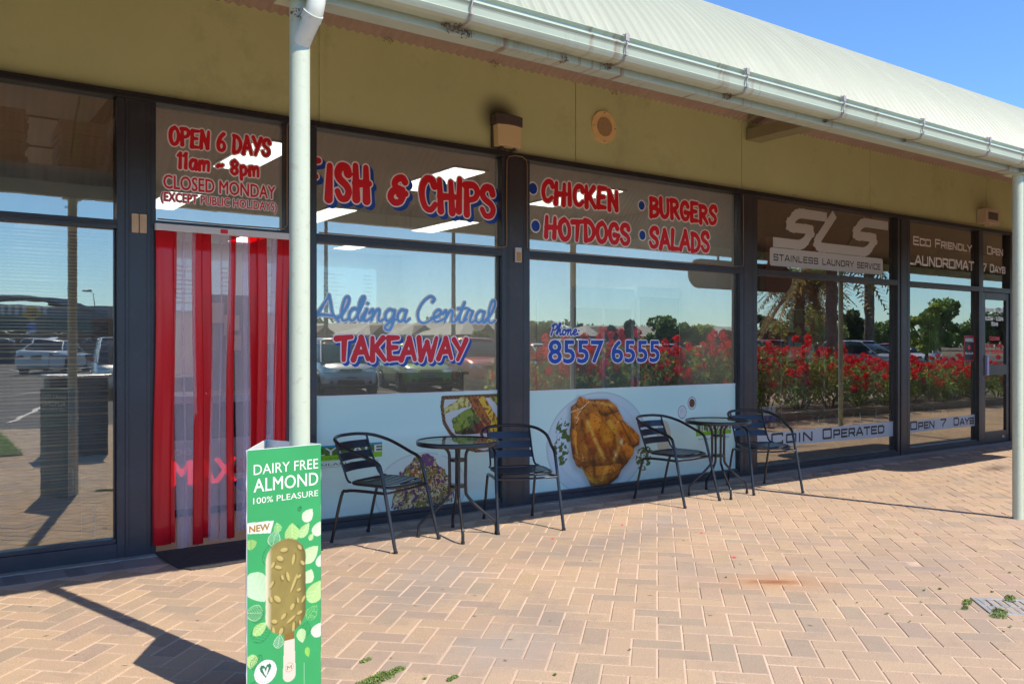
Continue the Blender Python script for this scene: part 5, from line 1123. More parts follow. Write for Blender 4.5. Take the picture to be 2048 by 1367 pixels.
# far service cover stain and rust stain: thin worn marks on the pavers
# ================================================================== inside the takeaway
tl_on = mat('light_panel', (.8, .8, .76), .5, emit=((1, .95, .85), 1.2)); tframe = mat('light_frame', (.62, .60, .57), .5)
CLG = 'ceiling lights in the takeaway'
def clabel(i, j): return ('ceiling light panel in the '+('front', 'middle', 'back')[j]+' row of the takeaway, '+('seen through the door light', 'above the fish and chips sign', 'behind the chicken lettering')[i])
lt0 = None
for i, xx in enumerate((2.45, 4.25, 5.98)):
    for j, yy in enumerate((7.27, 10.03, 12.7)):
        if lt0 is None:
            root = empty('ceiling_light', (0, 0, 0)); m = MB(); m.box(-.19, .19, -.64, .64, -.012, 0); m.build('frame', tframe, root)
            m = MB(); m.box(-.165, .165, -.60, .60, -.020, -.0125); m.build('diffuser', tl_on, root); lt0 = root; o = root
        else: o = copy_tree(lt0)
        o.location = (xx, yy, 3.0215); tag(o, clabel(i, j), 'ceiling light', CLG)
m = MB(); m.cyl((6.85, 6.9), .085, 2.965, 3.0215, 20, r2=.11); m.cyl((6.85, 6.9), .03, 2.90, 2.9645, 14, r2=.06); tag(m.build('ceiling_sensor', tframe), 'small white cone shaped ceiling fitting behind the burgers lettering', 'ceiling fitting')
for i, xx in enumerate((-2.4, -.4)):  # unseen panels added to brighten the cartons and ceiling of the left room
    for j, yy in enumerate((10.6, 12.6)):
        o = copy_tree(lt0); o.location = (xx, yy, 3.2995); tag(o, ('left', 'right')[i]+' '+('front', 'rear')[j]+' added fill light panel deep inside the room with the cartons', 'ceiling light', 'added fill lights in the left room')
# counter, menu boards, fridges
ct = empty('counter', (4.2, 10.5, 0), 0, 'long pale serving counter with a glass food display inside the takeaway', 'counter')
def ip(mb, nm, mt, root, **k):
    o = mb.build(nm, mt, None, **k); o.parent = root; l_ = root.location; o.matrix_parent_inverse = Matrix.Translation((-l_[0], -l_[1], -l_[2])); return o
stain_m = mat('stainless', (.45, .46, .47), .3, metal=.7)
m = MB(); m.box(2.6, 6.4, 10.2, 10.9, -.003, 1.0); ip(m, 'base', mat('counter_pale', (.42, .43, .44), .5), ct)
m = MB(); m.box(2.55, 6.45, 10.15, 10.95, 1.001, 1.04); ip(m, 'worktop', stain_m, ct)
m = MB(); m.box(3.6, 5.2, 10.3, 10.8, 1.041, 1.42); ip(m, 'food_display', film_mat('display_glass', (.5, .6, .62), .35, .1), ct)
brd = mat('menu_board', (.36, .46, .50), .5, emit=((.5, .75, .85), .12)); brd_t = mat('menu_text', (.75, .78, .8), .5)
for k in range(4):
    xa = 2.0+k*1.25; root = empty('menu_board', (xa, 13.8, 2.3), 0, ('leftmost', 'second', 'third', 'rightmost')[k]+' of the four menu boards on the back wall of the takeaway', 'menu board', 'menu boards on the back wall')
    m = MB(); m.box(xa, xa+1.1, 13.82, 13.89, 1.95, 2.75); ip(m, 'panel', brd, root)
    m = MB()
    for a in range(9):
        w_ = .25+.2*((a*37+k*11) % 5)/5; m.box(xa+.08, xa+.08+w_, 13.814, 13.8185, 2.62-a*.07, 2.64-a*.07); m.box(xa+.85, xa+1.0, 13.814, 13.8185, 2.62-a*.07, 2.64-a*.07)
    o = ip(m, 'price_lines', brd_t, root); o['kind'] = 'stuff'
def fridge(x, y, w_, d, h, name, label, body, cat='fridge'):
    root = empty(name, (x, y, 0), 0, label, cat); m = MB(); m.box(x, x+w_, y, y+d, .0, h); ip(m, 'cabinet', body, root, bevel=.01)
    m = MB(); m.box(x+.04, x+w_-.04, y-.02, y-.001, .15, h-.12); ip(m, 'door', mat('fridge_door', (.16, .18, .19), .25), root)
    m = MB(); m.box(x+w_-.10, x+w_-.07, y-.05, y-.0205, .8, 1.3); ip(m, 'handle', chrome, root); return root
white_f = mat('fridge_white', (.88, .90, .88), .4)
fridge(6.67, 7.0, .68, .8, 2.06, 'tall_fridge', 'tall white fridge standing side-on behind the phone number window', white_f)
fr2 = empty('glass_fridge', (5.7, 7.0, 0), 0, 'two door glass drinks fridge behind the phone number window', 'fridge')
m = MB(); m.box(5.72, 6.62, 7.0, 7.6, .0, .25); m.box(5.72, 6.62, 7.0, 7.6, 1.80, 2.02); m.box(5.72, 5.76, 7.0, 7.6, .2505, 1.7995); m.box(6.58, 6.62, 7.0, 7.6, .2505, 1.7995); m.box(6.15, 6.19, 7.0, 7.6, .2505, 1.7995); m.box(5.72, 6.62, 7.61, 7.63, .2, 1.9); ip(m, 'cabinet', white_f, fr2)
# low drinks cabinet behind the strip curtain
pc = empty('drinks_cabinet', (1.6, 7.4, 0), 0, 'low drinks cabinet with a blue cola badge behind the strip curtain', 'drinks cabinet')
m = MB(); m.box(1.52, 2.62, 7.3, 8.0, .0, .92); ip(m, 'body', mat('cabinet_dark', (.05, .05, .06), .5), pc, bevel=.01)
m = MB(); m.box(1.50, 2.64, 7.28, 8.02, .921, .98); ip(m, 'top', stain_m, pc)
m = MB(); m.box(1.75, 2.60, 7.288, 7.299, .06, .62); ip(m, 'front_panel', mat('cabinet_grey', (.55, .54, .56), .4), pc)
font_text('cabinet_text', 'pepsi', 1.80, 2.10, .50, .585, 7.284, c_white, pc).matrix_parent_inverse = Matrix.Translation((-1.6, -7.4, 0))
font_text('cabinet_text', 'MAX', 1.78, 2.30, .26, .46, 7.284, mat('cola_red', (.6, .02, .04), .4, emit=((.8, .03, .05), .3)), pc, bold=.03).matrix_parent_inverse = Matrix.Translation((-1.6, -7.4, 0))
for k, (mm_, z0, z1) in enumerate(((c_red, .02, .16), (c_white, -.03, .02), (c_blue, -.16, -.03))):
    pts = []; n = 16
    m = MB(); P = [(2.42+.155*math.cos(a), .30+.155*math.sin(a)) for a in np.linspace(0, 2*PI, 64)]
    P = [(a, min(max(b, .30+z0), .30+z1)) for a, b in P]; m.add([(a, 7.284+.0003*k, b) for a, b in P], [tuple(range(64))]); ip(m, 'badge', mm_, pc, fixn=False)
# papers on the counter glass seen through the strips
for k, (xa, za) in enumerate(((2.45, 1.62), (2.60, 1.50), (2.62, 1.35))):
    m = MB(); m.box(xa, xa+.15, 8.6, 8.61, za, za+.2); o = m.build('price_card', mat('card_peach', (.70, .52, .45), .6)); tag(o, ('highest', 'middle', 'lowest')[k]+' of three pale price cards seen through the strip curtain', 'price card', 'price cards inside the door')
m = MB(); m.box(2.4, 2.95, 8.612, 8.66, .95, 1.9); o = m.build('service_screen', mat('screen_board', (.25, .24, .24), .5)); tag(o, 'grey service screen behind the strip curtain carrying three price cards', 'screen')

# ================================================================== left room: blinds and stacked cartons
bl = empty('venetian_blind', (-1.0, 6.2, 0), 0, 'white slatted venetian blind behind the lower pane of the leftmost window', 'blind')
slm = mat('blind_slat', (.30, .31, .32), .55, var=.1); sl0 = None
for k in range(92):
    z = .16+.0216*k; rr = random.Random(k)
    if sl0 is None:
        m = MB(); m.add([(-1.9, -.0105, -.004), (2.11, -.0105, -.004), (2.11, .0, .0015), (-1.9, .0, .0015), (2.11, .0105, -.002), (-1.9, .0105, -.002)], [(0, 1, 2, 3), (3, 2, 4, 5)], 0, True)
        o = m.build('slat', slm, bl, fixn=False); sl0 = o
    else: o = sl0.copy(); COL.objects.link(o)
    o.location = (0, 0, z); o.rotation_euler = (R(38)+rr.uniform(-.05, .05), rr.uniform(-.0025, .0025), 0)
m = MB()
for xx in (-.5, .95, 1.95): m.tube([(xx, -.012, .14), (xx, -.012, 2.15)], .0015, 5)
m.build('cord', mat('blind_cord', (.5, .55, .6), .7), bl)
m = MB(); m.tube([(2.03, -.014, .12), (2.028, -.014, .36)], .006, 6); m.build('cord_weight', mat('weight_blue', (.12, .35, .6), .5), bl)
fr_m = film_mat('frosted_strip', (.50, .51, .51), .60, .6)
m = MB(); m.box(-3.17, 1.13, 6.139, 6.1396, 2.216, 2.535); o = m.build('frosted_film', fr_m, None); o.parent = WA
ctn = mat('carton_brown', (.62, .42, .25), .8, var=.15, vscale=18); ctn_w = mat('carton_white', (.80, .76, .74), .7); wine = mat('carton_stripe', (.22, .02, .03), .6)
sh_ = MB(); sh_.box(-3.2, 1.15, 6.45, 6.95, 2.46, 2.49); o = sh_.build('storage_shelf', wall_w); tag(o, 'high shelf carrying flattened cartons behind the leftmost window', 'shelf')
def carton_stack(x0, w_, z0, n, lb, white):
    for k in range(n):
        root = empty('carton', (x0, 6.5, z0+k*.031), random.uniform(-.05, .05), lb[0] if 0 < k < n-1 else (lb[1] if k else lb[2]), 'carton', 'flattened cartons stacked on the high shelf')
        m = MB(); off = random.uniform(-.015, .015); m.box(off, w_+off, 0, .38, 0, .0295); m.build('board', ctn, root)
        if white:
            m = MB(); m.box(off-.0025, off-.0002, 0, .38, 0, .0295); m.build('printed_side', wine if k in (2, 3) else ctn_w, root)
carton_stack(.865, .30, 2.491, 14, ('flattened brown carton in the right hand stack on the shelf', 'topmost flattened carton of the right hand stack on the shelf', 'lowest flattened carton of the right hand stack on the shelf'), True)
carton_stack(.33, .34, 2.491, 15, ('flattened brown carton in the left hand stack on the shelf', 'topmost flattened carton of the left hand stack on the shelf', 'lowest flattened carton of the left hand stack on the shelf'), False)

# ================================================================== laundry inside
nb = empty('notice_board', (8.9, 7.8, 0), 0, 'tall glass notice panel covered with overlapping paper notices inside the laundry', 'notice board')
m = MB(); m.box(9.98, 9.995, 7.6, 7.615, .0, 1.90); m.box(10.965, 10.98, 7.6, 7.615, .0, 1.90); m.box(9.98, 10.98, 7.6, 7.615, 1.901, 1.915); ip(m, 'frame', mat('pale_frame', (.55, .56, .53), .4), nb)
pap = [mat('paper_white', (.62, .62, .60), .7), mat('paper_tan', (.34, .24, .12), .7), mat('paper_green', (.30, .55, .36), .7), mat('paper_yellow', (.62, .50, .10), .7), mat('paper_red', (.45, .08, .05), .7), mat('paper_blue', (.40, .50, .58), .7)]
rr = random.Random(21)
def px_rect(u0, v0, u1, v1, y, mt, rot=0):
    a, z1_ = facade(u0, v0, y); b, z0_ = facade(u1, v1, y); cx_, cz_ = (a+b)/2, (z0_+z1_)/2; wx, wz = (b-a)/2, (z1_-z0_)/2; c, s = math.cos(rot), math.sin(rot)
    m = MB(); m.add([(cx_+p*wx*c-q_*wz*s, y+o_, cz_+p*wx*s+q_*wz*c) for o_ in (0, .001) for p, q_ in ((-1, -1), (1, -1), (1, 1), (-1, 1))], [(0, 1, 2, 3), (7, 6, 5, 4), (0, 4, 5, 1), (1, 5, 6, 2), (2, 6, 7, 3), (3, 7, 4, 0)]); return ip(m, 'notice', mt, nb)
for k, (u0, v0, u1, v1, c, rt) in enumerate(((1576, 612, 1588, 640, 0, 0), (1578, 641, 1587, 658, 0, -.05), (1591, 611, 1606, 646, 1, 0), (1608, 630, 1613, 636, 0, 0), (1630, 624, 1636, 650, 3, .03), (1567, 640, 1575, 652, 4, 0), (1568, 664, 1576, 671, 3, .3),
        (1609, 650, 1619, 661, 0, 0), (1574, 659, 1588, 664, 0, 0), (1576, 672, 1586, 694, 5, 0), (1573, 697, 1588, 722, 0, .03), (1588, 684, 1604, 718, 2, 0), (1603, 668, 1612, 690, 4, .6), (1611, 694, 1625, 725, 5, -.02), (1592, 652, 1602, 672, 3, .7), (1616, 690, 1628, 706, 0, .5), (1640, 700, 1646, 716, 0, 0), (1566, 680, 1574, 700, 1, .1), (1640, 658, 1650, 672, 1, .1))):
    px_rect(u0, v0, u1, v1, 7.62+.002*k, pap[c], rt)
m = MB(); xa, zb = facade(1522, 845, 6.3); xb, zt = facade(1548, 811, 6.3); m.box(xa, xb, 6.28, 6.285, zb, zt); o = m.build('leaflet', pap[0]); tag(o, 'white and blue leaflet standing behind the glass beside the coin operated band', 'leaflet')
m = MB(); m.box(xa+.002, xb-.002, 6.2755, 6.2795, zb+.003, zb+(zt-zb)*.42); ip(m, 'leaflet_band', c_blue, o)
seatm = mat('laundry_chair_shell', (.03, .03, .032), .35)
lc0 = None
for k, xx in enumerate((10.7, 11.7, 12.7, 13.7)):
    if lc0 is None:
        root = empty('laundry_chair', (0, 0, 0)); m = MB(); m.box(-.23, .23, -.22, .20, .42, .445); m.build('seat', seatm, root, bevel=.01)
        m = MB(); vs = [(-.23, .20, .45), (.23, .20, .45), (.215, .30, .82), (-.215, .30, .82), (-.23, .225, .45), (.23, .225, .45), (.215, .325, .82), (-.215, .325, .82)]; m.add(vs, [(0, 1, 2, 3), (4, 7, 6, 5), (0, 4, 5, 1), (1, 5, 6, 2), (2, 6, 7, 3), (3, 7, 4, 0)]); m.build('backrest', seatm, root, bevel=.008)
        for sx in (-1, 1):
            for sy in (-1, 1):
                m = MB(); m.tube([(sx*.20, sy*.18, .42), (sx*.225, sy*.22, 0)], .010, 8); m.build('leg', chrome, root)
        lc0 = root; o = root
    else: o = copy_tree(lc0)
    o.location = (xx, 7.55, -.004); o.rotation_euler = (0, 0, 0)
    tag(o, ('leftmost', 'second from left', 'third from left', 'rightmost')[k]+' of the black shell chairs in a row inside the laundry', 'chair', 'black chairs inside the laundry')
m = MB(); xa, za = facade(1878, 745, 7.85); xb, zb = facade(1950, 718, 7.85); m.box(xa, xb+.1, 7.84, 7.85, za, zb); o = m.build('wall_notice', mat('notice_lilac', (.55, .52, .52), .6)); tag(o, 'pale lettered notice on the beige wall inside the laundry', 'notice')
font_text('notice_text', 'eup', xb-.42, xb-.02, (za+zb)/2-.05, (za+zb)/2+.06, 7.838, ink_g, o)
# ================================================================== what the glass reflects: planter, car park, street, trees
def refl(u, z):
    """real position of something whose reflection stands at column u, path length z from the camera"""
    t = (u-CX)/F_PX; return z*(VD[0]+RD[0]*t), 2*GLY-z*(VD[1]+RD[1]*t)
leafg = mat('leaf_green', (.11, .19, .045), .6, var=.5, vscale=3); leafd = mat('leaf_dark', (.035, .065, .022), .6, var=.5, vscale=2); leafy = mat('leaf_yellow', (.30, .36, .07), .6, var=.4, vscale=3)
bark = mat('bark', (.12, .085, .06), .9, var=.4, vscale=8, bump=.6, bscale=20); rosem = mat('rose_red', (.55, .010, .018), .55, var=.6, vscale=14); wine_l = mat('leaf_wine', (.06, .018, .022), .6, var=.4, vscale=2)
for m__ in (leafg, leafd, leafy, rosem, wine_l): translucent(m__)
def leaf_cloud(cs, rs, n, size, seed, flat_=1.0):
    g = np.random.default_rng(seed); cs = np.array(cs, float); k = g.integers(0, len(cs), n); d = g.normal(size=(n, 3)); d /= np.linalg.norm(d, axis=1)[:, None]; rad = np.array(rs)[k]*(.55+.5*g.random(n))
    P = cs[k]+d*rad[:, None]*np.array((1, 1, flat_)); a = g.normal(size=(n, 3)); a /= np.linalg.norm(a, axis=1)[:, None]; b = np.cross(a, g.normal(size=(n, 3))); b /= np.linalg.norm(b, axis=1)[:, None]
    s = (size*(.6+.8*g.random(n)))[:, None]; V = np.stack([P-a*s, P+b*s*.55, P+a*s, P-b*s*.55], 1).reshape(-1, 3); F = np.arange(4*n).reshape(-1, 4); return V, F
# rose hedge in a kerbed bed
kb = mat('kerb_concrete', (.34, .33, .31), .85, var=.15, vscale=10, bump=.3, bscale=60)
RX0, RX1, RY0, RY1 = 8.25, 23.0, -.4, 2.0
ks = empty('planter_kerb', (RX0, RY1, 0)); ks['kind'] = 'structure'
k0 = None
for i in range(16):
    m = MB(); m.box(RX0+.95*i, RX0+.95*i+.943, RY1, RY1+.14, -.03, .15); m.build('kerb_stone', kb, ks, bevel=.012).matrix_parent_inverse = Matrix.Translation((-RX0, -RY1, 0))
for i in range(3):
    m = MB(); m.box(RX0-.14, RX0-.002, RY0+.8*i, RY0+.8*i+.794, -.03, .15); m.build('kerb_stone', kb, ks, bevel=.012).matrix_parent_inverse = Matrix.Translation((-RX0, -RY1, 0))
m = MB(); m.box(RX0, RX1, RY0, RY1-.003, -.02, .09); tag(m.build('planter_soil', earth), kind='structure')
def rose_variant(seed, hh):
    g = random.Random(seed); cs = [(g.uniform(-.5, .5), g.uniform(-.55, .55), g.uniform(.25, hh*.75)) for _ in range(20)]
    root = empty('rose_bush', (0, 0, 0)); V, F = leaf_cloud(cs, [.20]*20, 1300, .032, seed); f = V[:, 2] > .05
    o = raw_mesh('foliage', V, F, leafg, root); V, F = leaf_cloud(cs, [.22]*20, 350, .035, seed+9); raw_mesh('new_growth', V, F, leafy, root)
    m = MB()
    for c in cs[::2]: m.tube([(c[0]*.2, c[1]*.2, .05), (c[0]*.7, c[1]*.7, c[2]*.6), c], [.010, .007, .004], 5)
    m.build('stem', bark, root)
    hc = []; 
    for _ in range(36):
        a = g.choice(cs); hc.append((a[0]+g.uniform(-.2, .2), a[1]+g.uniform(-.2, .2), min(hh, a[2]+g.uniform(.08, .38))))
    V, F = leaf_cloud(hc, [.065]*36, 2300, .025, seed+3); raw_mesh('blooms', V, F, rosem, root); return root
rv = [rose_variant(3, 1.25), rose_variant(5, 1.15), rose_variant(8, 1.35)]
k = 0; used = set()
for i in range(15):
    for j in range(2):
        src = rv[(i*2+j*1) % 3]; o = src if src.name not in used else copy_tree(src); used.add(src.name)
        sc_ = 1.22 if i < 7 else (1.0 if i < 9 else .84); o.location = (RX0+.55+i*1.0, RY1-.55-j*1.15, .07); o.rotation_euler = (0, 0, k*1.3); o.scale = (1.05, 1.05, sc_)
        tag(o, 'red flowering rose bush in the '+('front' if j == 0 else 'back')+' row of the kerbed bed reflected in the windows', 'rose bush', ('front' if j == 0 else 'back')+' row of red rose bushes'); k += 1
# grass island
gx0, gx1, gy0, gy1 = -3.5, 1.25, -4.3, -.25
m = MB(); m.box(gx0, gx1, gy0, gy1, -.02, .03); gb_ = m.build('grass_bed', mat('grass_base', (.06, .085, .025), .95, var=.4, vscale=5)); gb_['kind'] = 'structure'
g = np.random.default_rng(4); n = 26000; P = np.stack([g.uniform(gx0, gx1, n), g.uniform(gy0, gy1, n), np.full(n, .025)], 1); hgt = g.uniform(.03, .085, n); a = g.uniform(0, 2*PI, n); dx = np.cos(a)*.004; dy = np.sin(a)*.004; lx = g.normal(0, .02, n); ly = g.normal(0, .02, n)
V = np.stack([P+np.stack([dx, dy, 0*dx], 1), P-np.stack([dx, dy, 0*dx], 1), P+np.stack([lx, ly, hgt], 1)], 1).reshape(-1, 3)
gr_ = raw_mesh('grass', V, np.arange(3*n).reshape(-1, 3), translucent(mat('grass_blade', (.16, .25, .05), .6, var=.4, vscale=4)), fsize=3); tag(gr_, 'green grass on the verge reflected in the leftmost window', 'grass', kind='stuff')
# weeds in the paving joints
def weeds(name, pts, lb):
    Vs = []; Fs = []; b = 0
    for q_, (x, y, r_, n_) in enumerate(pts):
        V, F = leaf_cloud([(x, y, .004)], [r_*.9], n_*2, .0042, 100+q_, .22); V[:, 2] = np.abs(V[:, 2])+.002; Vs.append(V); Fs.append(F+b); b += len(V)
    o = raw_mesh(name, np.concatenate(Vs), np.concatenate(Fs), mat('weed_green', (.16, .23, .05), .7, var=.5, vscale=30)); return tag(o, lb, 'weeds', kind='stuff')
def gp(u, v): z = CAM_H*F_PX/(v-CY); t = (u-CX)/F_PX; return z*(VD[0]+RD[0]*t), z*(VD[1]+RD[1]*t)
wp_ = []
for u, v, r_, n_ in ((750, 1361, .09, 700), (790, 1343, .05, 260), (732, 1321, .03, 110), (850, 1358, .02, 60), (905, 1357, .03, 110), (1110, 1350, .02, 50), (1985, 1184, .02, 60), (1935, 1205, .05, 200), (1998, 1228, .08, 420), (2020, 1198, .06, 260), (1880, 1178, .02, 80), (1848, 1181, .015, 50), (1930, 1216, .03, 100), (1260, 1300, .012, 30), (1452, 1155, .014, 40)): x, y = gp(u, v); wp_ += [(x+g_, y+.4*g_*((-1)**q_), r_*.55, n_//3) for q_, g_ in enumerate((-r_*.6, 0, r_*.6))] if r_ > .025 else [(x, y, r_*.45, n_//3)]
g = random.Random(9)
ca2, sa2 = math.cos(ang), math.sin(ang)
for _ in range(26):                                    # moss threads along joints towards the open side
    x = g.uniform(4.0, 6.2); y = g.uniform(1.8, 2.8)-.0*x
    if y > 3.4-.12*(x-2) and g.random() < .8: continue
    lx = round(((x-2)*ca2+(y-1)*sa2)/W_)*W_; ly = ((x-2)*-sa2+(y-1)*ca2); 
    if g.random() < .5: lx, ly = ((x-2)*ca2+(y-1)*sa2), round(ly/W_)*W_
    wp_.append((2+lx*ca2-ly*sa2, 1+lx*sa2+ly*ca2, g.uniform(.003, .009), g.randint(3, 12)))
weeds('weeds', wp_, 'small green weeds and moss growing in the paving joints')
# fallen petals and dark gum spots
pt = []
for u, v in ((1245, 1050), (1404, 1066), (1470, 1115), (1467, 1115), (1687, 990), (1106, 1077)): x, y = gp(u, v); pt.append((x, y))
for k_, (x, y) in enumerate(pt):
    m = MB(); m.add([(x-.012, y, .001), (x, y-.01, .006), (x+.014, y+.002, .004), (x+.002, y+.012, .010)], [(0, 1, 2, 3)]); o = m.build('petal', mat('petal_pink', (.65, .05, .08), .6)); tag(o, ('pink petal on the paving below the roast chicken print', 'largest pink petal on the paving, right of the first', 'right one of a close pair of red petals near the rust stain', 'left one of a close pair of red petals near the rust stain', 'red petal on the paving left of the thin post shadow', 'faint petal on the paving in front of the second chair')[k_], 'petal', 'fallen petals' )
# stains on the pavers: rust, damp and gum, each with its own shape
n_ = paver_m.node_tree.nodes; l_ = paver_m.node_tree.links; b_ = n_['Principled BSDF']
def stain(x, y, rx, ry, rot, col, amt, noise=.5):
    old = b_.inputs['Base Color'].links[0].from_socket; geo = n_.new('ShaderNodeNewGeometry'); mp = n_.new('ShaderNodeMapping'); mp.vector_type = 'TEXTURE'; mp.inputs['Location'].default_value = (x, y, 0); mp.inputs['Rotation'].default_value = (0, 0, rot); mp.inputs['Scale'].default_value = (rx, ry, 1000)
    l_.new(geo.outputs['Position'], mp.inputs[0]); ln = n_.new('ShaderNodeVectorMath'); ln.operation = 'LENGTH'; l_.new(mp.outputs[0], ln.inputs[0])
    t = n_.new('ShaderNodeTexNoise'); t.inputs['Scale'].default_value = 30; t.inputs['Detail'].default_value = 6; l_.new(geo.outputs['Position'], t.inputs['Vector'])
    ad = n_.new('ShaderNodeMath'); ad.operation = 'MULTIPLY_ADD'; l_.new(t.outputs[0], ad.inputs[0]); ad.inputs[1].default_value = noise; l_.new(ln.outputs['Value'], ad.inputs[2])
    mr = n_.new('ShaderNodeMapRange'); mr.interpolation_type = 'SMOOTHSTEP'; mr.inputs[1].default_value = 1+noise*.5; mr.inputs[2].default_value = noise*.5; mr.inputs[4].default_value = amt; l_.new(ad.outputs[0], mr.inputs[0])
    mx = n_.new('ShaderNodeMix'); mx.data_type = 'RGBA'; l_.new(mr.outputs[0], mx.inputs[0]); l_.new(old, mx.inputs[6]); mx.inputs[7].default_value = (*col, 1); l_.new(mx.outputs[2], b_.inputs['Base Color'])
x, y = gp(1548, 1163); stain(x, y, .62, .30, YAW-PI/2, (.50, .27, .13), .6, .8); stain(x, y, .26, .09, YAW-PI/2, (.28, .10, .04), .9)
x, y = gp(1990, 936); stain(x, y, .55, .20, .2, (.09, .07, .06), .75, 1.0)
x, y = gp(870, 1150); stain(x, y, .95, .5, .9, (.30, .27, .25), .6, .8); x, y = gp(1010, 1290); stain(x, y, .5, .4, .2, (.32, .29, .27), .55, .8); x, y = gp(1330, 1040); stain(x, y, 1.0, .25, .3, (.33, .28, .26), .55, .8)
for u, v in ((1180, 1120), (1420, 1230), (1710, 1105), (700, 1130), (1620, 1250), (1100, 1240), (1560, 1040), (830, 1210), (250, 1330), (370, 1150+10), (92, 1270), (148, 1308), (149, 1336), (1300, 1190), (1345, 1112), (1502, 1118), (1480, 1128), (885, 1178), (950, 1190), (948, 1231), (1010, 1320), (1020, 1278), (780, 1315), (1367, 1079), (1245, 1021), (395, 1240), (20, 1255), (60, 1212)): x, y = gp(u, v); stain(x, y, .022, .014, (u % 7)*.5, (.07, .065, .06), .9, .5)

# grime along the foot of the shopfront, and grey wear where people walk
for xx_ in (1.8, 3.0, 4.3, 5.6, 7.0, 8.6, 10.4, 12.0): stain(xx_, 5.78+.03*math.sin(xx_*5), .85, .20, 0, (.16, .135, .12), .55, .9)
x, y = gp(1250, 1080); stain(x, y, 1.4, .35, .1, (.27, .225, .195), .6, .9); x, y = gp(820, 1190); stain(x, y, .6, .5, .4, (.27, .23, .20), .6, .9); x, y = gp(1080, 1230); stain(x, y, .55, .35, 1.0, (.26, .22, .19), .55, .9)
# webs and dust caught along the beam and under the sheet ends
webm = mat('web_brown', (.16, .10, .07), .95, var=.4, vscale=40); Vs = []; Fs = []; b = 0
for q_, (xx_, yy_, zz_, r_, n_) in enumerate(((1.98, 3.262, 2.80, .05, 160), (2.06, 3.266, 2.785, .035, 90), (2.9, 3.262, 2.80, .03, 60), (2.62, 3.266, 2.782, .03, 50), (3.8, 3.262, 2.80, .035, 80), (4.72, 3.262, 2.80, .02, 40), (5.6, 3.262, 2.80, .025, 40), (1.27, 3.25, 2.70, .03, 60), (2.45, 6.075, 3.80, .06, 70), (3.1, 6.08, 3.79, .05, 50), (4.1, 6.08, 3.79, .06, 60), (.6, 6.08, 3.77, .09, 90), (1.5, 6.08, 3.78, .06, 50), (5.5, 6.08, 3.78, .04, 40), (4.2, 6.05, 3.075, .03, 40))):
    V, F = leaf_cloud([(xx_, yy_, zz_)], [r_], n_, .006, 900+q_, .5); Vs.append(V); Fs.append(F+b); b += len(V)
o = raw_mesh('cobwebs', np.concatenate(Vs), np.concatenate(Fs), webm); tag(o, 'brown cobwebs and dust caught along the canopy beam and wall top', 'cobwebs', kind='stuff')

# ------------------------------------------------------------------ dark service cabinet
cb = empty('service_cabinet', (1.85, -.1, 0), 0, 'dark ribbed steel cabinet with a pale lid reflected in the leftmost window', 'cabinet')
def cbp(m, nm, mt, **k): o = m.build(nm, mt, None, **k); o.parent = cb; o.matrix_parent_inverse = Matrix.Translation((-1.85, .1, 0)); return o
m = MB(); m.box(1.50, 2.17, -.38, .17, 0, .985); cbp(m, 'body', mat('cabinet_charcoal', (.025, .026, .035), .5, var=.2), bevel=.006)
m = MB(); m.box(1.46, 2.21, -.42, .21, .986, 1.02); cbp(m, 'lid', mat('cabinet_lid', (.42, .43, .45), .35, metal=.4), bevel=.005)
for i in range(3): m = MB(); m.box(1.56+.2*i, 1.70+.2*i, .171, .176, .12, .9); cbp(m, 'panel_rib', _M['cabinet_charcoal'])

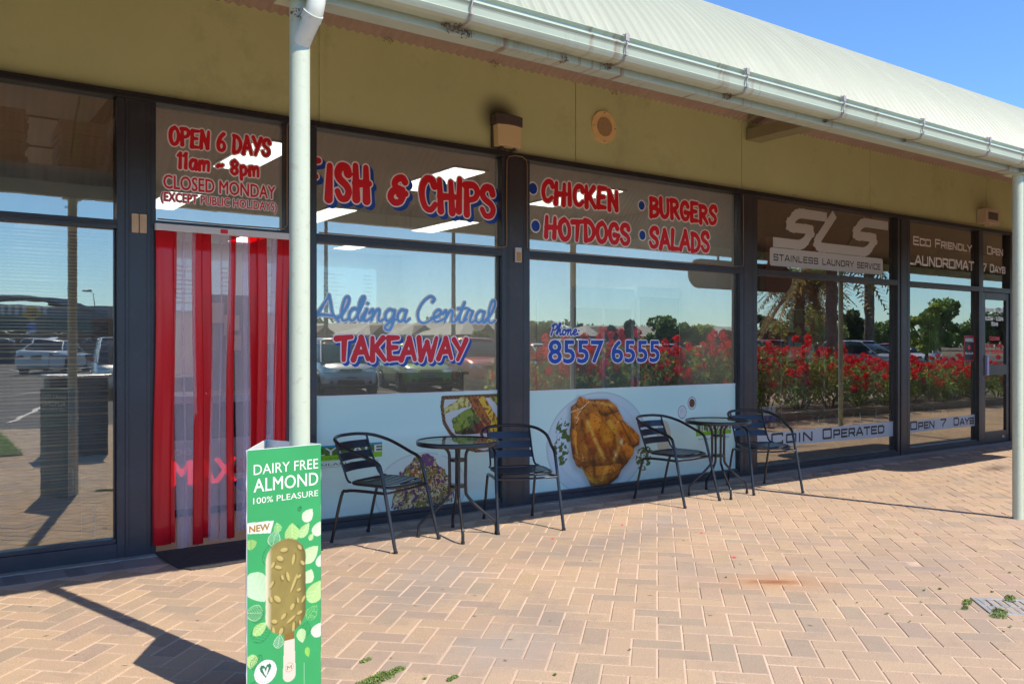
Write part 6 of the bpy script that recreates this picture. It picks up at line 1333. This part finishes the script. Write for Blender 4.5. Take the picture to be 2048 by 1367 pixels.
# ================================================================== cars
tyre = mat('tyre', (.022, .022, .024), .85, var=.1); rim_m = mat('alloy_wheel', (.42, .42, .43), .35, metal=.8); cglass = mat('car_glass', (.02, .028, .035), .06, spec=.9); lamp_c = mat('headlight', (.62, .64, .66), .12, metal=.5); lamp_r = mat('tail_light', (.35, .01, .01), .25); blk = mat('black_trim', (.015, .015, .016), .5); plate_m = mat('number_plate', (.55, .56, .50), .5); plate_k = mat('plate_characters', (.03, .03, .05), .5)
def car(kind, paint, name, label, x, y, heading, seed=0, grp='cars parked in the row facing the shops'):
    """local +Y is forward. kind: dict(L, W, H, hood height, cowl y, roof y0, y1, tail y, bottom)"""
    z0g = ground_z(y)-.03
    root = empty(name, (x, y, z0g), heading, label, 'car', grp)
    L, W, H = kind['L'], kind['W'], kind['H']; hw = W/2; g0 = .20
    # lower body stations: y, top z, half width, bottom z
    st_ = [(y_*L/2, zt*H, wf*hw, zb) for y_, zt, wf, zb in kind['body']]
    m = MB(); vs = []
    for yy, zt, w_, zb in st_:
        vs += [(-w_*.86, yy, zb), (-w_*.985, yy, zb+.10), (-w_, yy, zb+(zt-zb)*.5), (-w_*.965, yy, zt-.07), (-w_*.86, yy, zt-.005), (0, yy, zt+.012), (w_*.86, yy, zt-.005), (w_*.965, yy, zt-.07), (w_, yy, zb+(zt-zb)*.5), (w_*.985, yy, zb+.10), (w_*.86, yy, zb)]
    k = 11; n = len(st_)
    fs = [(i*k+j, i*k+(j+1) % k, (i+1)*k+(j+1) % k, (i+1)*k+j) for i in range(n-1) for j in range(k)]+[tuple(range(k-1, -1, -1)), tuple(range((n-1)*k, n*k))]
    m.add(vs, fs, 0, True); m.build('body', paint, root, subsurf=1)
    # greenhouse: glass band plus painted roof and pillars
    gh = [(y_*L/2, zb*H, zt*H, wb*hw, wt*hw) for y_, zb, zt, wb, wt in kind['house']]
    m = MB(); vs = []
    for yy, zb, zt, wb, wt in gh: vs += [(-wb, yy, zb), (-(wb+wt)/2-.01, yy, (zb+zt)/2), (-wt, yy, zt-.02), (-wt*.85, yy, zt), (wt*.85, yy, zt), (wt, yy, zt-.02), ((wb+wt)/2+.01, yy, (zb+zt)/2), (wb, yy, zb)]
    k = 8; n = len(gh); fs = [(i*k+j, i*k+j+1, (i+1)*k+j+1, (i+1)*k+j) for i in range(n-1) for j in range(k-1)]+[tuple(range(k)), tuple(range((n-1)*k, n*k))[::-1]]
    m.add(vs, fs, 0, True); m.build('windows', cglass, root)
    m = MB(); R_ = [s for s in gh if s[2] > .93*H]; vs = []
    ya, yb = R_[0][0]-.03, R_[-1][0]+.06; wt = R_[0][4]
    for yy, dz in ((ya, -.035), (ya+.12, .008), ((ya+yb)/2, .020), (yb-.12, .008), (yb, -.035)): vs += [(-wt-.015, yy, H-.065+dz), (-wt*.88, yy, H-.005+dz), (0, yy, H+.012+dz), (wt*.88, yy, H-.005+dz), (wt+.015, yy, H-.065+dz)]
    m.add(vs, [(i*5+j, i*5+j+1, (i+1)*5+j+1, (i+1)*5+j) for i in range(4) for j in range(4)], 0, True); m.build('roof', paint, root)
    m = MB()
    f0, f1, r0, r1 = gh[0], R_[0], R_[-1], gh[-1]
    for s in (-1, 1):
        for a, b in ((gh[-1], R_[-1]), (gh[0], R_[0])): m.tube([(s*a[3]*1.0, a[0], a[1]), (s*(a[3]+b[4])*.505, (a[0]+b[0])/2, (a[1]+b[2])/2), (s*b[4]*1.01, b[0], b[2]-.03)], .032, 6)
        ym = (R_[0][0]+R_[-1][0])/2; m.tube([(s*(gh[len(gh)//2][3]+.004), ym, gh[len(gh)//2][1]), (s*(R_[0][4]+.012), ym, H-.05)], .022, 6)
    m.build('pillars', paint, root)
    wb_ = kind['wb']*L/2; wr = kind.get('wr', .32)
    for sy in (-1, 1):
        for s in (-1, 1):
            m = MB(); m.cyl((sy*wb_, wr), wr+.05, s*(hw-.215), s*(hw+.003), 24, 0, 'x'); m.build('wheel_arch', blk, root)
            m = MB(); m.cyl((sy*wb_, wr), wr, s*(hw-.20), s*(hw+.012), 28, 0, 'x'); tw = m.build('tyre', tyre, root, bevel=.012)
            m = MB(); m.cyl((sy*wb_, wr), wr*.66, s*(hw+.004), s*(hw+.016), 24, 0, 'x'); m.build('wheel_well', blk, tw)
            m = MB(); m.cyl((sy*wb_, wr), wr*.13, s*(hw+.012), s*(hw+.030), 12, 0, 'x')
            for q_ in range(5):
                a = 2*PI*q_/5+seed; c, sn = math.cos(a), math.sin(a); p = [(-sn*.035, c*.035), (sn*.035, -c*.035)]; yy, zz = sy*wb_, wr
                pts = [(yy+p[0][0], zz+p[0][1]), (yy+p[1][0], zz+p[1][1]), (yy+c*wr*.66+p[1][0]*.8, zz+sn*wr*.66+p[1][1]*.8), (yy+c*wr*.66+p[0][0]*.8, zz+sn*wr*.66+p[0][1]*.8)]
                m.prism(pts, s*(hw+.014), s*(hw+.026), 0, 'x')
            ring = [(s*(hw+.02), sy*wb_+wr*.67*math.cos(2*PI*t/24), wr+wr*.67*math.sin(2*PI*t/24)) for t in range(24)]; m.tube(ring, .016, 5, closed=True); m.build('rim', rim_m, tw)
    yf = L/2; zf_ = st_[-1][1]
    fw = st_[-2][2]
    for s in (-1, 1):
        hz = kind.get('hl', .62)*kind['hood']*H+.10
        m = MB(); vs = [(s*fw*.50, yf-.075, hz-.06), (s*fw*.93, yf-.22, hz-.05), (s*fw*.965, yf-.34, hz+.06), (s*fw*.90, yf-.24, hz+.10), (s*fw*.55, yf-.10, hz+.04)]
        m.add(vs+[(a*1.03, b+.05, c) for a, b, c in vs], [(0, 1, 2, 3, 4), (5, 6, 7, 8, 9)]+[(i, (i+1) % 5, 5+(i+1) % 5, 5+i) for i in range(5)]); m.build('headlight', lamp_c, root)
        m = MB(); yr = -L/2; m.add([(s*fw*.55, yr-.012, hz-.02), (s*fw*.93, yr+.06, hz-.04), (s*fw*.97, yr+.22, hz+.0), (s*fw*.95, yr+.16, hz+.13), (s*fw*.60, yr-.005, hz+.11)], [(0, 1, 2, 3, 4)]); o = m.build('tail_light', lamp_r, root); so2 = o.modifiers.new('t', 'SOLIDIFY'); so2.thickness = .03; so2.offset = 0
        m = MB(); yc = gh[-1][0]-.25; m.add([], []); m.box(s*(hw-.02), s*(hw+.17), yc-.04, yc+.06, kind['hood']*H+.02, kind['hood']*H+.16); m.build('mirror', blk if seed % 2 else paint, root, bevel=.03)
        m = MB(); m.cyl((s*fw*.70, .36), .05, yf-.09, yf-.02, 12, 0, 'y'); m.build('fog_lamp', blk, root)
    m = MB(); m.box(-fw*.48, fw*.48, yf-.10, yf+.008, .30, .42); m.box(-fw*.40, fw*.40, yf-.12, yf-.004, kind['hood']*H*.62+.06, kind['hood']*H*.62+.14); m.build('grille', blk, root, bevel=.01)
    m = MB(); m.box(-.19, .19, yf-.02, yf+.02, .44, .54); p_ = m.build('number_plate', plate_m, root)
    m = MB()
    for q_ in range(6): m.box(-.15+.055*q_, -.115+.055*q_, yf+.0205, yf+.022, .465, .515)
    m.build('plate_characters', plate_k, p_)
    m = MB(); m.box(-.19, .19, -L/2-.02, -L/2+.03, .60, .70); m.build('number_plate', plate_k, root)
    m = MB(); m.box(-hw+.05, hw-.05, -L/2+.1, L/2-.1, .17, .24); m.build('underbody', blk, root)
    return root
HATCH = dict(L=4.05, W=1.72, H=1.50, hood=.60, wb=.60, wr=.31, body=[(-1, .56, .84, .28), (-.96, .62, .95, .20), (-.6, .63, 1, .18), (0, .62, 1, .18), (.38, .61, 1, .18), (.62, .585, .98, .18), (.88, .50, .92, .20), (1, .36, .76, .26)], house=[(-.97, .60, .66, .80, .74), (-.74, .61, .97, .88, .66), (-.1, .61, 1, .90, .68), (.10, .61, .97, .90, .67), (.56, .58, .62, .88, .74)])
SUV = dict(L=4.45, W=1.82, H=1.70, hood=.62, wb=.60, wr=.36, body=[(-1, .60, .86, .32), (-.95, .64, .96, .26), (-.6, .65, 1, .24), (0, .64, 1, .24), (.42, .63, 1, .24), (.70, .60, .98, .24), (.92, .53, .93, .28), (1, .40, .80, .32)], house=[(-.98, .62, .70, .82, .76), (-.82, .63, .97, .90, .70), (-.2, .63, 1, .92, .72), (.08, .63, .97, .92, .71), (.48, .60, .64, .90, .78)])
MPV = dict(L=4.25, W=1.76, H=1.66, hood=.60, wb=.62, wr=.31, body=[(-1, .56, .86, .28), (-.96, .60, .96, .20), (-.6, .61, 1, .18), (0, .60, 1, .18), (.45, .59, 1, .18), (.72, .56, .98, .18), (.92, .47, .92, .22), (1, .34, .78, .26)], house=[(-.98, .58, .70, .84, .78), (-.86, .59, .97, .90, .72), (-.1, .59, 1, .92, .73), (.22, .59, .97, .92, .71), (.70, .56, .60, .88, .76)])
SEDAN = dict(L=4.75, W=1.80, H=1.43, hood=.64, wb=.58, wr=.32, body=[(-1, .60, .86, .30), (-.96, .70, .95, .22), (-.6, .70, 1, .18), (0, .66, 1, .18), (.34, .65, 1, .18), (.62, .62, .98, .18), (.9, .52, .92, .20), (1, .38, .78, .26)], house=[(-.66, .69, .72, .80, .68), (-.40, .67, .96, .86, .62), (-.1, .66, 1, .88, .64), (.06, .66, .97, .88, .63), (.44, .63, .67, .86, .72)])
def paint(name, col, metal=.3): return mat('paint_'+name, col, .28, metal=metal, coat=.8)
P_sil, P_grn, P_org, P_wht, P_red, P_gry = paint('silver', (.52, .54, .56)), paint('green', (.24, .44, .10)), paint('orange', (.66, .11, .05)), paint('white', (.72, .73, .74), 0), paint('red', (.50, .02, .02)), paint('grey', (.20, .21, .22))
row = [(MPV, P_sil, 680, 27.0, 'silver people carrier seen nose-on beside the left post in the reflection'), (HATCH, P_grn, 838, 28.4, 'small green hatchback reflected beneath the takeaway lettering'), (SUV, P_org, 962, 29.6, 'orange red five door car reflected left of the middle pillar'),
       (HATCH, P_wht, 1100, 31.2, 'white hatchback half hidden by roses, reflected near the phone lettering'), (SUV, P_gry, 1190, 33, 'grey wagon behind the roses between two white cars in the reflection'), (HATCH, P_wht, 1330, 35.5, 'white car with a curved roof reflected right of the phone number'), (SEDAN, P_wht, 1412, 38, 'white sedan reflected beside the pillar before the laundry'),
       (SUV, P_red, 1500, 40.5, 'red wagon reflected at the left edge of the laundry window'), (SUV, P_sil, 1650, 45.5, 'silver wagon reflected in the middle of the laundry window'), (HATCH, P_red, 1765, 50, 'bright red hatchback reflected at the right of the laundry window'), (SEDAN, P_wht, 1845, 56, 'white sedan reflected in the narrower laundry window')]
for k_, (kd, pt_, u, z, lb) in enumerate(row):
    x, y = refl(u, z); y = -13.0 if k_ < 9 else y; car(kd, pt_, 'parked_car', lb, x, y, (R(14) if k_ < 3 else R(-4) if k_ < 9 else R(70)), k_)
x, y = refl(113, 36.5); car(SEDAN, P_wht, 'parked_car', 'white sedan seen from behind in the leftmost window, beside the yellow diamond sign', x, y, R(205), 3, 'cars seen in the leftmost window')
x, y = refl(250, 25.0); car(MPV, P_sil, 'parked_car', 'silver wagon whose nose shows at the right edge of the leftmost window', x, y, R(8), 5, 'cars seen in the leftmost window')
for u, z, lb in ((10, 100, 'far white car at the left edge of the leftmost window'), (58, 104, 'far white car reflected just left of the white sedan'), (186, 104, 'far pale car reflected right of the white sedan')):
    x, y = refl(u, z); car(HATCH, P_wht if u < 150 else P_sil, 'parked_car', lb, x, y, R(20), int(u), 'far cars beyond the verge')

# ================================================================== street furniture
galv = mat('galvanised', (.28, .29, .30), .5, metal=.5); polem = mat('dark_pole', (.06, .065, .07), .6)
def lamp_post(u, z, h_, r_, lb, arm=1.8):
    x, y = refl(u, z); g0 = ground_z(y); root = empty('lamp_post', (x, y, g0-.05), 0, lb, 'lamp post', 'street lamp posts reflected in the windows')
    m = MB(); m.tube([(0, 0, 0), (0, 0, h_*.5), (0, 0, h_)], [r_, r_*.85, r_*.6], 10); m.build('pole', polem, root)
    m = MB(); m.tube([(0, 0, h_-.1), (-.1*arm, 0, h_+.35), (-.5*arm, 0, h_+.65), (-arm, 0, h_+.7)], r_*.5, 8); m.build('arm', polem, root)
    m = MB(); m.box(-arm-.5, -arm+.1, -.12, .12, h_+.62, h_+.74); m.build('lamp_head', galv, root, bevel=.03)
lamp_post(907, 40, 10, .11, 'tall lamp post reflected between takeaway lettering and the middle pillar'); lamp_post(652, 34, 7.0, .10, 'lamp post with a bent arm reflected beside the left post', .9); lamp_post(1745, 52, 12, .12, 'tall lamp post reflected beside the palm trunk in the laundry window'); lamp_post(188, 84, 5.5, .06, 'thin distant lamp post reflected right of the white sedan', .5)
x, y = refl(64, 50); g0 = ground_z(y); rs = empty('road_sign', (x, y, g0-.03), R(12), 'yellow diamond warning sign above a small blue sign, reflected in the leftmost window', 'road sign')
m = MB(); m.tube([(0, 0, 0), (0, 0, 3.4)], .035, 8); m.build('pole', galv, rs)
m = MB(); m.prism([(0, 2.36), (.52, 2.88), (0, 3.40), (-.52, 2.88)], .04, .055, 0, 'y'); m.build('diamond_plate', mat('sign_yellow', (.60, .33, .02), .5), rs)
m = MB()
for a in range(4): m.box(-.22+.11*a, -.14+.11*a, .056, .06, 2.92, 3.05); m.box(-.26+.13*a, -.17+.13*a, .056, .06, 2.70, 2.84)
o = m.build('sign_characters', plate_k, rs); o['kind'] = 'stuff'
m = MB(); m.box(-.22, .22, .04, .05, 1.75, 2.33); m.build('blue_plate', mat('sign_blue', (.03, .14, .45), .5), rs); m = MB(); m.box(-.2, .2, .0505, .054, 1.77, 1.86); m.box(-.2, .2, .0505, .054, 2.24, 2.31); m.build('white_bar', c_white, rs)
# trolley bay rail
x, y = refl(185, 30); tb = empty('trolley_rail', (x, y, ground_z(y)-.03), R(-10), 'low galvanised trolley bay rail with a red and white board', 'rail')
m = MB(); m.tube([(-1.4, 0, 0), (-1.4, 0, .9), (1.3, 0, .9), (1.3, 0, 0)], .03, 8); m.tube([(-1.4, 0, .5), (1.3, 0, .5)], .02, 8); m.build('rail_frame', galv, tb)
m = MB(); m.box(-.2, 1.25, .035, .05, .60, .88); m.build('board', mat('board_white', (.65, .62, .60), .5), tb); m = MB(); m.box(-.2, 1.25, .051, .056, .76, .84); m.build('red_band', c_red, tb)
# ================================================================== buildings and trees beyond
def wallm(n, c): return mat(n, c, .8, var=.1, vscale=.6)
x, y = refl(60, 150); sb = empty('sports_hall', (x, y, 0), 0, 'long low hall with a blue curved roof reflected in the leftmost window', 'building'); g0 = ground_z(y)-.2
def hp(m, nm, mt, root=sb): return m.build(nm, mt, root)
m = MB(); m.box(-40, 34, -12, 0, g0, g0+2.7); hp(m, 'brick_wall', wallm('hall_brick', (.20, .13, .09)))
m = MB(); pts = [(-42, 2.9), (-30, 4.4), (-10, 5.6), (10, 5.4), (26, 4.4), (36, 2.9)]; m.prism([(a, g0+b) for a, b in pts], -13, .6, 0, 'y'); hp(m, 'green_roof', wallm('hall_green', (.05, .12, .12)))
m = MB(); pts = [(-6+i*2.2, 9.3-.035*(i*2.2-7)**2*.45) for i in range(10)]; m.prism([(a-2, g0+b) for a, b in pts]+[(a-2, g0+b-.8) for a, b in reversed(pts)], -9, -1, 0, 'y'); hp(m, 'curved_roof', wallm('hall_blue', (.16, .22, .30)))
m = MB(); m.box(-6, 14, -8, -2, g0+5.0, g0+7.6); hp(m, 'upper_wall', wallm('hall_upper', (.22, .25, .30)))
for i in range(8): m = MB(); m.box(-5.4+i*1.1, -4.8+i*1.1, -1.9, -1.8, g0+6.0, g0+7.5); hp(m, 'upper_window', mat('pale_window', (.6, .62, .62), .3))
rooft = mat('house_tiles', (.50, .50, .42), .8, var=.2, vscale=1.5, stretch=(1, 1, 6)); brick = wallm('house_brick', (.22, .15, .11)); fence_m = wallm('paling', (.10, .085, .07))
def house(u, z, w_, d, hr, lb):
    z *= 1.7; w_ *= 1.35; x, y = refl(u, z); g0 = ground_z(y)-.3; root = empty('house', (x, y, g0), R(random.Random(u).uniform(-8, 8)), lb, 'house', 'houses beyond the car park')
    m = MB(); m.box(-w_/2, w_/2, -d/2, d/2, 0, 2.5); m.build('wall', brick, root)
    m = MB(); a, b = w_/2+.5, d/2+.5; m.add([(-a, -b, 2.5), (a, -b, 2.5), (a, b, 2.5), (-a, b, 2.5), (-a+b*.9, 0, 2.5+hr), (a-b*.9, 0, 2.5+hr)], [(0, 1, 5, 4), (1, 2, 5), (2, 3, 4, 5), (3, 0, 4), (3, 2, 1, 0)]); m.build('roof', rooft, root)
    for s in (-1, 1): m = MB(); c = s*w_*.28; m.add([(c-1.9, b+.1, 2.5), (c+1.9, b+.1, 2.5), (c, b+.1, 4.0), (c, 0, 4.0)], [(0, 1, 2), (1, 3, 2), (0, 2, 3)]); m.build('gable', wallm('gable_dark', (.12, .09, .07)) if s < 0 else rooft, root)
    for s in (-.3, 0, .3): m = MB(); m.box(s*w_-.6, s*w_+.6, d/2+.01, d/2+.05, .9, 2.1); f = m.build('window', mat('window_white', (.55, .55, .54), .4), root); m = MB(); m.box(s*w_-.54, s*w_+.54, d/2+.051, d/2+.06, .96, 2.04); m.build('pane', cglass, f)
for k_, (u, z, w_, hr, lb) in enumerate(((690, 84, 17, 2.0, 'leftmost hipped roof house above the silver people carrier'), (790, 80, 13, 1.9, 'hipped roof house above the takeaway lettering'), (880, 78, 13, 2.0, 'hipped roof house left of the tall lamp post reflection'), (985, 74, 14, 2.4, 'larger hipped roof house right of the tall lamp post reflection'),
        (1225, 84, 16, 1.8, 'pale roofed house above the phone lettering'), (1340, 90, 18, 1.9, 'house reflected behind the white cars'), (1440, 95, 18, 2.1, 'house reflected just left of the pillar before the laundry'), (1770, 110, 20, 2.2, 'house behind the red hatchback reflection'), (560, 88, 15, 2.0, 'house reflected behind the left post'))): house(u, z, w_, 11, hr, lb)
fm = empty('paling_fence', (30, -44, ground_z(-44)-.2), 0, 'long dark paling fence along the far side of the car park', 'fence')
for i in range(60): m = MB(); m.box(-28+i*1.6, -28+i*1.6+1.58, -.04, .04, 0, 1.35+.03*((i*7) % 3)); m.build('fence_panel', fence_m, fm)
hm = MB(); V, F = leaf_cloud([(x_, -62+.8*math.sin(x_), .9) for x_ in np.linspace(-25, 35, 80)], [.9]*80, 5000, .16, 77, .6); o = raw_mesh('hedge', V, F, leafd); tag(o, 'low dark hedge along the far verge reflected in the leftmost window', 'hedge', kind='stuff')
def tree(u, z, vt, rp, mt, lb, n=2600, seed=0, sz=.22, name='tree'):
    x, y = refl(u, z); g0 = ground_z(y)-.2; h_ = (CAM_H-g0+(CY-vt)/F_PX*z)/1.02; r_ = rp*z/F_PX; g = random.Random(seed+u); root = empty(name, (x, y, g0), g.uniform(0, 6), lb, 'tree', 'trees beyond the car park')
    cs = [(g.uniform(-1, 1)*r_*.72, g.uniform(-1, 1)*r_*.72, h_*g.uniform(.34, .80)) for _ in range(18)]; rs = [min(r_*g.uniform(.26, .46), h_*.22) for _ in cs]
    m = MB(); m.tube([(0, 0, 0), (.1, 0, h_*.25), (0, .1, h_*.5)], [r_*.09+.05, r_*.07+.03, r_*.05], 8)
    for c in cs[:7]: m.tube([(0, .05, h_*.36), (c[0]*.5, c[1]*.5, (c[2]+h_*.36)/2), c], [r_*.045, r_*.03, .02], 6)
    m.build('trunk', bark, root); V, F = leaf_cloud(cs, rs, n, sz, seed+u, .8); raw_mesh('crown', V, F, mt, root); return root
TR = [(1085, 78, 632, 35, leafg, 'pale green tree reflected at the left edge of the phone number window'), (1235, 74, 642, 25, leafd, 'dark spreading tree reflected above the phone number'), (1262, 78, 624, 16, leafd, 'taller dark tree just right of the spreading one'), (1330, 80, 622, 42, leafg, 'broad green tree reflected against the tall fridge'),
      (1392, 82, 640, 28, leafy, 'yellow green tree reflected right of the fridge'), (1455, 90, 648, 20, leafd, 'low tree reflected beside the pillar before the laundry'), (880, 66, 660, 12, leafy, 'small yellow green bush tree by the tall lamp post reflection'), (960, 60, 650, 25, leafg, 'green tree reflected right of the tall lamp post'),
      (1530, 70, 604, 32, leafd, 'dark tree at the left edge of the laundry window reflection'), (1590, 64, 596, 45, leafg, 'green tree behind the notice board reflection'), (1650, 62, 590, 40, leafy, 'yellowish tree beneath the palm crown reflection'), (1700, 66, 598, 28, leafd, 'tall dark tree right of the thick palm trunk'), (1725, 80, 640, 30, leafg, 'green tree behind the thin palm trunk'), (1780, 90, 626, 45, leafg, 'wide tree above the red hatchback reflection'),
      (1850, 44, 580, 36, leafy, 'bright leafy tree filling the left of the narrower laundry window'), (1880, 60, 572, 36, leafg, 'green tree behind the bright leafy tree'), (1960, 70, 600, 40, leafg, 'green tree reflected in the laundry door'), (212, 66, 622, 24, wine_l, 'wine red tree reflected at the right of the leftmost window'), (2020, 70, 600, 50, leafd, 'dark tree reflected at the far right')]
for k_, (u, z, h_, r_, mt_, lb) in enumerate(TR): tree(u, z, h_, r_, mt_, lb, seed=k_, sz=.0026*z)
V, F = leaf_cloud([(x_, -150+6*math.sin(x_*.3), 3+1.5*math.sin(x_*.7)) for x_ in np.linspace(40, 330, 90)], [4.5]*90, 16000, .6, 55, .7); o = raw_mesh('far_trees', V, F, leafd); tag(o, 'distant belt of trees along the horizon', 'trees', kind='stuff')
# palms
frondm = mat('palm_frond', (.20, .15, .05), .7, var=.5, vscale=3); frondg = mat('palm_frond_green', (.10, .17, .04), .6, var=.4, vscale=3); translucent(frondm); translucent(frondg); ptrunk = mat('palm_trunk', (.16, .11, .08), .9, var=.5, vscale=6, bump=1, bscale=14)
def palm(u, z, h_, r_, lb, seed, nf=56):
    x, y = refl(u, z); g0 = ground_z(y)-.1; root = empty('palm_tree', (x, y, g0), 0, lb, 'palm tree', 'palm trees in the car park'); g = random.Random(seed)
    m = MB(); m.tube([(0, 0, 0)]+[(.02*math.sin(i), .02*math.cos(i*1.7), h_*i/24) for i in range(1, 25)], [r_*1.3]+[r_*(1.0+.12*(i % 2)) for i in range(1, 25)], 12); m.build('trunk', ptrunk, root)
    for cls, mt_ in ((0, frondg), (1, frondm)):
        Vs = []; 
        for f in range(nf//2):
            a = g.uniform(0, 2*PI); el = R(g.uniform(10, 70) if cls == 0 else g.uniform(-50, 15)); L = g.uniform(2.0, 2.9); prev = None
            for k_ in range(30):
                t = k_/29; rr_ = L*t*math.cos(el*(1-t*.4)); zz = h_+L*(math.sin(el)*t-.75*t*t); p = np.array((rr_*math.cos(a), rr_*math.sin(a), zz)); sd = np.array((-math.sin(a), math.cos(a), 0)); fw = np.array((math.cos(a), math.sin(a), -.5))
                for s in (-1, 1):
                    ll = .50*math.sin(PI*min(1, t*.9+.1))+.05; tip = p+sd*s*ll*g.uniform(.55, .9)+fw*ll*g.uniform(.2, .7)+np.array((0, 0, -ll*g.uniform(0, .5))); b_2 = p+fw*.075; Vs += [p, b_2, tip+fw*.03, tip]
        V = np.array(Vs); raw_mesh('fronds', V, np.arange(len(V)).reshape(-1, 4), mt_, root)
palm(1663, 31, 5.6, .19, 'thick trunked palm reflected in the middle of the laundry window', 1); palm(1600, 42, 4.7, .22, 'palm with a full brown crown reflected left of the thick palm trunk', 2, 90); palm(1738, 50, 9.5, .24, 'tall slim palm trunk reflected near the right of the laundry window', 3)
